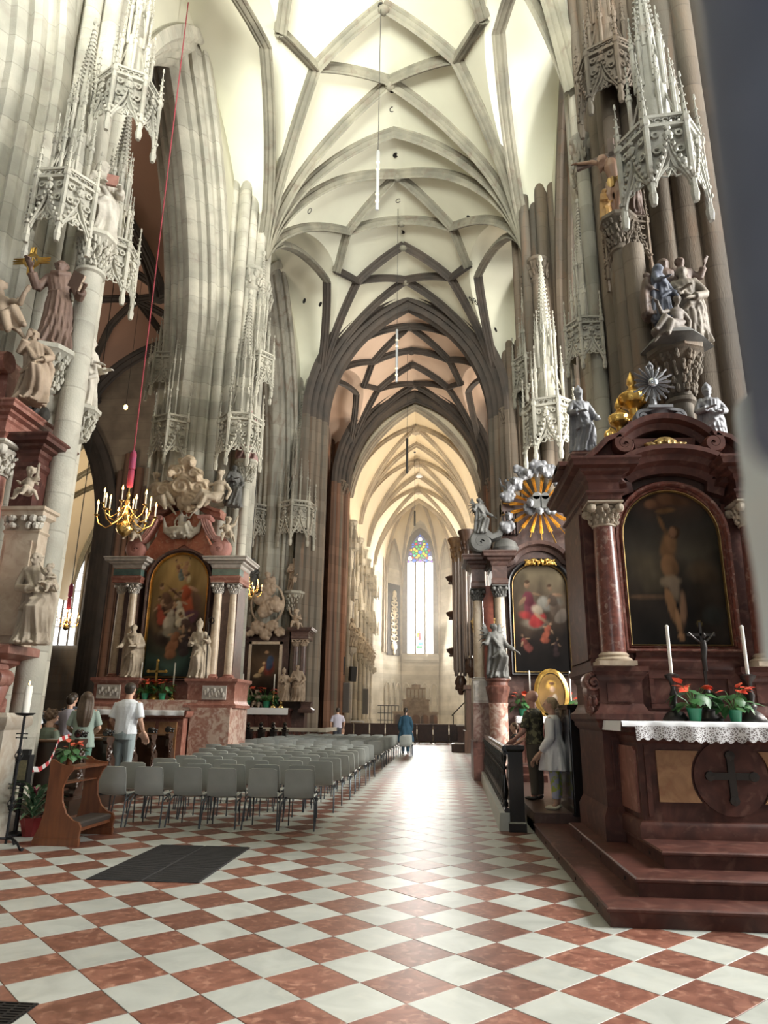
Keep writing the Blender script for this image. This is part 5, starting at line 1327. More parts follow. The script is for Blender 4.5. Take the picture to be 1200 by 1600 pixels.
for s in (-1, 1):
    x0, x1 = (-9.95, -9.0) if s < 0 else (-6.9, -5.78)
    b = MB(); b.box(x0, x1, 19.55, 21.3, 0, 1.78); T.part(b, 'lower_pedestal', mott, None, 0)
    b = MB(); x0, x1 = (-9.9, -8.55) if s < 0 else (-7.15, -5.72)
    rect_prof(b, x0, x1, 19.75, 21.2, [(.0, 1.78), (.04, 1.78), (.04, 1.86), (-.02, 1.92), (-.04, 2.0), (-.04, 2.4), (0, 2.46), (.05, 2.5), (.05, 2.58)]); pd = T.part(b, 'pedestal', red_lite)
    xm = (-9.40 if s < 0 else -6.33); b = MB(); b.box(xm-.34, xm+.34, 19.74, 19.8, 2.0, 2.38)
    for k in range(9): b.ell((xm-.26+.065*k, 19.73, 2.19+.07*sin(k*2.1)), (.05, .02, .08), 6, 4)
    T.part(b, 'relief_panel', grey_m, pd)
    for k, x in enumerate((-9.57, -9.16) if s < 0 else (-6.56, -6.12)):
        column(T, x, 20.25-.12*(k if s < 0 else 1-k), 2.58, 5.36, .13, cream_m, red_lite, grey_m, 1.2)
    xm = (-9.37 if s < 0 else -6.34)
    b = MB(); rect_prof(b, xm-.42, xm+.42, 20.0, 21, [(0, 5.36), (.02, 5.38), (.02, 5.46), (.05, 5.5), (.05, 5.54), (0, 5.56), (0, 5.80)]); e = T.part(b, 'entablature', red_lite)
    b = MB(); b.box(xm-.425, xm+.425, 19.99, 20.4, 5.58, 5.78); T.part(b, 'frieze', mat('green_marble_frieze', (.10, .16, .14), .35, (.05, .08, .07), 4, 6), e, 0)
    b = MB(); rect_prof(b, xm-.42, xm+.42, 20.0, 21, cornice(5.8, .32, .26)); T.part(b, 'cornice', grey_m, e, 30)
    b = MB(); rect_prof(b, xm-.36, xm+.36, 20.2, 21, [(0, 1.9), (0, 5.4)]); T.part(b, 'pilaster', dark_m, None, 0)
    # side volute of the upper storey
    b = MB(); X = lambda u: xl-.13+s*u
    volute(b, X(1.30), 6.45, .27, 20.15, 20.5, s*-1 if False else (-1 if s > 0 else 1), 1.7, radians(80), [(X(.78), 7.42), (X(.86), 7.2), (X(.98), 6.95), (X(1.12), 6.78)], .34)
    for q in (-.07, 0, .07): b.tube([(X(.76+q), 20.14, 7.4), (X(.84+q), 20.12, 7.15), (X(.98+q), 20.12, 6.9), (X(1.12+q), 20.12, 6.72)], .035, 6)
    b.loftrect([(.34, .4, 7.36), (.42, .46, 7.40), (.42, .46, 7.46), (.36, .4, 7.5)], (X(.78), 20.32, 0))
    T.part(b, 'side_volute', mat('rose_marble', (.46, .23, .20), .4, (.34, .15, .13), 3, 7, 'marble'))
b = MB(); b.box(-8.95, -6.75, 20.45, 21.1, 2.0, 6.6); T.part(b, 'retable', red_lite, None, 0)
arch_frame(T, -8.72, -6.95, 2.62, 5.44, 20.42, .17, .22, dark_m, 'picture_frame')
arch_frame(T, -8.69, -6.98, 2.65, 5.44, 20.36, .07, .10, gold, 'gilt_frame')
def paint_l2(U, V, asp):
    C = base(U, V, [(0, (.03, .045, .04)), (.12, (.06, .10, .085)), (.2, (.045, .05, .04)), (.35, (.05, .035, .025)), (.55, (.16, .10, .05)), (.75, (.34, .22, .09)), (.9, (.42, .28, .11)), (1, (.33, .21, .09))], 9, .45)
    fl = (.46, .28, .17); I = [(-.1, .33, .5, .38, .2, (.30, .24, .18), 1), (.35, .28, .5, .4, 0, (.055, .035, .03), 1), (-.6, .5, .4, .5, 0, (.07, .04, .03), 1), (.55, .6, .3, .5, .3, (.16, .09, .06), 1), (-.5, .3, .35, .3, 0, (.05, .035, .03), 1)]
    C = brush(C, U, V, asp, I)
    for a in ((.25, .62, .36, fl, (.42, .10, .05), .1, (.13, .06, .08)), (-.35, .60, .30, fl, (.16, .09, .06), .7, (.10, .05, .05)), (-.65, .52, .2, fl, (.36, .08, .05), .2), (-.25, .46, .26, fl, (.55, .48, .38), -.3, (.3, .26, .2)), (.05, .53, .24, fl, (.62, .54, .40), .1), (-.05, .27, .24, fl, (.35, .16, .09), -.5), (.45, .40, .26, fl, (.10, .06, .05), .9), (.35, .27, .2, fl, (.07, .05, .05), -.4), (-.1, .88, .14, fl, (.40, .20, .12), .6), (.15, .90, .13, fl, (.45, .25, .14), -.5), (-.02, .84, .12, fl, (.2, .22, .2), 0)):
        C = brush(C, U, V, asp, man(a[0], a[1], a[2]*1.4, a[3], a[4], a[5], a[6] if len(a) > 6 else None))
    C = brush(C, U, V, asp, [(.28, .785, .09, .17, -.2, (.62, .50, .30), .5), (.33, .69, .16, .2, .2, (.50, .09, .04), .6), (-.3, .70, .05, .5, .9, (.10, .05, .04), .5)])
    return C
picture('painting', 1.72, 3.64, paint_l2, T.root, Vector((-7.835, 20.38, 2.67))-T.loc, arch=.86, nx=64, ny=130)
# upper storey
b = MB(); b.xz([(-9.2, 6.1), (-8.75, 6.9), (-8.62, 7.5), (-8.0, 7.78), (-7.35, 7.5), (-7.22, 6.9), (-6.75, 6.1), (-6.95, 5.5), (-7.3, 6.3), (-7.85, 6.62), (-8.4, 6.3), (-8.72, 5.5)], 20.4, 20.9); T.part(b, 'upper_panel', mat('orange_red_marble', (.42, .15, .085), .4, (.30, .09, .05), 3, 8, 'marble', col3=(.5, .3, .2)), None, 0)
P = [(-9.2, 7.62), (-9.0, 7.66), (-8.82, 7.74)]+[(xl-.13+.85*sin(t), 7.25+.85*cos(t)) for t in np.linspace(-.85, .85, 11)]+[(-7.14, 7.74), (-6.95, 7.66), (-6.75, 7.62)]
for sg in (1, -1):
    bb = MB(); bb.sweep([(x, 20.4, z-.05) for x, z in P], [(sg*-.4, -.1), (sg*.05, -.1), (sg*.1, 0), (sg*.2, .04), (sg*.22, .12), (sg*-.4, .14)], [((x-xl-.0)*.5, 0, 1) for x, z in P])
    if min(v[1] for v in bb.v) < 20.3: T.part(bb, 'arched_cornice', red_lite, None, 30); break
b = MB(); seated(b, 1.0, 4, .5); b.M = None
b.v = [(p[0]*.9, p[1]*.8, p[2]+.35) for p in b.v]; b.lathe([(.1, .1), (.42, .2), (.5, .4), (.38, .44)], n=14, sy=.4); leafy(b, (0, -.05, .05), .3, .2, 10, sy=.4)
for s in (-1, 1): b.tube([(s*.2, -.02, .1), (s*.5, -.02, .3), (s*.62, -.02, .75)], [.1, .09, .03], 7)
T.put(sculpt(b, 'relief', stat_pale, .024, 1), 'relief', (xl-.08, 20.3, 6.72))
place('statue', F_prelate, (-8.9, 19.95, 2.58), 'stone prelate in a surplice, left of the gold framed painting', sc=.76, rz=.2)
place('statue', F_mitred, (-6.93, 19.95, 2.58), 'stone mitred bishop with a crozier, right of the gold framed painting', sc=.79, rz=-.15)
T2 = Thing('crozier', (-6.62, 19.85, 2.58), 'dark crozier staff held by the stone mitred bishop', 'crozier')
b = MB(); b.tube([(-6.62, 19.80, 2.6), (-6.66, 19.78, 4.1)], .018, 6); b.tube([(-6.66, 19.78, 4.1)]+[(-6.60+.09*cos(a), 19.78, 4.2+.09*sin(a)) for a in np.linspace(pi, -pi*.8, 14)], .018, 6); T2.part(b, 'staff', bronze)
mbc = MB(); clouds(mbc, [(-.55, .0, .36), (.0, .1, .44), (.55, .05, .38), (.25, -.35, .36), (-.2, .65, .3), (.05, .95, .27), (.35, .55, .28), (-.5, -.25, .25), (.62, -.25, .28)], 3)
for (x, z) in ((-.35, .5), (.3, .85), (.55, .35)): head(mbc, (x, -.32, z), .14, hair='curls')
CLOUD = sculpt(mbc, 'cloud_cluster', mat('cloud_stone', (.56, .45, .33), .8, (.40, .31, .22), 3, 6, bump=.2), .024, 1)
place('cloud_sculpture', CLOUD, (-7.95, 20.15, 8.25), 'carved swirling clouds with cherub heads crowning the left altar', 'sculpture')
place('angel_sculpture', F_seat, (-8.75, 20.2, 7.85), 'stone reclining angel left of the carved clouds on the left altar', 'sculpture')
place('angel_sculpture', F_seatr, (-6.85, 20.1, 7.85), 'stone reclining angel right of the carved clouds on the left altar', 'sculpture')
place('cherub', F_putto, (-9.3, 20.05, 6.72), 'stone cherub seated on the left volute of the gold framed painting', 'sculpture', sc=1.05, rz=-.3)
place('cherub', F_putto2, (-6.42, 20.05, 6.72), 'stone cherub seated on the right volute of the gold framed painting', 'sculpture', sc=1.05, rz=.3)
T2 = Thing('altar_cloth', (-8.4, 19.5, 1.7), 'white altar cloth over the table below the gold framed painting', 'altar cloth')
b = MB(); us = np.linspace(-9.95, -6.85, 40); b.grid([[(u, y, 1.70) for u in us] for y in (20.0, 18.99)]+[[(u, 18.97+.012*sin(u*14), 1.66) for u in us], [(u, 18.965+.02*sin(u*14), 1.55+.015*abs(sin(u*12))) for u in us]]); T2.part(b, 'linen', white_cloth, None, 60)
T2 = Thing('altar_cross', (-8.12, 19.6, 1.98), 'golden standing cross on the altar below the gold framed painting', 'cross')
b = MB(); b.lathe([(.16, 1.98), (.16, 2.02), (.08, 2.1), (.04, 2.2), (.09, 2.27), (.03, 2.34), (.06, 2.42), (.025, 2.46)], (-8.12, 19.95, 0), 12); T2.part(b, 'foot', gold, None, 50)
b = MB(); b.box(-8.15, -8.09, 19.93, 19.97, 2.42, 3.05); b.box(-8.36, -7.88, 19.93, 19.97, 2.74, 2.80)
for x, z in ((-8.12, 3.07), (-8.38, 2.77), (-7.86, 2.77)): b.ell((x, 19.95, z), (.05, .03, .05), 8, 5)
T2.part(b, 'cross', gold)
candlestick('candlestick', -8.58, 19.95, 1.98, .42, .62, 'white candle on a brass stick, left of the golden cross', brass, .08, cr=.022)
candlestick('candlestick', -7.6, 19.95, 1.98, .42, .62, 'white candle on a brass stick, right of the golden cross', brass, .08, cr=.022)
anthurium('potted_plant', -8.36, 19.85, 1.98, 1.35, 'red flowering plant in a green pot, left of the golden cross', seed=11)
anthurium('potted_plant', -7.86, 19.85, 1.98, 1.35, 'red flowering plant in a green pot, right of the golden cross', seed=12)
# ------------------------------------------------------------------ dark altar with gilded rays on the right
Y = 20.5; xr = 2.92
red_brown = mat('brown_red_marble', (.15, .062, .045), .35, (.09, .036, .027), 3, 9, 'marble', col3=(.22, .12, .09))
mott_dark = mat('dark_mottled_marble', (.24, .17, .14), .4, (.14, .07, .055), 4, 10, 'marble', ramp=(.42, .58), col3=(.32, .25, .22))
T = Thing('altar', (xr, 20.4, 0), 'dark marble altar with black framed painting under gilded rays, second on the right', 'altar')
b = MB(); b.box(.88, 1.32, 19.9, 21.6, 0, 2.0); T.part(b, 'side_pedestal', mott_dark, None, 0)
b = MB(); b.box(.86, 1.34, 19.88, 21.6, 0, 1.0); T.part(b, 'side_plinth', red_brown, None, 0)
b = MB(); b.box(.9, 1.32, 19.9, 21.5, 2.0, 2.58); b.box(.94, 1.28, 19.87, 19.91, 2.06, 2.5); T.part(b, 'relief_panel', grey_m, None, 0)
b = MB(); b.lathe([(.30, 0), (.30, .12), (.26, .16), (.25, 1.9), (.27, 2.0)], (1.55, 19.75, 0), 20); T.part(b, 'round_pedestal', mott)
b = MB(); b.lathe([(.25, 1.95), (.27, 2.15), (.32, 2.32), (.33, 2.42), (.28, 2.46), (.28, 2.54), (.34, 2.6), (.34, 2.64)], (1.55, 19.75, 0), 32, fold=lambda a, z: .05*sin(14*a) if 2.0 < z < 2.44 else 0); T.part(b, 'fluted_capital', red_brown)
b = MB(); b.box(1.85, 2.3, 20.2, 21.6, 0, 2.58); rect_prof(b, 1.85, 2.3, 20.2, 21.6, [(0, 1.9), (.04, 1.94), (.04, 2.0), (0, 2.04)]); T.part(b, 'pedestal', dark_m)
b = MB(); b.box(1.9, 4.1, 20.6, 21.6, 0, 6.6); T.part(b, 'retable', dark_m, None, 0)
b = MB(); b.box(2.1, 3.9, 19.9, 20.7, 0, 1.62); rect_prof(b, 2.1, 3.9, 19.9, 20.7, [(0, 1.52), (.06, 1.58), (.06, 1.66)]); 
for k in range(3): b.box(2.25+.52*k, 2.62+.52*k, 19.87, 19.9, .3, 1.35)
T.part(b, 'altar_table', red_brown)
for k in range(3): b = MB(); b.box(1.95-.1*k, 4.2, 18.9-.3*k+.6, 20.2, 0, .48-.15*k); T.part(b, 'step', dark_m, None, 0)
column(T, 1.73, 20.3, 2.64, 5.3, .155, cream_m, grey_m, stat_grey, 1.1)
column(T, 1.13, 20.9, 2.58, 5.3, .155, cream_m, grey_m, stat_grey, 1.1)
column(T, 4.1, 20.3, 2.64, 5.3, .155, cream_m, grey_m, stat_grey, 1.1)
b = MB(); b.box(1.28, 1.58, 20.85, 21.3, 2.5, 5.4); T.part(b, 'pilaster', mat('bright_red_marble', (.34, .10, .06), .3, (.22, .06, .04), 4, 8, 'marble', coat=.3), None, 0)
for x0, x1, y0 in ((.95, 1.32, 20.6), (1.52, 1.95, 20.1), (3.9, 4.3, 20.1)):
    b = MB(); rect_prof(b, x0, x1, y0, 21.6, [(0, 5.3), (.03, 5.34), (.03, 5.45), (0, 5.5), (0, 5.85)]+cornice(5.85, .42, .28)); T.part(b, 'entablature', dark_m, None, 30)
P = [(1.9, 6.02), (2.05, 6.04), (2.18, 6.1)]+[(xr+.78*sin(t), 5.9+.62*cos(t)) for t in np.linspace(-1.15, 1.15, 15)]+[(3.66, 6.1), (3.8, 6.04), (3.95, 6.02)]
for sg in (1, -1):
    bb = MB(); bb.sweep([(x, 20.55, z) for x, z in P], [(sg*-.4, -.12), (sg*.05, -.12), (sg*.1, 0), (sg*.25, .04), (sg*.28, .14), (sg*-.4, .18)], [((x-xr)*.6, 0, 1) for x, z in P])
    if min(v[1] for v in bb.v) < 20.4: T.part(bb, 'arched_cornice', dark_m, None, 30); break
arch_frame(T, 2.12, 3.70, 2.86, 5.35, 20.56, .16, .2, black_m, 'picture_frame', rise=.66)
arch_frame(T, 2.14, 3.68, 2.88, 5.35, 20.50, .03, .05, gold_dark, 'gilt_fillet', rise=.64)
b = MB(); leafy(b, (2.95, 20.36, 5.92), .34, .18, 18, sy=.2)
for s in (-1, 1): b.tube([(2.95, 20.34, 6.0), (2.95+s*.2, 20.32, 6.1), (2.95+s*.4, 20.34, 6.0), (2.95+s*.46, 20.35, 5.9)], [.05, .04, .035, .02], 6)
T.put(sculpt(b, 'gilt_garland', gold, .016, 1), 'gilt_garland', (0, 0, 0))
def paint_r2(U, V, asp):
    C = base(U, V, [(0, (.010, .008, .008)), (.3, (.018, .013, .011)), (.5, (.06, .04, .028)), (.7, (.15, .11, .075)), (.9, (.24, .19, .12)), (1, (.15, .11, .07))], 17, .4)
    fl = (.36, .22, .14)
    C = brush(C, U, V, asp, [(.35, .62, .5, .3, .1, (.24, .22, .19), 1), (-.2, .44, .5, .25, 0, (.22, .18, .14), 1), (0, .15, .9, .6, 0, (.012, .009, .008), 1)])
    for a in ((-.35, .62, .40, fl, (.17, .045, .06), .2, (.42, .05, .05)), (.55, .62, .34, fl, (.14, .10, .075), .35, (.20, .16, .13)), (.2, .36, .2, fl, (.36, .10, .06), -.6), (-.6, .25, .18, fl, (.2, .06, .05), .5), (.5, .22, .16, (.24, .15, .10), (.05, .03, .03), -.3)):
        C = brush(C, U, V, asp, man(a[0], a[1], a[2]*1.3, *a[3:6], *(a[6:] or [None])))
    C = brush(C, U, V, asp, [(-.62, .52, .32, .2, -.3, (.46, .06, .06), .6), (-.15, .57, .26, .22, -.4, (.50, .40, .30), .5), (.0, .49, .08, .4, .9, fl, .4), (.12, .64, .2, .25, 0, (.38, .35, .30), .8)])
    return C*.6
picture('painting', 1.52, 3.08, paint_r2, T.root, Vector((2.91, 20.52, 2.89))-T.loc, arch=.64, nx=50, ny=100)
for s in (-1, 1):
    b = MB(); volute(b, xr+s*1.67, 6.62, .32, 20.2, 20.7, -s if s > 0 else 1, 1.8, radians(60), [(xr+s*1.0, 7.15), (xr+s*1.15, 6.85), (xr+s*1.35, 6.78)] if s < 0 else None, .3)
    T.part(b, 'volute', stat_grey)
b = MB(); b.lathe([(.08, 6.2), (.30, 6.28), (.36, 6.42), (.28, 6.62), (.1, 6.72)], (1.95, 20.35, 0), 24, fold=lambda a, z: .09*abs(sin(5*a))); T.part(b, 'shell', stat_grey)
b = MB(); b.box(1.9, 4.0, 20.7, 21.3, 6.4, 8.1); b.box(1.9, 2.25, 20.45, 21.3, 7.6, 8.0)
for k in range(5): b.box(1.95+.09*k, 2.0+.09*k, 20.4, 20.7, 6.9, 7.6)
T.part(b, 'upper_storey', dark_m, None, 0)
T2 = Thing('gilded_rays', (3.0, 20.3, 7.75), 'sunburst of long gilded rays above the dark altar on the right', 'sculpture')
b = MB(); rays(b, 3.0, 20.3, 7.75, .28, 1.28, 19, .042, 4, .03); T2.part(b, 'rays', gold, None, 0)
mbc = MB(); clouds(mbc, [(-.05, .0, .30), (-.3, -.22, .2), (.3, -.18, .24), (0, 1.12, .26), (.35, .95, .24), (-.4, .9, .22), (.62, .62, .2), (-.72, .55, .24), (-.95, .2, .22), (-.6, 1.05, .16), (-1.0, -.75, .22), (.95, -.7, .22)], 6, False)
for (x, z) in ((-.3, -.1), (.33, -.05), (-.05, -.35), (-.35, .85), (.1, .95), (-.75, .6), (.95, -.55), (-.95, -.5)): head(mbc, (x, -.26, z), .13, hair='curls'); 
for (x, z) in ((-.3, -.1), (.33, -.05), (.1, .95), (-.75, .6)):
    for s in (-1, 1): wing(mbc, (x+s*.1, -.18, z-.1), s, .45)
place('cloud_sculpture', sculpt(mbc, 'cherub_clouds', stat_silver, .022, 1), (3.0, 20.2, 7.8), 'grey clouds with cherub heads around the gilded rays', 'sculpture')
T2 = Thing('tablets', (3.0, 19.95, 7.7), 'pair of dark stone tablets at the centre of the gilded rays', 'sculpture')
for s in (-1, 1):
    b = MB(); b.box(3.0+s*.13-.11, 3.0+s*.13+.11, 19.92, 20.0, 7.55, 7.92); b.lathe([(0, 0), (.11, 0), (.11, .08), (0, .08)], (0, 0, 0), 12); vs = b.v[-48:]; b.v[-48:] = [(3.0+s*.13+v[0], 19.92+v[2], 7.92+v[1]) for v in vs]; T2.part(b, 'tablet', stat_grey)
place('angel_statue', F_angel, (1.25, 20.25, 6.85), 'grey winged angel on the scroll left of the gilded rays', sc=.72, rz=.5)
place('cherub', remat(F_putto, 'putto_grey', stat_silver), (2.08, 20.4, 8.05), 'grey cherub seated on a block left above the gilded rays', 'sculpture', sc=.85)
place('angel_statue', F_angel, (1.55, 19.72, 2.65), 'dark standing angel on a fluted round pedestal before the right altar columns', sc=.96, rz=.35)
T2 = Thing('icon', (3.02, 19.95, 1.66), 'oval picture in a gilded frame on the right altar table behind the visitors', 'picture')
n = 28; b = MB(); b.sweep([(3.02+.36*cos(2*pi*i/n), 20.0, 2.26+.56*sin(2*pi*i/n)) for i in range(n)], [(-.05, 0), (-.05, .06), (0, .12), (.05, .06), (.05, 0)], [(cos(2*pi*i/n), 0, sin(2*pi*i/n)) for i in range(n)], close=True); fr = T2.part(b, 'oval_frame', gold)
b = MB(); b.box(2.8, 3.24, 19.95, 20.1, 1.66, 1.76); T2.part(b, 'stand', gold_dark)
def paint_ic(U, V, asp):
    C = base(U, V, [(0, (.07, .045, .03)), (1, (.30, .17, .05))], 5, .3)
    return brush(C, U, V, asp, [(0, .70, .42, .42, 0, (.55, .33, .08), .8), (0, .30, .55, .5, 0, (.20, .10, .07)), (.05, .62, .22, .26, 0, (.55, .36, .25)), (.05, .76, .24, .14, 0, (.14, .07, .04)), (-.2, .34, .3, .12, .5, (.50, .33, .24)), (.25, .4, .2, .3, 0, (.42, .35, .28))])
picture('painting', .70, 1.08, paint_ic, T2.root, Vector((3.02, 19.98, 1.72))-T2.loc, oval=True, nx=24, ny=36)
T2 = Thing('altar_cloth', (2.9, 20.0, 1.66), 'white lace edged cloth on the dark right altar table', 'altar cloth')
b = MB(); us = np.linspace(2.02, 3.95, 40); b.grid([[(u, y, 1.668) for u in us] for y in (20.6, 19.83)]+[[(u, 19.81, 1.64) for u in us], [(u, 19.805+.01*sin(u*20), 1.48+.02*abs(sin(u*18))) for u in us]]); b.grid([[(2.015, y, z) for y in (20.6, 19.83)] for z in (1.668, 1.48)]); T2.part(b, 'linen', lace, None, 60)
candlestick('candlestick', 2.46, 20.15, 1.67, .42, .8, 'thin white candle, left of the oval picture', brass, .08, cr=.02)
candlestick('candlestick', 3.56, 20.15, 1.67, .42, .8, 'thin white candle, right of the oval picture', brass, .08, cr=.02)
anthurium('potted_plant', 2.25, 20.2, 1.67, 1.5, 'red flowering plant left of the oval picture on the dark altar', seed=21)
anthurium('potted_plant', 3.72, 20.2, 1.67, 1.5, 'red flowering plant right of the oval picture on the dark altar', seed=22)
# ------------------------------------------------------------------ small dark altar with a square framed painting
T = Thing('altar', (-8.3, 33, 0), 'small dark altar with rectangular framed painting and carved medallion, third on the left', 'altar')
b = MB(); b.box(-9.6, -6.9, 32.2, 33.4, 0, 1.85); rect_prof(b, -9.6, -6.9, 32.2, 33.4, [(0, 1.75), (.06, 1.8), (.06, 1.9)])
for k in range(4):
    for s in (1,): b.xz([(-9.5+.62*k+.08, .9), (-9.5+.62*k+.08, 1.3)]+[(-9.5+.62*k+.3+.22*cos(a), 1.35+.3*sin(a)) for a in np.linspace(pi, 0, 7)]+[(-9.5+.62*k+.52, 1.3), (-9.5+.62*k+.52, .9)], 32.15, 32.2)
T.part(b, 'altar_table', red_m)
b = MB(); b.box(-9.7, -6.3, 33.2, 34, 0, 2.2); b.box(-9.4, -7.2, 33.3, 34, 2.2, 5.5); T.part(b, 'retable', dark_m, None, 0)
for x in (-6.8, -6.45, -9.6):
    column(T, x, 33.1, 2.2, 5.05, .15, dark_m, dark_m, stat_warm, 1.0)
for xm in (-6.62, -9.6):
    b = MB(); rect_prof(b, xm-.4, xm+.4, 32.9, 34, [(0, 5.05), (.03, 5.1), (.03, 5.2), (0, 5.25)]+cornice(5.3, .3, .2)); T.part(b, 'entablature', dark_m, None, 30)
b = MB()
for a in (((-9.03, 2.43), (-7.55, 2.43)), ((-9.03, 4.9), (-7.55, 4.9)), ((-9.03, 2.43), (-9.03, 4.9)), ((-7.55, 2.43), (-7.55, 4.9))):
    (x0, z0), (x1, z1) = a; b.loftrect([(abs(x1-x0)+.13, .12, min(z0, z1)-.065), (abs(x1-x0)+.13, .12, max(z0, z1)+.065)], ((x0+x1)/2, 33.2, 0))
T.part(b, 'picture_frame', cream_m, None, 0)
def paint_l3(U, V, asp):
    C = base(U, V, [(0, (.02, .014, .012)), (.3, (.045, .03, .02)), (.6, (.08, .05, .03)), (1, (.04, .028, .02))], 27, .4)
    return brush(C, U, V, asp, [(.25, .55, .4, .6, .1, (.20, .05, .035)), (.3, .62, .3, .5, -.3, (.05, .07, .12)), (.1, .83, .16, .14, 0, (.42, .25, .14)), (-.2, .5, .3, .13, .9, (.62, .40, .20)), (-.05, .62, .12, .12, 0, (.60, .38, .2)), (-.5, .38, .3, .14, .2, (.5, .36, .2))])
picture('painting', 1.4, 2.4, paint_l3, T.root, Vector((-8.29, 33.18, 2.46))-T.loc, nx=36, ny=60)
mbc = MB(); clouds(mbc, [(-.1, -.2, .38), (.35, .1, .42), (-.35, .35, .34), (0, .8, .36), (.1, 1.25, .28), (.3, -.9, .3), (-.4, -1.0, .34), (-.75, -1.2, .25), (.7, -1.2, .25), (0, -1.35, .3)], 8, False)
mbc.sweep([(.75*cos(2*pi*i/20), .05, .15+.95*sin(2*pi*i/20)) for i in range(20)], [(-.1, 0), (0, .12), (.1, 0)], [(cos(2*pi*i/20), 0, sin(2*pi*i/20)) for i in range(20)], close=True); seated(mbc, 1.1, 5, .4)
head(mbc, (0, -.3, 1.5), .16, hair='curls')
T.put(sculpt(mbc, 'medallion', stat_warm, .03, 1), 'medallion', (-8.3, 33.0, 6.6))
F_warm = remat(F_saintA, 'saint_warm', stat_warm)
place('statue', F_warm, (-6.55, 32.6, 2.2), 'warm stone saint on the right end of the small dark altar', sc=.82)
place('statue', remat(F_mitred, 'bishop_warm', stat_warm), (-7.15, 32.5, 2.2), 'warm stone bishop nearer the picture on the small dark altar', sc=.7, rz=.3)
place('statue', remat(F_prelate, 'prelate_warm', stat_warm), (-9.45, 32.5, 2.2), 'warm stone prelate left of the rectangular painting', sc=.75)
place('bust', remat(F_putto, 'bust_warm', stat_warm), (-8.4, 32.6, 2.0), 'small warm stone figure in the middle of the small dark altar table', 'sculpture', sc=1.1)
for x, k in ((-6.15, 0), (-9.9, 1)):
    b = MB(); rect_prof(b, x-.28, x+.28, 32.6, 33.2, [(0, 1.7), (.05, 1.76), (.05, 1.85), (-.06, 1.95), (-.06, 2.1), (0, 2.2)]); 
    T.part(b, 'side_bracket', dark_m)
T2 = Thing('altar_cloth', (-8.2, 32.6, 1.9), 'white altar cloth on the small dark altar', 'altar cloth')
b = MB(); us = np.linspace(-9.7, -6.83, 30); b.grid([[(u, y, 1.91) for u in us] for y in (33.1, 32.1)]+[[(u, 32.08, 1.86) for u in us], [(u, 32.07+.02*sin(u*14), 1.62) for u in us]]); T2.part(b, 'linen', white_cloth, None, 60)
for k, x in enumerate((-9.1, -7.62, -7.25)):
    candlestick('candlestick', x, 32.5, 1.915, .75, .75, ('white candle on the small dark altar, left of the small figure', 'white candle on the small dark altar, right of the small figure', 'white candle at the right end of the small dark altar')[k], brass, .11, cr=.03)
anthurium('potted_plant', -8.85, 32.55, 1.915, 2.2, 'red flowering plant left of the small figure on the dark altar', seed=31)
anthurium('potted_plant', -7.95, 32.55, 1.915, 2.2, 'red flowering plant right of the small figure on the dark altar', seed=32)
# ------------------------------------------------------------------ altar at the left edge, seen in part
Y = 8.6
T = Thing('altar', (-6.1, 8.7, 0), 'marble altar cut by the left edge with a pink column and carved capitals', 'altar')
T.root.location = (-7.19, 9.918, -.227); T.root.scale = (1.14, 1.14, 1.14)
b = MB(); b.box(-6.9, -4.97, 8.3, 8.75, .2, 1.55); rect_prof(b, -6.9, -4.97, 8.3, 8.75, [(0, .2), (.05, .2), (.05, .4), (0, .46)]); rect_prof(b, -6.9, -4.97, 8.3, 8.75, [(0, 1.4), (.05, 1.46), (.05, 1.55), (0, 1.6)])
T.part(b, 'pedestal', mat('pale_veined_marble', (.60, .57, .50), .4, (.44, .36, .28), 3, 8, 'marble', col3=(.40, .30, .22)))
b = MB(); b.box(-5.95, -5.3, 8.26, 8.31, .5, 1.3); T.part(b, 'inlaid_panel', cream_m, None, 0)
b = MB(); rect_prof(b, -6.9, -5.30, 8.5, 8.8, [(0, 1.6), (0, 1.75), (-.06, 1.85), (-.1, 2.0), (-.02, 2.14), (.06, 2.2), (.06, 2.24), (.26, 2.30), (.26, 2.40), (.2, 2.42)]); T.part(b, 'bracket_ledge', red_lite)
b = MB(); volute(b, -5.22, 2.02, .13, 8.34, 8.6, 1, 1.6, pi/2, None, .25); b.lathe([(.02, -.5), (.1, -.35), (.16, -.1), (.1, .05)], (-5.3, 8.5, 2.0), 10); T.part(b, 'scroll', red_lite)
column(T, -5.82, 8.5, 2.4, 5.12, .19, mat('pink_marble_column', (.50, .25, .20), .35, (.38, .16, .125), 3, 9, 'marble', col3=(.58, .42, .36)), cream_m, stat_pale, 1.2)
b = MB(); b.box(-5.6, -5.12, 8.62, 8.85, 2.4, 3.95); b.box(-5.54, -5.18, 8.59, 8.63, 2.55, 3.8); rect_prof(b, -5.6, -5.12, 8.62, 8.85, [(0, 3.9), (.02, 3.93), (0, 3.96), (.0, 4.1), (.05, 4.14), (.05, 4.2), (.08, 4.22), (.08, 4.26)]); p_ = T.part(b, 'pilaster', cream_m)
b = MB(); leafy(b, (-5.36, 8.62, 3.95), .22, .2, 10, sy=.2); T.part(b, 'capital', stat_pale, p_)
b = MB(); rect_prof(b, -6.6, -5.66, 8.35, 8.95, [(0, 5.12), (.02, 5.14), (.02, 5.2), (.06, 5.24), (.0, 5.28), (0, 5.42)]+cornice(5.42, .24, .22)); T.part(b, 'entablature', red_lite, None, 30)
b = MB(); rect_prof(b, -5.6, -5.28, 8.6, 8.95, [(0, 4.26), (0, 4.8), (.03, 4.84), (.03, 4.9), (0, 4.94)]+cornice(5.0, .26, .24)); T.part(b, 'side_entablature', red_m, None, 30)
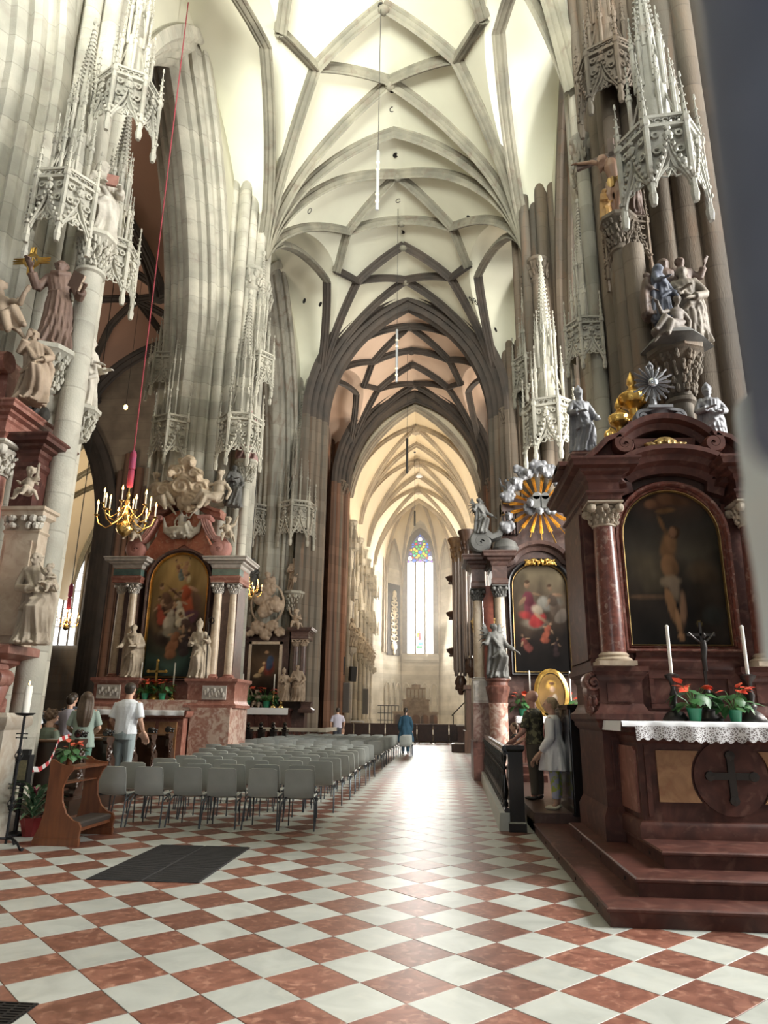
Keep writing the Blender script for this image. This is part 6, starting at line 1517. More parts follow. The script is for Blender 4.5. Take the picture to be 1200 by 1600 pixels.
b = MB(); b.xz([(-6.6, 5.66), (-6.6, 6.9), (-6.25, 6.75), (-6.02, 6.5), (-5.98, 5.66)], 8.7, 9.3); b.lathe([(.16, 0), (.16, .9)], (0, 0, 0), 10); vs = b.v[-20:]; b.v[-20:] = [(-6.85+v[2], 8.6+v[1], 6.45+v[0]) for v in vs]; T.part(b, 'upper_panel', red_lite)
b = MB(); volute(b, -5.72, 5.9, .16, 8.9, 9.25, 1, 1.6); rect_prof(b, -5.95, -5.65, 8.45, 8.75, [(0, 5.66), (.02, 5.7), (0, 5.74)]); T.part(b, 'volute', stat_grey)
place('statue', lib('saint_with_child', lambda mb, **k: (figure(mb, **k), mb.__setattr__('M', Matrix.Translation((.30, -.26, 1.02)) @ Matrix.Rotation(-.3, 4, 'Z')), putto(mb, .66, 0, 0)), stat_stone, .014, 1, h=1.75, L=((-.19, -.02, .6), (.02, -.19, .56)), R=((.21, -.03, .6), (.16, -.19, .62)), hair='tonsure', sway=.05, seed=31, nfold=10, knee=.2, turn=-.5, tilt=(.25, 0)), (-5.83, 9.599, 2.532), 'stone friar holding a child, on the bracket at the left edge', sc=.76, rz=.2)
F_woman = lib('dancing_figure', figure, stat_warm, .013, 1, h=1.4, L=((-.2, .0, .66), (-.1, -.12, .84)), R=((.2, -.02, .64), (.1, -.16, .52)), hair='curls', sway=.07, seed=41, nfold=8, knee=.3, turn=.4)
p = at(42, 640, 9.69); place('statue', F_woman, (p.x, p.y, 6.33), 'warm stone draped figure on the cornice at the left edge', sc=.92, rz=.3)
place('cherub', F_putto2, (-6.2, 9.599, 4.743), 'stone cherub leaning on the pilaster capital at the left edge', 'sculpture', sc=.72, rz=-.2)
place('angel_sculpture', remat(F_seat, 'seated_warm', stat_warm), (-7.239, 9.747, 7.696), 'stone reclining figure on the gable at the left edge', 'sculpture', sc=.85)
# ================================================================== canopies and statues on the pillars
def canopy_at(pl, x, y, Y, m, key, sc, rz=0, spire=True):
    p = at(x, y, Y); return canopy(pl, p.x, p.y, p.z, rz, m, key, sc, spire)
canopy_at(L1, 92, 385, 9.98, stone_pale, 'pale', .82)
canopy_at(L1, 190, 222, 10.4, stone_pale, 'pale', .84, .5)
canopy_at(L1, 160, 468, 11.0, stone_pale, 'pale', .75, .7)
canopy_at(L2, 266, 722, 21.0, stone_pale, 'pale', .98, -.4)
canopy_at(L2, 372, 722, 20.8, stone_pale, 'pale', 1.0, .2)
canopy_at(L2, 257, 615, 21.6, stone_pale, 'pale', .9, -.9)
canopy_at(L2, 398, 612, 21.9, stone_pale, 'pale', .9, .9)
canopy_at(L3, 397, 848, 34.0, stone_mid, 'mid', 1.25, -.3)
canopy_at(L3, 462, 845, 33.8, stone_mid, 'mid', 1.3, .4)
canopy_at(R1, 1040, 330, 9.75, canopy_grey, 'grey', .92, -.1)
canopy_at(R1, 958, 180, 10.6, stone_brown, 'brown', .82, -.5)
canopy_at(R1, 922, 575, 12.6, stone_pale, 'pale', .62, -1.0)
canopy_at(R2, 862, 712, 21.0, stone_pale, 'pale', 1.15, -.3)
canopy_at(R2, 836, 625, 22.2, stone_mid, 'mid', 1.0, -1.0)
canopy_at(R1, 985, 425, 10.5, stone_brown, 'brown', .58, -.8, False)
# ---- left pillar
p = at(78, 548, 9.98); console(L1, p.x, p.y+.05, p.z, stone_pale, 0, .8)
GF = 1.14
def friar(mb):
    figure(mb, 1.52, ((-.2, -.03, .64), (-.24, -.16, .78)), ((.2, -.03, .58), (.26, -.17, .60)), hair='tonsure', cloak=False, nfold=15, amp=.20, seed=51, sway=.02)
    mb.tube([(-.13, -.05, 1.27), (0, -.13, 1.22), (.13, -.05, 1.27)], [.05, .05, .05], 8); mb.tube([(.02, -.15, .93), (.03, -.17, .6)], .014, 6)
place('statue', lib('friar', friar, wood_habit, .012, 1), p, 'brown friar statue holding up a gold sun and a book, upper left pillar', rz=.25, sc=GF)
T = Thing('sun_emblem', p+Vector((-.36, -.24, 1.22))*GF, 'golden radiant monogram held up by the brown friar', 'emblem')
c = T.loc+Vector((0, 0, .18)); b = MB(); n = 20
b.sweep([(c.x+.13*cos(2*pi*i/n), c.y, c.z+.12*sin(2*pi*i/n)) for i in range(n)], [(-.02, -.015), (.02, -.015), (.02, .015), (-.02, .015)], [(cos(2*pi*i/n), 0, sin(2*pi*i/n)) for i in range(n)], close=True)
for k in range(4):
    a = k*pi/2
    for d in (-.22, 0, .22): b.tube([(c.x+.14*cos(a+d), c.y, c.z+.14*sin(a+d)), (c.x+(.33 if k % 2 == 0 else .27)*cos(a+d*.7), c.y, c.z+(.33 if k % 2 == 0 else .27)*sin(a+d*.7))], [.03, .012], 5)
T.part(b, 'rays', gold)
b = MB()
for x0, pts in ((-.085, [[(0, -.06), (0, .06)]]), (-.035, [[(0, -.06), (0, .06)], [(.05, -.06), (.05, .06)], [(0, 0), (.05, 0)]]), (.04, [[(.045, .045), (.02, .06), (0, .04), (.02, .005), (.045, -.02), (.03, -.055), (0, -.045)]])):
    for q in pts: b.tube([(c.x+x0+u, c.y-.01, c.z+w) for u, w in q], .011, 5)
T.part(b, 'letters', gold)
b = MB(); b.tube([c+Vector((0, 0, -.13)), T.loc+Vector((.0, 0, -.02))], .015, 6); T.part(b, 'handle', gold)
T = Thing('book', p+Vector((.40, -.28, .90))*GF, 'dark book held by the brown friar on the left pillar', 'book')
b = MB(); b.M = Matrix.Translation(T.loc) @ Matrix.Rotation(.5, 4, 'Y') @ Matrix.Rotation(.3, 4, 'X'); b.box(-.11, .11, -.03, .03, -.06, .22); T.part(b, 'cover', wood_habit)
b = MB(); b.M = Matrix.Translation(T.loc) @ Matrix.Rotation(.5, 4, 'Y') @ Matrix.Rotation(.3, 4, 'X'); b.box(-.10, .114, -.022, .022, -.055, .215); T.part(b, 'pages', cream_m)
p = at(150, 374, 10.3); console(L1, p.x, p.y, p.z, stone_pale, .2, .75, shaft=(.205, .8))
F_white = remat(lib('veiled_saint', figure, stat_pale, .018, 1, h=1.5, hair='veil', L=((-.17, -.02, .62), (-.08, -.17, .60)), R=((.19, -.02, .62), (.14, -.18, .60)), sway=.03, seed=61, nfold=8, turn=.6), 'veiled_saint_pale', stat_pale)
place('statue', F_white, p, 'white veiled saint under a canopy, high on the left pillar', rz=.7, sc=1.1)
T = Thing('book', p+Vector((.22, -.15, .98))*1.13, 'reddish book held by the white veiled saint', 'book')
b = MB(); b.M = Matrix.Translation(T.loc) @ Matrix.Rotation(.4, 4, 'Z'); b.box(-.10, .10, -.03, .03, -.1, .12); T.part(b, 'cover', red_lite); b = MB(); b.M = Matrix.Translation(T.loc) @ Matrix.Rotation(.4, 4, 'Z'); b.box(-.095, .103, -.02, .02, -.095, .115); T.part(b, 'pages', cream_m)
p = at(128, 640, 11.3); console(L1, p.x, p.y, p.z, stone_pale, 1.2, .68)
place('statue', F_white, p, 'pale statue on the far side of the left pillar beside its round shaft', rz=1.4, sc=.97)
# ---- second left pillar: figure between the canopies, and one behind the clouds
p = at(386, 722, 21.3); console(L2, p.x, p.y, p.z, stone_pale, .3, .8, shaft=(.15, 6))
F_rose = remat(F_white, 'saint_rose', mat('painted_rose_stone', (.45, .27, .26), .7, (.34, .22, .2), 3))
place('statue', F_rose, p, 'rose robed saint with a book between two canopies on the second left pillar', rz=.5, sc=1.25)
p = at(362, 775, 20.7); place('statue', remat(F_saintA, 'saint_dark', stat_grey), (p.x, 20.9, p.z-.3), 'dark stone saint above the right angel of the left altar', sc=.7, rz=.6)
# ---- third left pillar
for x, lb in ((459, 'stone saint on a bracket high on the third left pillar'), (393, 'stone saint on a bracket left on the third left pillar')):
    p = at(x, 925, 33.7); console(L3, p.x, p.y, p.z, stone_mid, 0, 1.1); place('statue', F_warm if x > 400 else remat(F_saintA, 'saint_grey', stat_grey), p, lb, sc=.85)
p = at(470, 960, 33.4); place('statue', remat(F_putto, 'putto_warm', stat_warm), (p.x-.1, 32.9, 5.65), 'small stone child on the cornice of the small dark altar', 'sculpture', sc=1.3)
# ---- right pillar: painted group under a canopy, crucifix group
blue_c = mat('painted_blue_robe', (.075, .085, .115), .6, (.05, .055, .075), 5)
white_c = mat('painted_white_robe', (.19, .16, .125), .65, (.12, .10, .08), 5)
dark_c = mat('painted_dark_robe', (.13, .085, .065), .6, (.08, .055, .045), 5)
flesh_c = mat('painted_flesh', (.24, .14, .09), .55)
p = at(1058, 545, 9.65); console(R1, p.x, p.y+.1, p.z, stone_brown, 0, .85, shaft=(.17, 4))
GS = 1.09
def grp(label, dx, dy, dz, h, m, rz, fig, **k):
    me = lib('carved_figure', fig, m, .016, 1, h=h, **k); place('statue', me, p+Vector((dx, dy, dz))*GS, label, rz=rz, sc=GS)
grp('tall figure in a pale mantle and blue sash in the painted group, right pillar', .20, -.02, .02, 1.25, white_c, -.2, figure, hair='short', beard=True, L=((-.19, -.03, .62), (-.05, -.19, .62)), R=((.2, -.03, .6), (.02, -.19, .5)), nfold=13, seed=71)
grp('figure with a blue hood embracing another in the painted group, right pillar', -.17, -.12, .33, .92, blue_c, .7, figure, hair='veil', L=((-.18, -.06, .62), (-.2, -.2, .6)), R=((.18, -.06, .6), (.05, -.2, .42)), nfold=9, seed=72, turn=.3)
grp('small brown figure embraced by the blue hooded one, right pillar', -.34, -.10, .42, .72, dark_c, 1.2, figure, hair='short', beard=True, nfold=9, seed=73)
grp('hooded figure at the back left of the painted group, right pillar', .02, .16, .42, 1.12, dark_c, 0, figure, hair='hood', nfold=9, seed=74)
grp('capped figure at the back right of the painted group, right pillar', .26, .18, .45, 1.12, dark_c, .1, figure, hair='short', R=((.21, -.02, .68), (.25, -.1, .84)), nfold=9, seed=75)
def sitter(mb, h=.8, **k):
    seated(mb, h, 9, 0, -1, 'short'); mb.ell((-.05, 0, .02), (.3, .16, .1))
grp('crouching figure in a grey coat at the front of the painted group, right pillar', -.08, -.22, .10, .8, mat('painted_grey_coat', (.15, .125, .10), .65, (.10, .08, .07), 5), .2, sitter)
b = MB(); b.lathe([(.28, -.06), (.5, .02), (.42, .12), (.15, .16)], (p.x-R1.location.x-.02, p.y-R1.location.y, p.z), 9, fold=lambda a, z: .15*sin(3*a+1)); b.build('rock_base', stat_grey, R1)
p = at(965, 345, 10.2); console(R1, p.x, p.y, p.z, stone_brown, -.4, .62, shaft=(.13, 4))
T = Thing('crucifix', p, 'carved crucifix with bowed body high on the right pillar', 'crucifix')
b = MB(); b.M = Matrix.Translation(p) @ Matrix.Rotation(-.5, 4, 'Z')
b.box(-.05, .05, .02, .08, .0, 1.75); b.box(-.62, .62, .02, .08, 1.36, 1.46); T.part(b, 'cross', dark_c, None, 0)
def corpus(mb):
    head(mb, (-.15, -.10, 1.22), .105, (.5, .3), True, 'long', turn=-.4)
    mb.tube([(0, -.03, .72), (.01, -.06, .86), (-.01, -.08, 1.02), (-.01, -.06, 1.16), (-.04, -.06, 1.24)], [.10, .085, .115, .10, .04], 12)
    for s, e in ((-1, (-.33, -.01, 1.36)), (1, (.36, -.01, 1.40))):
        w = (s*.58, 0, 1.46); mb.tube([(s*.10, -.05, 1.16), e, w], [.05, .042, .028], 8); hand(mb, w, (s, -.2, .2), .75, -s)
    for s in (-1, 1): mb.tube([(s*.055, -.03, .74), (s*.08, -.12, .44), (s*.02, -.03, .12)], [.085, .066, .04], 9); mb.tube([(s*.02, -.03, .12), (s*.02, -.1, .0)], [.035, .025], 7)
o = T.put(lib('corpus', corpus, flesh_c, .014, 1), 'corpus', p, -.5)
b = MB(); b.M = Matrix.Translation(p) @ Matrix.Rotation(-.5, 4, 'Z')
b.lathe([(.115, .60), (.125, .68), (.11, .80)], (0, -.03, 0), 28, fold=lambda a, z: .10*sin(8*a)); b.tube([(.1, -.1, .78), (.16, -.12, .6), (.15, -.1, .38)], [.04, .05, .03], 7); T.part(b, 'loincloth', gold_dark)
grp2 = (('kneeling figure in ochre at the foot of the high crucifix', -.18, -.05, -.02, .62, mat('painted_ochre_robe', (.42, .24, .07), .6, (.28, .15, .05), 5), .4, 81), ('figure in a brown robe right of the high crucifix', .24, .0, .05, .98, dark_c, -.3, 82))
for lb, dx, dy, dz, h, m, rz, sd in grp2:
    place('statue', lib('carved_figure', figure, m, .016, 1, h=h, hair='veil', seed=sd, nfold=9), p+Vector((dx, dy, dz)), lb, rz=rz)
b = MB(); q = at(1012, 620, 10.0); shaft_run(R1, q.x, q.y, .17, 4, 9.0, stone_brown)
# ---- colours seen along the choir wall: statues in niches
F_choir = remat(F_saintA, 'saint_choir', mat('choir_statue_stone', (.52, .42, .30), .8, (.38, .30, .21), 3))
for k, y in enumerate((49.3, 54.6, 58.5, 62.4, 66.4)):
    place('statue', F_choir, (chx(y)-4.72+.27, y-.05, 6.24), 'warm stone saint on the choir wall, %s from the opening' % ('first', 'second', 'third', 'fourth', 'fifth')[k], group=None, rz=pi/2*.7)
# white and gold relief on the apse wall
a, c = Vector((*AP[1], 0)), Vector((*AP[2], 0)); mid = (a+c)/2; e = (c-a).normalized(); n_ = Vector((e.y, -e.x, 0))
b = MB(); T = Thing('wall_ornament', mid+n_*.12+Vector((0, 0, 9)), 'tall pale gilded scrollwork on a dark panel, left apse wall', 'ornament')
rzz = atan2(e.y, e.x)
b = MB(); b.M = Matrix.Translation(T.loc) @ Matrix.Rotation(rzz, 4, 'Z'); b.box(-1.05, 1.05, 0, .08, -1.2, 6.4); T.part(b, 'panel', stone_dark, None, 0)
b = MB()
for k in range(9):
    z = -.4+.62*k; w = (.35, .6, .45, .55, .5, .62, .45, .5, .3)[k]
    for s in (-1, 1): b.tube([(0, -.05, z), (s*w, -.08, z+.2), (s*w*.9, -.08, z+.5), (s*.15, -.06, z+.55), (s*.25, -.06, z+.3)], [.09, .085, .08, .07, .05], 6)
b.ell((0, -.08, 5.35), (.32, .16, .38)); b.ell((0, -.08, -.3), (.5, .2, .45)); b.ell((0, -.08, -.9), (.2, .12, .3)); b.ell((0, -.1, 3.2), (.28, .15, .4)); b.tube([(0, -.04, -1), (0, -.04, 5.6)], .08, 6)
T.put(sculpt(b, 'scrollwork', mat('gilded_pale', (.78, .68, .50), .5, (.62, .50, .33), 4), .035, 1), 'scrollwork', T.loc, rzz)
# ================================================================== seating
chair_m = mat('grey_plastic', (.44, .465, .45), .38, (.39, .415, .40), 5, rnd=.10, local=True)
tube_m = mat('blue_grey_steel_tube', (.10, .115, .135), .3, metal=.7)
def chair_parts():
    # the sitter looks to +y; the back stands at y = 0
    W_, b = .44, MB(); rows = []
    prof_ = [(.42, .425), (.40, .445), (.25, .435), (.10, .425), (.03, .44), (-.01, .50), (-.025, .60), (-.04, .72), (-.065, .835)]
    for k, (y, z) in enumerate(prof_):
        w = (.40, .42, .43, .43, .43, .43, .425, .415, .40)[k]; row = []
        for i in range(11):
            u = -1+2*i/10; zz = z; yy = y
            if k < 4: zz += .018*u*u
            else: yy += .025*u*u
            if k == 8: zz -= .02*max(0, abs(u)-.8)**2*16
            if k == 4 and abs(u) > .9: zz += .01
            row.append((u*w/2, yy, zz))
        rows.append(row)
    n = len(b.v); b.grid(rows)
    th = [[(x*.985, y+(.0 if k < 4 else -.014), z-(.014 if k < 4 else .0)) for x, y, z in r] for k, r in enumerate(rows)]
    b.grid([list(reversed(r)) for r in th])
    h, w = len(rows), 11
    # closing rim with a small rolled edge
    edge = [rows[0][i] for i in range(w)]+[rows[k][w-1] for k in range(1, h)]+[rows[h-1][i] for i in range(w-2, -1, -1)]+[rows[k][0] for k in range(h-2, 0, -1)]
    b.tube(edge+[edge[0]], .009, 5)
    shell = b.mesh('shell', chair_m, 28)
    legs = []
    for s in (-1, 1):
        b = MB(); b.tube([(s*.185, .37, .425), (s*.20, .40, .40), (s*.205, .41, .02), (s*.205, .41, 0)], .011, 7); legs.append(b.mesh('leg', tube_m, 60))
        b = MB(); b.tube([(s*.19, .08, .43), (s*.225, .03, .42), (s*.245, -.02, .36), (s*.26, -.10, .02), (s*.26, -.105, 0)], .012, 7); legs.append(b.mesh('leg', tube_m, 60))
    b = MB(); b.tube([(-.185, .37, .425), (.185, .37, .425)], .010, 6); b.tube([(-.19, .08, .43), (.19, .08, .43)], .010, 6)
    for s in (-1, 1): b.tube([(s*.188, .37, .425), (s*.19, .08, .43)], .010, 6)
    b.tube([(.245, -.02, .36), (.27, .02, .40), (.275, .12, .42), (.22, .14, .425)], .011, 6)
    return shell, legs, b.mesh('seat_frame', tube_m, 60)
CH = chair_parts(); nth = ('first', 'second', 'third', 'fourth', 'fifth', 'sixth', 'seventh', 'eighth', 'ninth', 'tenth')
def chair(x, y, rz, label):
    t = empty('chair', (x, y, 0), rz); tag(t, label, 'chair', 'grey chairs set in rows along the nave')
    link('shell', CH[0], t)
    for l in CH[1]: link('leg', l, t)
    link('seat_frame', CH[2], t)
cr_ = random.Random(5); rowY = [10.95, 11.85, 12.98, 14.05, 15.0, 16.1, 17.05, 18.25, 19.35, 20.55]
for r, y in enumerate(rowY):
    n = 6 if r < 6 else (7 if r < 8 else 8)
    for k in range(n):
        off = -.12 if r == 1 else 0
        chair(-2.12-.568*k+off+cr_.uniform(-.025, .025), y+cr_.uniform(-.05, .05), cr_.uniform(-.05, .05), 'grey plastic chair, %s from the aisle in the %s row from the front' % (nth[k], nth[r]))
for r in range(9):
    y = 23.4+1.05*r
    for k in range(8 if r < 7 else 7):
        chair(-2.12-.575*k+cr_.uniform(-.03, .03), y+cr_.uniform(-.06, .06), cr_.uniform(-.05, .05), 'grey plastic chair, %s from the aisle in the %s row beyond the gap' % (nth[k], nth[r]))
for k, (x, y) in enumerate(((-1.5, 30.3), (-1.48, 31.4), (-1.5, 32.4))): chair(x, y, 0, 'grey chair standing out into the aisle by the person in blue, %s from front' % nth[k])
# ---- pews with carved ends
pew_m = mat('dark_pew_wood', (.055, .024, .014), .3, (.03, .014, .009), 6, 6, stretch=(1, 1, .25), coat=.25)
pew_l = mat('lit_pew_ledge', (.17, .085, .04), .35, (.11, .055, .025), 6, 6, stretch=(.3, 2, 2))  # pew wood again, the light on the ledge put into a paler tone
black_w = mat('black_varnish_wood', (.010, .008, .008), .22, coat=.4)
pl_ = MB(); pl_.box(-10.5, -6.0, 11.7, 18.4, 0, .24); o = pl_.build('platform', pew_m); tag(o, 'low dark wooden platform under the carved pews', 'platform')
def pew(x1, y, label, knobs=1):
    T = Thing('pew', (x1, y, .24), label, 'pew', 'carved pews facing the left altar')
    z0 = .19
    b = MB(); P = [(y-.10, z0), (y-.12, z0+.1), (y-.08, z0+.14), (y-.06, z0+.55), (y-.12, z0+.70), (y-.10, z0+.86), (y-.16, z0+.92), (y-.16, z0+.98), (y+.16, z0+.98), (y+.16, z0+.92), (y+.10, z0+.86), (y+.12, z0+.7), (y+.28, z0+.58), (y+.30, z0+.45), (y+.16, z0+.14), (y+.2, z0+.1), (y+.18, z0)]
    b.yz(P, x1-.05, x1+.03); e = T.part(b, 'bench_end', pew_m, None, 20)
    b = MB(); rr = random.Random(int(y*10))
    for k in range(16): b.ell((x1+.03, y+.02+rr.uniform(-.08, .08), z0+.2+.6*k/15), (.03, .045, .04), 6, 4)
    for s in (-1, 1): b.tube([(x1+.035, y-.02*s, z0+.2)]+[(x1+.035, y+.02+s*.07*sin(k*1.3), z0+.2+.065*k) for k in range(1, 10)], .016, 5)
    T.part(b, 'carving', pew_m, e)['kind'] = 'stuff'
    b = MB(); leafy(b, (x1-.02, y, z0+1.0), .075, .10, 8); b.ell((x1-.02, y, z0+1.08), (.05, .05, .055), 10, 8); volute(b, x1-.02, z0+1.06, .07, y-.13, y-.07, 1, 1.3); T.part(b, 'knob', black_w, e)
    b = MB(); b.box(-10.4, x1-.05, y-.05, y-.01, z0+.1, z0+.92); T.part(b, 'back_panel', pew_m, None, 0)
    b = MB(); b.loftrect([(x1-.05+10.4, .20, z0+.92), (x1-.05+10.4, .24, z0+.935), (x1-.05+10.4, .24, z0+.955), (x1-.05+10.4, .2, z0+.965)], ((x1-.05-10.4)/2, y+.0, 0)); T.part(b, 'book_ledge', pew_l, None, 0)
    b = MB(); b.box(-10.4, x1-.05, y+.0, y+.40, z0+.42, z0+.46); T.part(b, 'seat', pew_m, None, 0)
    b = MB(); b.box(-10.4, x1-.05, y-.34, y-.16, z0+.16, z0+.2); T.part(b, 'kneeling_board', pew_m, None, 0)
for k, y in enumerate((12.35, 13.4, 14.45, 15.5, 16.5)): pew(-6.25, y, 'dark carved pew, %s from the front on the left platform' % nth[k])
# papers on the ledges
for k, (x, y, l) in enumerate(((-6.55, 13.4, 'white leaflet on the ledge of the second pew'), (-6.75, 12.4, 'white leaflet on the ledge of the front pew'), (-6.4, 14.45, 'white leaflet on the ledge of the third pew'))):
    b = MB(); b.loftrect([(.24, .17, 0), (.24, .17, .003)], (0, 0, 0)); o = b.build('leaflet', white_cloth, None, 0); o.location = (x, y, 1.157); o.rotation_euler = (0, 0, .3-.3*k); tag(o, l, 'leaflet')
# dark turned posts and pew ends by the small altar, and the stone rail
for k in range(5):
    T = Thing('bench_post', (-7.55+.38*k*.9, 26.5+.55*k, 0), 'black turned bench end with a glossy knob, %s of those before the small dark altar' % nth[k], 'bench end', 'black bench ends before the small altar')
    x, y = T.loc.x, T.loc.y
    b = MB(); b.loftrect([(.16, .5, 0), (.16, .5, 1.0), (.2, .54, 1.03), (.2, .54, 1.08)], (x, y, 0)); T.part(b, 'bench_end', black_w, None, 20)
    b = MB(); b.lathe([(.06, 1.08), (.1, 1.14), (.05, 1.2), (.09, 1.26), (.03, 1.34)], (x, y-.15, 0), 10); T.part(b, 'knob', black_w)
T = Thing('communion_rail', (-5.6, 30.5, 0), 'pale stone rail with small balusters on the left behind the chairs', 'railing')
b = MB(); b.box(-8.4, -5.0, 31.6, 31.9, .92, 1.08); b.box(-5.25, -4.95, 31.2, 34.5, .92, 1.08); T.part(b, 'handrail', stone_choir)
for k in range(13):
    x = -8.2+.25*k; b = MB(); b.lathe([(.08, 0), (.08, .1), (.04, .2), (.085, .45), (.04, .75), (.07, .85), (.07, .92)], (x, 31.75, 0), 8); T.part(b, 'baluster', red_mot)
b = MB(); b.box(-8.4, -5.0, 31.6, 31.9, 0, .1); T.part(b, 'rail_base', stone_choir)
# ---- black balustrade in front of the dark right altar
T = Thing('balustrade', (1.05, 11.4, 0), 'black wooden balustrade on a pale marble base, right of the aisle', 'railing')
def rx(y): return .98+.022*(y-11.45)
b = MB(); b.add([(rx(11.4)-.13, 11.4, 0), (rx(11.4)+.13, 11.4, 0), (rx(19.7)+.13, 19.7, 0), (rx(19.7)-.13, 19.7, 0), (rx(11.4)-.11, 11.4, .25), (rx(11.4)+.13, 11.4, .25), (rx(19.7)+.13, 19.7, .25), (rx(19.7)-.11, 19.7, .25)], [(0, 1, 5, 4), (1, 2, 6, 5), (2, 3, 7, 6), (3, 0, 4, 7), (4, 5, 6, 7)]); T.part(b, 'marble_base', white_marble, None, 0)
b = MB(); b.tube([(rx(11.45), 11.45, 1.16), (rx(19.7), 19.7, 1.16)], .055, 8); b.tube([(rx(11.45), 11.45, 1.10), (rx(19.7), 19.7, 1.10)], .04, 6); T.part(b, 'handrail', black_w)
b = MB(); b.tube([(rx(11.45), 11.45, .28), (rx(19.7), 19.7, .28)], .045, 6); T.part(b, 'bottom_rail', black_w)
bm = MB(); bm.lathe([(.05, .28), (.05, .34), (.028, .37), (.045, .42), (.06, .52), (.03, .72), (.022, .82), (.045, .86), (.022, .9), (.05, 1.0), (.05, 1.08)], n=10); bme = bm.mesh('baluster', black_w, 60)
for k in range(22):
    y = 11.85+.36*k; T.put(bme, 'baluster', (rx(y), y, 0))
b = MB(); b.loftrect([(.26, .16, 0), (.26, .16, .12), (.22, .12, .14), (.22, .12, 1.12), (.28, .18, 1.16), (.28, .18, 1.22)], (rx(11.4)+.14, 11.38, 0)); b.box(rx(11.4)+.07, rx(11.4)+.21, 11.31, 11.33, .3, 1.0); T.part(b, 'end_post', black_w, None, 20)
b = MB(); b.box(1.36, 2.05, 11.0, 12.3, 0, .14); b.box(1.36, 4.5, 11.25, 19.0, 0, .28); o = b.build('platform', dark_m, None, 0); tag(o, 'dark stepped platform behind the black balustrade', 'platform')
for k in range(2):
    b = MB(); b.box(1.5, 2.3, 16.4+.5*k, 16.9+.5*k, .28, .42+.14*k); o = b.build('step', red_m, None, 0); tag(o, ('lower', 'upper')[k]+' reddish step before the dark right altar', 'step')
T = Thing('confessional_screen', (2.1, 11.9, .28), 'black panelled screen behind the woman in white', 'screen')
b = MB(); b.box(1.92, 2.0, 10.95, 13.2, .28, 1.75); b.box(1.86, 2.06, 10.9, 13.25, 1.75, 1.82); T.part(b, 'panel', black_w, None, 0)
b = MB(); b.box(1.88, 1.93, 10.93, 11.08, .28, 1.75); b.box(1.9, 2.02, 10.9, 10.97, .28, 1.75); T.part(b, 'stile', black_w, None, 0)
# ---- prayer desk
kn_m = mat('red_brown_wood', (.21, .072, .028), .32, (.13, .042, .018), 5, 7, stretch=(3, 3, .4), coat=.2)
T = Thing('prayer_desk', (-4.85, 9.75, 0), 'red brown wooden prayer desk with curved sides and padded kneeler', 'prayer desk')
side = [(-5.16, 0), (-4.56, 0), (-4.56, .10), (-4.545, .22), (-4.58, .28), (-4.66, .30), (-4.76, .38), (-4.83, .52), (-4.85, .68), (-4.80, .82), (-4.74, .90), (-4.735, .95), (-4.84, .955), (-4.93, .975), (-5.0, 1.02), (-5.05, 1.03), (-5.06, .98), (-5.045, .85), (-5.05, .4), (-5.09, .22), (-5.15, .08)]
for y in (9.25, 10.2):
    b = MB(); b.xz(side, y-.02, y+.02); b.xz([(-5.165, 0), (-4.55, 0), (-4.55, .09), (-5.145, .09)], y-.028, y+.028); T.part(b, 'side_panel', kn_m, None, 30)
b = MB(); b.box(-5.04, -4.74, 9.27, 10.18, .90, .93); T.part(b, 'shelf', kn_m, None, 0)
b = MB(); b.box(-5.02, -4.86, 9.27, 10.18, .72, .735); T.part(b, 'lower_shelf', kn_m, None, 0)
b = MB(); b.box(-4.90, -4.60, 9.27, 10.18, .16, .2); T.part(b, 'kneeling_board', kn_m, None, 0)
b = MB(); b.loftrect([(.28, .86, .2), (.30, .9, .22), (.30, .9, .255), (.26, .86, .275)], (-4.74, 9.725, 0)); T.part(b, 'cushion', mat('dark_leather', (.05, .04, .035), .5))
anthurium('potted_plant', -4.95, 9.5, .93, .75, 'small red flowering plant on the shelf of the prayer desk', seed=41, pot=kn_m)
# ---- floor mat of ribbed rubber pieces, floor grate
mat_m = mat('dark_rubber', (.035, .033, .034), .75, (.02, .019, .02), 50, 3)
T = Thing('floor_mat', (-3.0, 8.5, 0), 'dark ribbed floor mat of several pieces on the chequered floor', 'mat')
for i in range(2):
    for j in range(3):
        x0 = -3.58+.585*i; y0 = 7.53+.65*j; b = MB(); b.loftrect([(.58, .645, .001), (.58, .645, .008), (.57, .635, .011)], (x0+.29, y0+.32, 0))
        for q in range(14): b.box(x0+.015, x0+.565, y0+.02+.045*q, y0+.045+.045*q, .011, .016)
        T.part(b, 'mat_piece', mat_m, None, 0)
p = at(12, 1583, 3.6); g = at_z = None
def floor_at(x, y, z=0):
    r = CF+CR*((x-600)/FPX)-CU*((y-800)/FPX); t = (z-EYE)/r.z; return Vector((r.x*t, r.y*t, z))
T = Thing('floor_grate', floor_at(4, 1582), 'small dark iron grate set in the floor, bottom left corner', 'grate')
c = T.loc; b = MB()
for q in range(9): b.box(c.x-.16, c.x+.13, c.y-.16+.035*q, c.y-.145+.035*q, -.002, .006)
for q in range(4): b.box(c.x-.16+.09*q, c.x-.145+.09*q, c.y-.16, c.y+.135, -.002, .005)
T.part(b, 'bars', iron_dark, None, 0)
b = MB(); b.box(c.x-.165, c.x+.135, c.y-.165, c.y+.14, -.002, .001); T.part(b, 'pit', hole_m, None, 0)
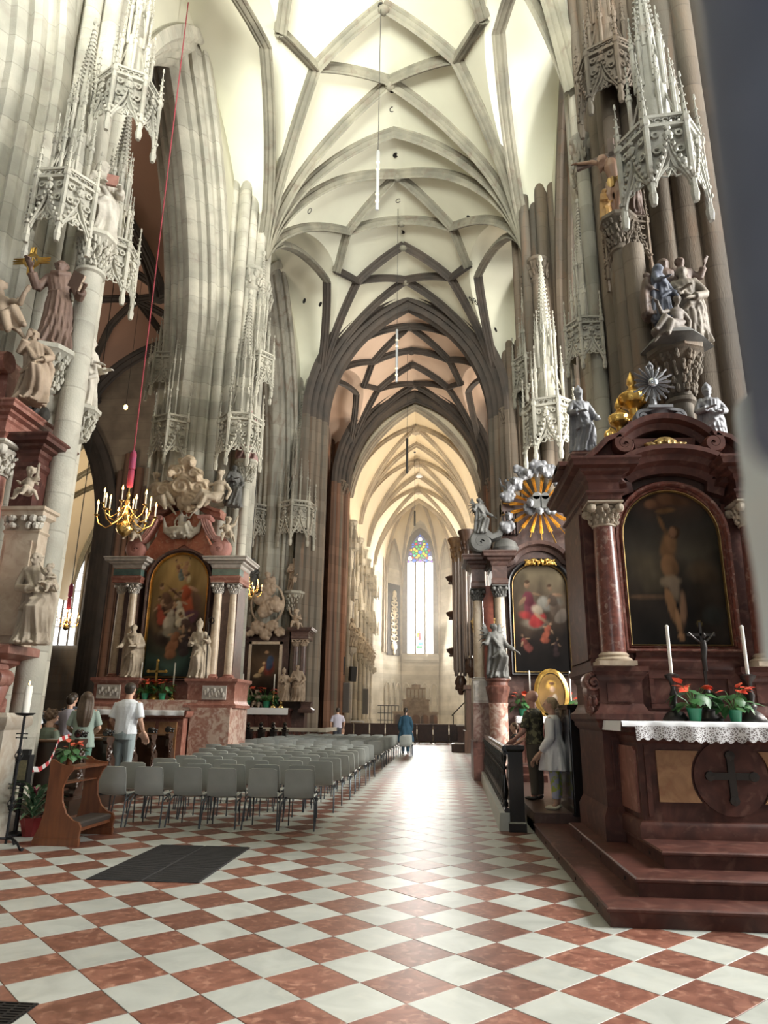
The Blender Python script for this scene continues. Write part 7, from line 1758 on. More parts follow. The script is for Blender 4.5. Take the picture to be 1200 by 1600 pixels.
# ---- wrought iron candle stand, big candle, notice box, tape, plant
T = Thing('candle_stand', (-5.33, 8.95, 0), 'tall black wrought iron candle stand at the left edge', 'candle stand')
x, y = -5.33, 8.95
b = MB(); b.tube([(x, y, .06), (x, y, 1.58)], .016, 8); st = T.part(b, 'pole', iron_dark)
for z in (.52, 1.08):
    b = MB()
    for s in range(4):
        a = s*pi/2; b.tube([(x, y, z-.1)]+[(x+.045*sin(pi*k/8)*cos(a+k*.5), y+.045*sin(pi*k/8)*sin(a+k*.5), z-.1+.2*k/8) for k in range(1, 8)]+[(x, y, z+.1)], .006, 5)
    T.part(b, 'twisted_basket', iron_dark, st)
for z in (.72, 1.32):
    for s in (-1, 1):
        b = MB(); b.tube([(x-.07, y, z+s*.025), (x+.07, y, z+s*.025)], .006, 5); b.ell((x-.07, y, z+s*.025), .01, 6, 4); b.ell((x+.07, y, z+s*.025), .01, 6, 4); T.part(b, 'cross_bar', iron_dark, st)
b = MB(); b.lathe([(.02, 1.56), (.10, 1.575), (.125, 1.60), (.12, 1.60), (.02, 1.585)], (x, y, 0), 16); T.part(b, 'drip_pan', iron_dark)
for s in range(3):
    a = s*2*pi/3-.35; b = MB(); b.tube([(x, y, .12), (x+.1*cos(a), y+.1*sin(a), .13), (x+.2*cos(a), y+.2*sin(a), .08), (x+.26*cos(a), y+.26*sin(a), .015), (x+.30*cos(a), y+.30*sin(a), .02)], [.016, .016, .014, .014, .022], 6); T.part(b, 'leg', iron_dark)
T = Thing('candle', (x, y, 1.6), 'thick white lit candle on the black iron stand', 'candle')
b = MB(); b.lathe([(.048, 1.59), (.048, 1.93), (.04, 1.94), (.02, 1.925), (0, 1.92)], (x, y, 0), 16); c = T.part(b, 'wax', mat('candle_wax', (.88, .84, .76), .5))  # plain cream wax colour, no emission
b = MB(); b.tube([(x, y, 1.92), (x, y, 1.95)], .003, 5); T.part(b, 'wick', black_m, c)
b = MB(); b.lathe([(0, 0), (.012, .014), (.009, .035), (0, .06)], (x, y, 1.945), 8); T.part(b, 'flame', flame_m, c)
T = Thing('notice_box', (-5.35, 9.9, 0), 'black notice box on a post beside the plant at the left edge', 'notice box')
p = at(38, 1203, 9.9); b = MB(); b.box(p.x-.085, p.x+.085, 9.84, 9.96, p.z-.2, p.z+.2); b.box(p.x-.05, p.x+.05, 9.86, 9.94, p.z+.2, p.z+.27); b.box(p.x-.13, p.x-.085, 9.86, 9.94, p.z-.12, p.z+.1); T.part(b, 'case', iron_dark)
b = MB(); b.box(p.x-.055, p.x+.06, 9.83, 9.842, p.z-.13, p.z+.13); T.part(b, 'sign', mat('brownish_sign', (.16, .14, .07), .5, (.10, .09, .05), 30))
b = MB(); b.lathe([(.12, 0), (.12, .03), (.03, .06), (.03, p.z-.2)], (p.x, 9.9, 0), 10); T.part(b, 'post', iron_dark)
tape_m = mat('red_white_tape', (.75, .74, .72), .5)
N = tape_m.node_tree.nodes; L = tape_m.node_tree.links; w = N.new('ShaderNodeTexWave'); w.inputs['Scale'].default_value = 2.3; w.bands_direction = 'DIAGONAL'; w.inputs['Distortion'].default_value = 0
g_ = N.new('ShaderNodeNewGeometry'); L.new(g_.outputs['Position'], w.inputs['Vector']); r_ = N.new('ShaderNodeMapRange'); r_.inputs[1].default_value = .48; r_.inputs[2].default_value = .52; L.new(w.outputs['Fac'], r_.inputs[0])
mx = N.new('ShaderNodeMix'); mx.data_type = 'RGBA'; mx.inputs[6].default_value = (.75, .74, .72, 1); mx.inputs[7].default_value = (.55, .03, .04, 1); L.new(r_.outputs[0], mx.inputs[0]); L.new(mx.outputs[2], N['Principled BSDF'].inputs['Base Color'])
P = [at(108, 1150, 12.1), at(92, 1156, 11.5), at(84, 1176, 11.0), at(76, 1192, 10.6), at(62, 1202, 10.2), at(50, 1202, 9.95), at(40, 1178, 9.9)]
b = MB(); b.grid([[q+Vector((0, 0, .035)) for q in P], [q-Vector((0, 0, .035)) for q in P]]); b.grid([[q+Vector((0, .006, -.035)) for q in P], [q+Vector((0, .006, .035)) for q in P]]); o = b.build('barrier_tape', tape_m, None, 60); tag(o, 'red and white barrier tape from the front pew to the notice box', 'tape')
T = Thing('potted_plant', (-5.30, 9.6, 0), 'large leafy plant with pink bracts in a foil wrapped pot, left edge', 'potted plant')
p = floor_at(40, 1308); x, y = p.x, p.y+.1; T.root.location = (x, y, 0); T.loc = Vector((x, y, 0))
b = MB(); b.lathe([(.10, 0), (.14, .16), (.17, .24), (.15, .24), (0, .2)], (x, y, 0), 20, fold=lambda a, z: .05*sin(11*a)); T.part(b, 'pot', mat('dark_red_foil', (.22, .03, .03), .25, metal=.6))
b = MB(); P_ = []
for k in range(8):
    t = k/7; w = .035*sin(pi*(.12+.85*t)); P_.append([(-w, t*.36, .10*sin(pi*t*.9)), (0, t*.36, .10*sin(pi*t*.9)-.012), (w, t*.36, .10*sin(pi*t*.9))])
lm = MB().grid(P_).mesh('leaf', mat('striped_leaf', (.06, .14, .07), .4, (.30, .34, .22), 3.0, 2, ramp=(.55, .62), stretch=(9, 9, 1)), 60); pm = remat(lm, 'bract', mat('pink_bract', (.45, .10, .16), .45))
rr = random.Random(3)
for k in range(30):
    a = k*2.4; o = T.put(lm, 'leaf', (x+.03*cos(a), y+.03*sin(a), .22+.008*k), a-pi/2); o.rotation_euler = (-.1+.028*k*rr.uniform(.6, 1), 0, a-pi/2); q = rr.uniform(.8, 1.1); o.scale = (1.25*q, q*1.05, q)
for k in range(9):
    a = k*2.4; o = T.put(pm, 'bract', (x+.02*cos(a), y+.02*sin(a), .42), a-pi/2); o.rotation_euler = (1.05+.05*(k % 3), 0, a-pi/2); o.scale = (.45, .62, .6)
# ================================================================== people
def person(name_label, loc, h, rz, top, legs_m, hair_m, hair='short', skin_m=skin, L=None, R=None, shoe=black_m, sleeve='short', tunic=0.0, shorts=False, sit=False, vox=.014, wide=1.0, turn=0, tilt=(0, 0), ponytail=0, longhair=0, pattern=None, bald=False, hem=1.0):
    # stands at the origin looking to -y; L, R: (elbow, wrist) in units of h
    T = Thing('person', loc, name_label, 'person'); T.root.rotation_euler = (0, 0, rz)
    hh = h/7.5; seat = .53*h if not sit else .0
    zs = lambda v: v*h-(.24*h if sit else 0)
    L = L or ((-.150*wide, .0, .63), (-.14*wide, -.06, .49)); R = R or ((.150*wide, .0, .63), (.14*wide, -.06, .49))
    def put(mb, nm, m, v=vox, sm=1):
        o = link(nm, sculpt(mb, nm, m, v, sm), T.root); return o
    # skin: head, neck, forearms, hands (and shins)
    b = MB(); hc = (0, -.012*h, zs(1)-hh*.52)
    head(b, hc, hh*.52, tilt, False, 'short' if bald else None, turn=turn)
    b.tube([(0, .004*h, zs(.80)), (0, 0, zs(.885))], [.038*h, .033*h], 10)
    b.tube([(0, 0, zs(.62)), (0, 0, zs(.82))], [.06*h, .05*h], 8)
    for s, A in ((-1, L), (1, R)):
        sh = Vector((s*.098*h*wide, 0, zs(.805))); e = Vector((A[0][0]*h, A[0][1]*h, zs(A[0][2]))); w = Vector((A[1][0]*h, A[1][1]*h, zs(A[1][2])))
        b.tube([Vector((0, 0, zs(.78))), sh, sh.lerp(e, .5), e, e.lerp(w, .4), w], [.02*h, .020*h, .026*h, .025*h, .025*h, .016*h], 9); hand(b, w, (w-e), h*.95, -s)
    if not sit:
        b.tube([(0, 0, zs(.64)), (0, 0, zs(.54))], [.05*h, .05*h], 8)
        for s in (-1, 1): b.tube([(0, 0, zs(.54)), (s*.048*h, 0, .50*h), (s*.05*h, 0, .28*h), (s*.052*h, .012*h, .17*h), (s*.052*h, .008*h, .05*h), (s*.053*h, -.02*h, .025*h)], [.05*h, .05*h, .034*h, .032*h, .020*h, .02*h], 9)
    put(b, 'body', skin_m, min(vox, .0125))
    # hair
    b = MB(); c = Vector(hc); r = hh*.52; Rm = Matrix.Rotation(turn, 3, 'Z') @ Matrix.Rotation(tilt[0], 3, 'X')
    P = lambda x, y, z: c+Rm @ Vector((x*r, y*r, z*r))
    if not bald:
        b.ell(P(0, .22, .34), (.82*r, .86*r, .78*r), 14, 10, Rm); b.ell(P(0, .42, -.05), (.72*r, .56*r, .6*r), 12, 8, Rm)
        if hair == 'curls':
            for k in range(26):
                a = k*2.4; z = -.2+1.25*(k/25); q = sqrt(max(0, 1.05-(z-.3)**2)); x_, y_ = .78*q*cos(a), .25+.75*q*sin(a)
                if y_ > -.35 or z > .7: b.ell(P(x_, y_, z), .24*r, 7, 5)
    if ponytail:
        b.ell(P(0, 1.0, .1), .28*r, 8, 6); b.tube([P(0, .9, .1), P(0, 1.35, -.3), P(.1, 1.45, -1.0), P(.1, 1.3, -1.0-ponytail)], [.22*r, .33*r, .26*r, .06*r], 8)
    if longhair:
        for x in (-.7, -.4, 0, .4, .7): b.tube([P(x*.8, .5, .4), P(x*1.05, .75-abs(x)*.5, -.6), P(x*1.2, 1.25-abs(x)*.5, -1.8), P(x*1.1, 1.35-abs(x)*.3, -2.9), P(x*.8, 1.3-abs(x)*.3, -longhair)], [.42*r, .42*r, .38*r, .34*r, .15*r], 8)
    if b.v: put(b, 'hair', hair_m, min(vox, .014))
    # top
    b = MB(); n = 30; lo = .50-tunic*.16
    zl = [lo, lo+.05*tunic+.005, .545, .60, .66, .72, .77, .805, .825, .838]
    rx_ = [.105+.055*tunic, .104+.05*tunic, .100+.03*tunic, .096+.012*tunic, .100, .108, .112, .105, .07, .045]
    ry_ = [.078+.05*tunic, .077+.045*tunic, .074+.025*tunic, .070+.01*tunic, .070, .072, .070, .058, .045, .04]
    ph = h*7; v = []; f = []
    for k, z in enumerate(zl):
        for i in range(n):
            a = 2*pi*i/n; q = 1+(.035+.05*tunic)*max(0, (.72-z))*4*sin(7*a+ph+9*z)+.02*sin(11*a+20*z)
            v.append((rx_[k]*h*wide*q*cos(a), ry_[k]*h*wide*q*sin(a)+.008*h, zs(z)))
    for k in range(len(zl)-1):
        for i in range(n): f.append((k*n+i, k*n+(i+1) % n, k*n+n+(i+1) % n, k*n+n+i))
    f.append(tuple(range(n-1, -1, -1))); f.append(tuple((len(zl)-1)*n+i for i in range(n))); b.add(v, f)
    for s, A in ((-1, L), (1, R)):
        sh = Vector((s*.092*h*wide, .004*h, zs(.80))); e = Vector((A[0][0]*h, A[0][1]*h, zs(A[0][2]))); w = Vector((A[1][0]*h, A[1][1]*h, zs(A[1][2])))
        if sleeve == 'short': b.tube([sh, sh.lerp(e, .45), sh.lerp(e, .85)], [.042*h, .044*h, .045*h], 10)
        else: b.tube([sh, sh.lerp(e, .5), e, e.lerp(w, .5), e.lerp(w, .9)], [.042*h, .042*h, .042*h, .042*h, .030*h], 10)
    put(b, 'top', top, vox)
    # trousers or skirt, shoes
    if not sit:
        b = MB(); b.lathe([(.085, .545), (.098, .50), (.095, .45), (.05, .42)], (0, .01*h, 0), 18, h*wide, h*.8*wide); b.v[-72:] = [(x, y, z*h) for x, y, z in b.v[-72:]]
        zc = .30 if shorts else .045+.06*(1-hem)
        for s in (-1, 1):
            b.tube([(s*.045*h, .006*h, .50*h), (s*.05*h, .004*h, .40*h), (s*.052*h, .004*h, .28*h)]+([] if shorts else [(s*.053*h, .012*h, .17*h), (s*.054*h, .010*h, zc*h)]), [.064*h, .060*h, .046*h]+([] if shorts else [.043*h, .036*h]), 12)
        put(b, 'trousers', legs_m, vox)
        for s in (-1, 1):
            b = MB(); b.ell((s*.055*h, -.030*h, .016*h), (.027*h, .072*h, .018*h), 12, 6); b.tube([(s*.055*h, .03*h, .018*h), (s*.055*h, .02*h, .035*h)], [.024*h, .022*h], 8); put(b, 'shoe', shoe, .011)
    else:
        b = MB()
        for s in (-1, 1): b.tube([(s*.05*h, 0, zs(.50)), (s*.06*h, -.24*h, zs(.50)), (s*.06*h, -.25*h, zs(.28))], [.065*h, .05*h, .04*h], 10)
        b.ell((0, .01*h, zs(.52)), (.10*h, .08*h, .06*h), 12, 8); put(b, 'trousers', legs_m, vox)
    return T
cl = lambda n, c, c2=None, sc=20, **k: mat(n, c, .85, c2, sc, 2, local=True, **k)
hair_dark = mat('dark_hair', (.022, .015, .012), .5, (.045, .03, .02), 60, 2, local=True); hair_brown = mat('brown_hair', (.085, .045, .025), .5, (.13, .075, .04), 60, 2, local=True)
hair_long = mat('ash_brown_hair', (.06, .036, .022), .5, (.095, .06, .038), 70, 2, local=True, stretch=(1, 1, .1)); hair_blond = mat('grey_blond_hair', (.46, .35, .22), .5, (.30, .21, .12), 60, 2, local=True)
jeans = cl('dark_trousers', (.05, .055, .07)); white_t = cl('white_tee', (.80, .84, .90), bump=.2)
person('man in a white t-shirt standing between the pews, seen from behind', (-6.18, 13.93, .24), 1.95, pi-.05, white_t, cl('pale_jeans', (.30, .36, .38)), hair_dark, wide=1.15, L=((-.155, .02, .63), (-.14, -.10, .52)), R=((.155, .02, .63), (.14, -.10, .52)))
person('woman with long ash brown hair and a pale green top, standing in the pews', (-6.55, 12.95, .24), 1.74, pi+.35, cl('pale_green_top', (.30, .38, .34), bump=.2), cl('green_skirt', (.12, .24, .19)), hair_long, longhair=4.2, tunic=.4, L=((-.15, -.02, .63), (-.08, -.14, .56)), R=((.15, -.02, .63), (.08, -.14, .56)))
person('seated man with curly brown hair and olive t-shirt in the front pew', (-7.15, 12.85, .24), 1.85, pi-.5, cl('olive_tee', (.145, .175, .135), bump=.2), jeans, hair_brown, hair='curls', sit=True, wide=1.2, tilt=(.25, 0))
person('person in a lilac grey t-shirt with dark hair, further along the pews', (-7.95, 15.0, .24), 1.72, pi+.15, cl('lilac_tee', (.36, .34, .40)), jeans, hair_dark, vox=.018)
person('person in a dark patterned shirt standing among the far pews', (-9.3, 16.1, .24), 1.70, pi, cl('black_white_print', (.03, .035, .045), (.45, .46, .48), 26, ramp=(.5, .58)), jeans, hair_brown, vox=.018)
person('person with a white sleeve and bare arm at the left end of the pews', (-7.72, 13.0, .24), 1.74, pi+.7, white_t, jeans, hair_brown, vox=.018)
person('dark haired person deep among the pews', (-8.45, 16.05, .24), 1.80, pi, cl('navy_top', (.03, .04, .06)), jeans, hair_dark, vox=.018)
person('person in a long dark blue dress standing beside the farthest chairs, seen from behind', (-1.62, 33.4, 0), 2.0, pi, cl('petrol_blue_dress', (.014, .055, .095), bump=.2), cl('petrol_blue_skirt', (.012, .045, .08)), hair_dark, tunic=1.5, sleeve='long', ponytail=.6, vox=.018, wide=.95)
person('person in a pale lilac shirt seated far ahead, left of the aisle', (-5.35, 37.5, 0), 2.0, pi+.2, cl('pale_lilac_shirt', (.48, .46, .55)), jeans, hair_dark, vox=.02, wide=1.15)
yg = cl('printed_capris', (.50, .50, .62), (.50, .55, .12), 9, ramp=(.48, .55)); 
person('woman in a loose white blouse and printed capri trousers behind the balustrade', (1.76, 11.75, .28), 1.66, -pi/2-.35, cl('white_blouse', (.82, .80, .82), bump=.25), yg, hair_blond, ponytail=.7, tunic=1.0, sleeve='long', wide=1.12, shoe=mat('cream_shoe', (.62, .56, .42), .5), L=((-.135, .01, .63), (-.12, -.10, .51)), R=((.145, .01, .63), (.13, -.10, .50)), hem=.2, vox=.013, turn=.1)
olive = mat('printed_dark_shirt', (.05, .045, .03), .8, (.20, .18, .10), 14, 3, local=True, ramp=(.50, .58))
person('bald man in a dark printed shirt beside the woman in white', (1.62, 13.0, .28), 1.80, -pi/2-.6, olive, cl('brown_trousers', (.085, .07, .055)), hair_dark, bald=True, wide=1.1, L=((-.15, -.03, .62), (-.09, -.14, .55)), R=((.15, -.03, .62), (.12, -.14, .55)), skin_m=mat('pink_skin', (.55, .30, .24), .5))
person('person in white printed shorts stooping behind the bald man', (1.42, 14.3, .28), 1.25, -pi/2, cl('black_tee', (.04, .04, .045)), cl('white_printed_shorts', (.62, .62, .60), (.05, .06, .07), 22, ramp=(.60, .66)), hair_brown, shorts=True, vox=.018)
# ================================================================== hanging lamps
cord_red = mat('red_rope', (.34, .05, .07), .7); cord_dark = mat('dark_cable', (.03, .028, .026), .6)
def chandelier(px_, py_, Y_, R_, label, arms=12, ztop=None, tassel=True, cord=cord_red, vox=1):
    p = at(px_, py_, Y_); T = Thing('chandelier', p, label, 'chandelier', 'brass chandeliers with candle lamps'); x, y, z = p
    b = MB(); b.lathe([(0, -.02), (.03, 0), (.13, .06), (.19, .16), (.17, .27), (.08, .35), (.05, .40), (.10, .46), (.11, .52), (.05, .58), (.035, .75), (.06, .80), (.06, .84), (.025, .9), (.05, 1.0), (.02, 1.1), (.02, 1.25)], (x, y, z), 20); b.v = [(x+(q[0]-x)*R_, y+(q[1]-y)*R_, z+(q[2]-z)*R_) for q in b.v]; bd = T.part(b, 'body', brass, None, 60)
    am = MB(); am.tube([(R_*.08, 0, R_*.5), (R_*.25, 0, R_*.30), (R_*.42, 0, R_*.18), (R_*.60, 0, R_*.28), (R_*.66, 0, R_*.46)], R_*.016, 6); am.lathe([(.02*R_, 0), (.06*R_, .02*R_), (.07*R_, .035*R_), (.02*R_, .03*R_)], (R_*.66, 0, R_*.46), 10)
    ame = am.mesh('arm', brass, 60)
    cm = MB(); cm.lathe([(.018*R_, 0), (.018*R_, .26*R_), (.0, .27*R_)], (R_*.66, 0, R_*.48), 8); cme = cm.mesh('candle_tube', wax, 60)
    fm = MB(); fm.lathe([(0, 0), (.026*R_, .025*R_), (.02*R_, .07*R_), (0, .13*R_)], (R_*.66, 0, R_*.74), 8); fme = fm.mesh('lamp_flame', flame_m, 60)
    for k in range(arms):
        a = 2*pi*k/arms+.2; up = k % 2
        o = T.put(ame, 'arm', (x, y, z+up*R_*.22), a); o.scale = (.82 if up else 1,)*2+(1,)
        c = link('candle_tube', cme, o); link('lamp_flame', fme, c)
    zt = ztop
    if tassel:
        b = MB(); b.lathe([(.05, 0), (.075, .03), (.07, .42), (.045, .44), (.075, .46), (.08, .50), (.075, .84), (.05, .90), (.015, .95)], (x, y, z+1.2*R_), 14); T.part(b, 'tassel', mat('red_velvet', (.38, .025, .045), .8, (.30, .06, .14), 2))
    b = MB(); b.tube([(x, y, z+1.2*R_), (x, y, zt)], .016, 6); T.part(b, 'rope', cord)
    l = bpy.data.lights.new('chandelier_light', 'POINT'); l.energy = 60*R_; l.color = (1, .62, .28); l.shadow_soft_size = .3
    lo = bpy.data.objects.new('chandelier_light', l); COL.objects.link(lo); lo.location = (x, y, z+.9*R_)
    return T
chandelier(193, 838, 15.2, 1.0, 'large brass chandelier on a red rope before the left altar', 12, 22.0)
chandelier(102, 985, 24.0, .62, 'small glowing chandelier in the far left aisle', 12, 22.1, True, cord_dark)
chandelier(388, 938, 28.6, .8, 'brass chandelier partly hidden behind the left altar columns', 10, 21.5, False, cord_dark)
p = at(196, 640, 24); T = Thing('hanging_lamp', p, 'tiny glowing lamp hanging in the dark left aisle', 'lamp')
b = MB(); b.lathe([(.02, 0), (.07, .04), (.07, .16), (.03, .2)], p, 10); T.part(b, 'shade', flame_m if False else mat('warm_lamp_glass', (.9, .6, .25), .3, emit=(1, .6, .2), estr=9)); b = MB(); b.tube([(p.x, p.y, p.z+.2), (p.x, p.y, 20)], .008, 5); T.part(b, 'cable', cord_dark)
silver_tube = mat('lamp_tube_silver', (.55, .56, .58), .35, metal=.4); lamp_glow = mat('lamp_glow', (1, .8, .45), .4, emit=(1, .72, .3), estr=5)
def tube_lamp(x, y0, y1, Y_, zt, label, lit=True, m=silver_tube, r=.055):
    a = at(x, y1, Y_); c = at(x, y0, Y_); T = Thing('pendant_lamp', a, label, 'lamp', 'long tube pendant lamps over the nave'); X_, z0, z1 = (a.x+c.x)/2, a.z, c.z
    b = MB(); b.lathe([(r*.8, z0), (r, z0+.02), (r, z1-.02), (r*.8, z1)], (X_, Y_, 0), 12); t = T.part(b, 'tube', m)
    if lit:
        for q in (.12, .24, .66, .78):
            b = MB(); b.lathe([(r*1.03, 0), (r*1.03, .05)], (X_-.0, Y_, z0+(z1-z0)*q), 12, a0=-pi, a1=-.3); T.part(b, 'lamp_slot', lamp_glow, t)
    b = MB(); b.tube([(X_, Y_, z1), (X_, Y_, zt)], .011, 5); T.part(b, 'cable', cord_dark)
    b = MB(); b.lathe([(.1, zt-.06), (.1, zt)], (X_, Y_, 0), 10); T.part(b, 'rose', cord_dark)
tube_lamp(590, 236, 328, 17.2, 24.0, 'long silver tube lamp hanging nearest in the nave vault')
tube_lamp(620, 515, 597, 27.0, 24.3, 'long silver tube lamp hanging second in the nave vault')
tube_lamp(636, 685, 740, 40, 24.0, 'dark tube lamp hanging before the choir arch', False, cord_dark, .075)
tube_lamp(648, 798, 822, 56, 23.4, 'short dark tube lamp hanging deep in the choir', False, cord_dark, .08)
p = at(655, 745, 57); T = Thing('dome_lamp', p, 'small white dome lamp under the choir ridge', 'lamp'); b = MB(); b.lathe([(.3, 0), (.27, .12), (.15, .25), (.03, .3)], p, 14); T.part(b, 'shade', white_cloth); b = MB(); b.tube([(p.x, p.y, p.z+.3), (p.x, p.y, 23.4)], .012, 5); T.part(b, 'cable', cord_dark)
# ================================================================== organ on the right of the nave
org_m = mat('organ_brown_wood', (.10, .05, .03), .4, (.06, .03, .02), 4, 6, stretch=(2, 2, .3)); pipe_m = mat('organ_pipe_metal', (.36, .30, .27), .35, metal=.7)
T = Thing('organ', (1.9, 35.6, 0), 'brown organ case with tall round towers and silver pipes, right of the aisle', 'organ')
b = MB(); b.box(1.1, 2.9, 34.6, 37.5, 0, 1.0); b.box(1.2, 2.9, 34.7, 37.5, 1.0, 2.9); b.box(1.1, 2.95, 34.6, 37.5, 2.9, 3.1); b.box(1.6, 2.9, 35.2, 37.5, 3.1, 6.2); T.part(b, 'case', org_m, None, 0)
b = MB(); b.loftrect([(.9, 1.2, 0), (.9, 1.2, .35), (.6, .9, .4)], (.95, 36.2, 0)); T.part(b, 'step_block', org_m, None, 0)
for k, (x, y, r, zt, zb_) in enumerate(((1.02, 36.6, .36, 10.2, 3.6), (1.5, 35.7, .33, 10.4, 4.4), (1.98, 35.1, .24, 9.8, 5.6), (2.4, 35.0, .24, 9.8, 6.0))):
    b = MB(); b.lathe([(.1, zb_-.9), (r*.7, zb_-.5), (r*.8, zb_-.2), (r*.55, zb_), (r*.6, zb_+.05)], (x, y, 0), 14); leafy(b, (x, y, zb_-.7), r*.6, .5, 8); T.part(b, 'tower_foot', org_m)
    for q in range(5):
        a = -pi*.95+q*pi*.9/4; b = MB(); pr_ = r*.32
        b.lathe([(.03, zb_), (pr_, zb_+.35), (pr_, zt-.15), (pr_*.9, zt-.15)], (x+r*.7*cos(a), y+r*.7*sin(a), 0), 10); T.part(b, 'pipe', pipe_m, None, 60)
    b = MB(); b.lathe([(r, zt-.7), (r*1.05, zt-.2), (r*1.3, zt+.3), (r*1.6, zt+.5), (r*1.6, zt+.6), (r*1.2, zt+.62)], (x, y, 0), 18); leafy(b, (x, y, zt-.5), r*1.02, .6, 10, tiers=2); T.part(b, 'crown', org_m if k else mat('organ_gilded_crown', (.20, .11, .06), .4, (.30, .17, .07), 8))
for k in range(7):
    b = MB(); b.lathe([(.03, 3.1), (.065, 3.4), (.065, 5.6+.25*sin(k*.9))], (1.66+.14*k, 34.75, 0), 10); T.part(b, 'front_pipe', mat('silver_pipe', (.55, .56, .58), .3, metal=.8), None, 60)
b = MB(); b.box(1.6, 2.75, 34.6, 34.75, 5.6, 6.3); leafy(b, (2.1, 34.6, 5.7), .45, .5, 12, sy=.1); T.part(b, 'pipe_shade', gold_dark)
# side wall tower seen against the choir: carved brackets
for k in range(3):
    b = MB(); b.lathe([(.05, 0), (.35, .25), (.42, .4), (.2, .5)], (.72, 37.0, 4.6+1.9*k), 10); leafy(b, (.72, 37, 4.6+1.9*k), .2, .3, 8); T.part(b, 'bracket', org_m)
# ================================================================== far end of the nave and the choir
bar_m = mat('barrier_wood', (.06, .028, .02), .4, (.04, .02, .014), 4, 6)
for k in range(9):
    x0 = -6.6+1.02*k; T = Thing('barrier', (x0+.48, 46.8, 0), 'dark wooden barrier panel across the choir steps, %s from the left' % nth[k], 'barrier', 'dark barrier panels before the choir')
    b = MB(); b.box(x0, x0+.94, 46.8, 46.88, .12, 1.1); b.box(x0+.08, x0+.86, 46.78, 46.8, .3, .95); T.part(b, 'panel', bar_m, None, 0)
    b = MB(); b.box(x0-.02, x0+.96, 46.75, 46.95, 1.1, 1.17); T.part(b, 'top_rail', org_m, None, 0)
    for s in (.08, .82): b = MB(); b.box(x0+s, x0+s+.05, 46.6, 47.1, 0, .12); T.part(b, 'foot', bar_m, None, 0)
T = Thing('counter', (3.0, 45.2, 0), 'dark wooden counter with a pale top on the right before the choir', 'counter')
b = MB(); b.box(1.0, 4.4, 45.0, 45.7, 0, 1.1); T.part(b, 'body', bar_m, None, 0); b = MB(); b.box(.95, 4.45, 44.95, 45.75, 1.1, 1.17); T.part(b, 'top', grey_m, None, 0)
b = MB(); b.box(-7.2, 4.0, 48.5, 76, -.1, .5); o = b.build('floor', stone_choir); struct(o, 'raised pale stone floor of the choir')
T = Thing('high_altar', (-2.3, 66, .5), 'carved stone altar table far in the choir under the window', 'altar')
b = MB(); b.box(-4.3, -.3, 65.6, 67, .5, 1.9); b.box(-4.4, -.2, 65.5, 67.1, 1.9, 2.05); T.part(b, 'table', stat_warm, None, 0)
for k in range(5): b = MB(); b.xz([(-4.15+.78*k, .8), (-4.15+.78*k, 1.5)]+[(-3.8+.78*k+.35*cos(a), 1.5+.28*sin(a)) for a in np.linspace(pi, 0, 8)][1:-1]+[(-3.45+.78*k, 1.5), (-3.45+.78*k, .8)], 65.52, 65.62); T.part(b, 'arcade_panel', stone_red, None, 0)
T = Thing('tabernacle', (-2.3, 67.5, .5), 'stone tabernacle with stepped top behind the far altar', 'tabernacle')
b = MB(); b.box(-3.5, -1.1, 67.2, 68.4, .5, 3.0); b.box(-3.6, -1.0, 67.1, 68.5, 3.0, 3.15); b.box(-3.2, -1.4, 67.2, 68.4, 3.15, 4.2); b.box(-2.7, -1.9, 67.2, 68.4, 4.2, 4.5); T.part(b, 'body', stat_warm, None, 0)
for k in range(5): b = MB(); b.box(-3.1+.36*k, -2.85+.36*k, 67.12, 67.2, 3.3, 4.05); T.part(b, 'panel', stone_choir, None, 0)
T = Thing('table', (-6.0, 52, .5), 'small white table beyond the barrier on the left', 'table'); b = MB(); b.box(-6.6, -5.5, 51.8, 52.3, 1.2, 1.28); T.part(b, 'top', white_cloth, None, 0)
for x in (-6.55, -5.58):
    for y in (51.85, 52.2): b = MB(); b.box(x, x+.06, y, y+.06, .5, 1.2); T.part(b, 'leg', white_cloth, None, 0)
T = Thing('handrail', (1.6, 47.5, 0), 'dark sloping handrail by the choir steps on the right', 'railing'); b = MB(); b.tube([(.7, 47.6, 1.7), (1.9, 47.6, 2.9), (2.2, 47.6, 2.9)], .04, 6); b.tube([(.8, 47.6, 0), (.8, 47.6, 1.8)], .03, 6); b.tube([(1.9, 47.6, 0), (1.9, 47.6, 2.9)], .03, 6); T.part(b, 'rail', iron_dark)
T = Thing('iron_grille', (-5.2, 73.5, .5), 'low dark iron grille by the left wall of the apse', 'railing')
for z in (1.2, 1.9, 2.6): b = MB(); b.box(-6.4, -4.2, 72.4, 72.45, z, z+.07); T.part(b, 'bar', iron_dark, None, 0)
for k in range(7): b = MB(); b.box(-6.4+.36*k, -6.34+.36*k, 72.4, 72.45, .5, 2.66); T.part(b, 'upright', iron_dark, None, 0)
for k, (x, y, w, h_, Y_, lb) in enumerate(((532, 1040, .5, 1.15, 46.2, 'black loudspeaker, upper one left of the choir opening'), (551, 1053, .42, 1.0, 48.7, 'black loudspeaker on the choir wall beyond the opening'))):
    p = at(x, y, Y_); T = Thing('loudspeaker', p, lb, 'loudspeaker'); b = MB(); b.M = Matrix.Translation(p) @ Matrix.Rotation(.5, 4, 'Z') @ Matrix.Rotation(.12, 4, 'X'); b.cb((0, 0, 0), w, .4, h_, .03); T.part(b, 'cabinet', iron_dark); b = MB(); b.M = Matrix.Translation(p) @ Matrix.Rotation(.5, 4, 'Z') @ Matrix.Rotation(.12, 4, 'X'); b.cb((0, -.21, 0), w*.85, .02, h_*.92); T.part(b, 'grille', cord_dark)
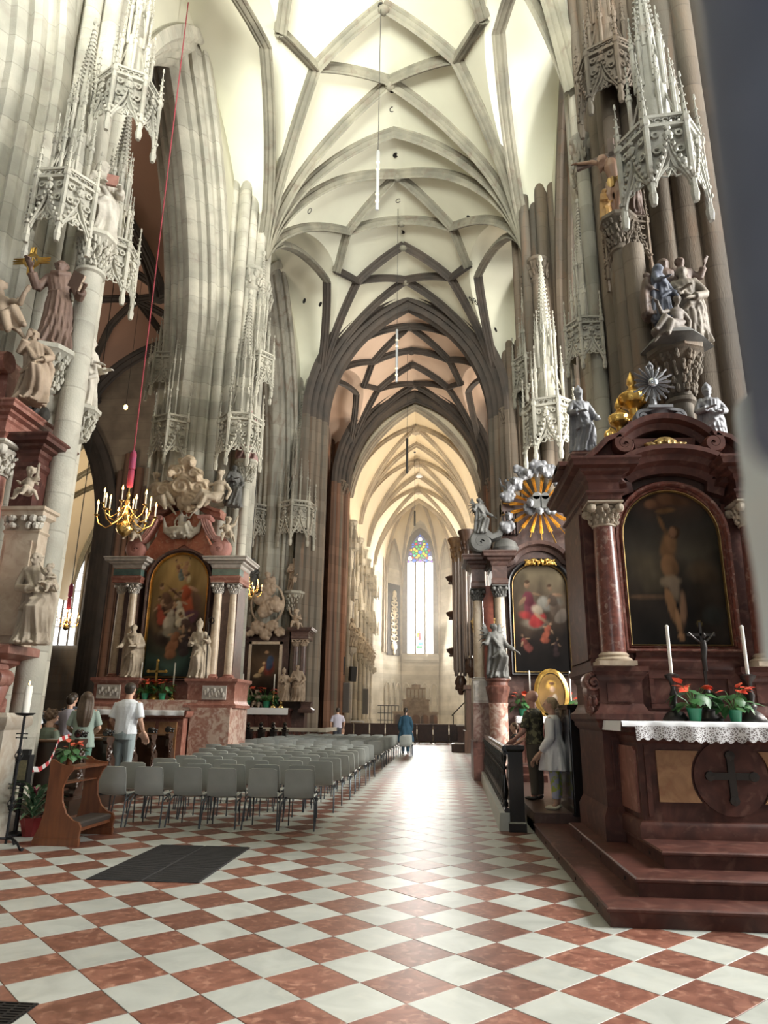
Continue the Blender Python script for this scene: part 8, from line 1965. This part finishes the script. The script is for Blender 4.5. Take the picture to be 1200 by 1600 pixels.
for k, (x, y, Y_, lb) in enumerate(((541, 1090, 46.5, 'grey column loudspeaker left of the choir opening'), (571, 1096, 55, 'grey column loudspeaker further along the choir wall'))):
    p = at(x, y, Y_); T = Thing('loudspeaker', p, lb, 'loudspeaker'); b = MB(); b.cb(p, .42, .3, 1.9, .03); T.part(b, 'cabinet', mat('grey_speaker', (.20, .185, .17), .6)); b = MB(); b.cb(p+Vector((0, -.16, 0)), .34, .02, 1.75); T.part(b, 'grille', mat('grey_grille', (.14, .13, .12), .7))
# ================================================================== the two unfocused things close to the lens, right edge
dm = mat('blue_grey_cloth', (.16, .19, .28), .9, (.13, .155, .23), 30)
pts = []; r_ = .045
for k in range(13):
    t = k/12; q = at(1102+70*t+25*t*t, -120+760*t, .13); pts.append(q+Vector((r_, 0, .0)))
b = MB(); b.tube(pts, [r_]*13, 16); o = b.build('sleeve', dm, None, 60); tag(o, 'blurred dark blue grey cloth close at the upper right edge', 'cloth')
wm = mat('white_plastic_case', (.82, .93, 1.0), .35)
A0, A1, A2 = at(1152, 625, .42), at(1168, 720, .42), at(1215, 1040, .42)
b = MB(); prof_ = [(x+14, y) for x, y in ((1163, 603), (1156, 615), (1153, 630), (1160, 690), (1167, 735), (1166, 760), (1170, 800), (1185, 880), (1196, 960), (1203, 1030), (1300, 1030), (1300, 600), (1180, 598))]
pp = [at(x, y, .42) for x, y in prof_]
b.xz([(p.x, p.z) for p in pp], .40, .44); n = len(pp)
bev = [(p.x+(.004 if 1 < i < 10 else 0), p.z) for i, p in enumerate(pp)]; b.xz(bev, .396, .444)
o = b.build('white_case', wm, None, 60); tag(o, 'blurred white rounded plastic case close at the right edge', 'case')
# light haze hanging in the sunlit choir
hm = bpy.data.materials.new('choir_haze'); hm.use_nodes = True; N = hm.node_tree.nodes; N.remove(N['Principled BSDF'])
vs = N.new('ShaderNodeVolumeScatter'); vs.inputs['Density'].default_value = .0075; vs.inputs['Anisotropy'].default_value = .25; vs.inputs['Color'].default_value = (1, .95, .86, 1)
hm.node_tree.links.new(vs.outputs[0], N['Material Output'].inputs['Volume'])
o = MB().box(-6.5, 2.6, 50, 75.5, .6, 21).build('haze', hm, None, 0); o['kind'] = 'stuff'; o['label'] = 'thin bright haze hanging in the sunlit choir'
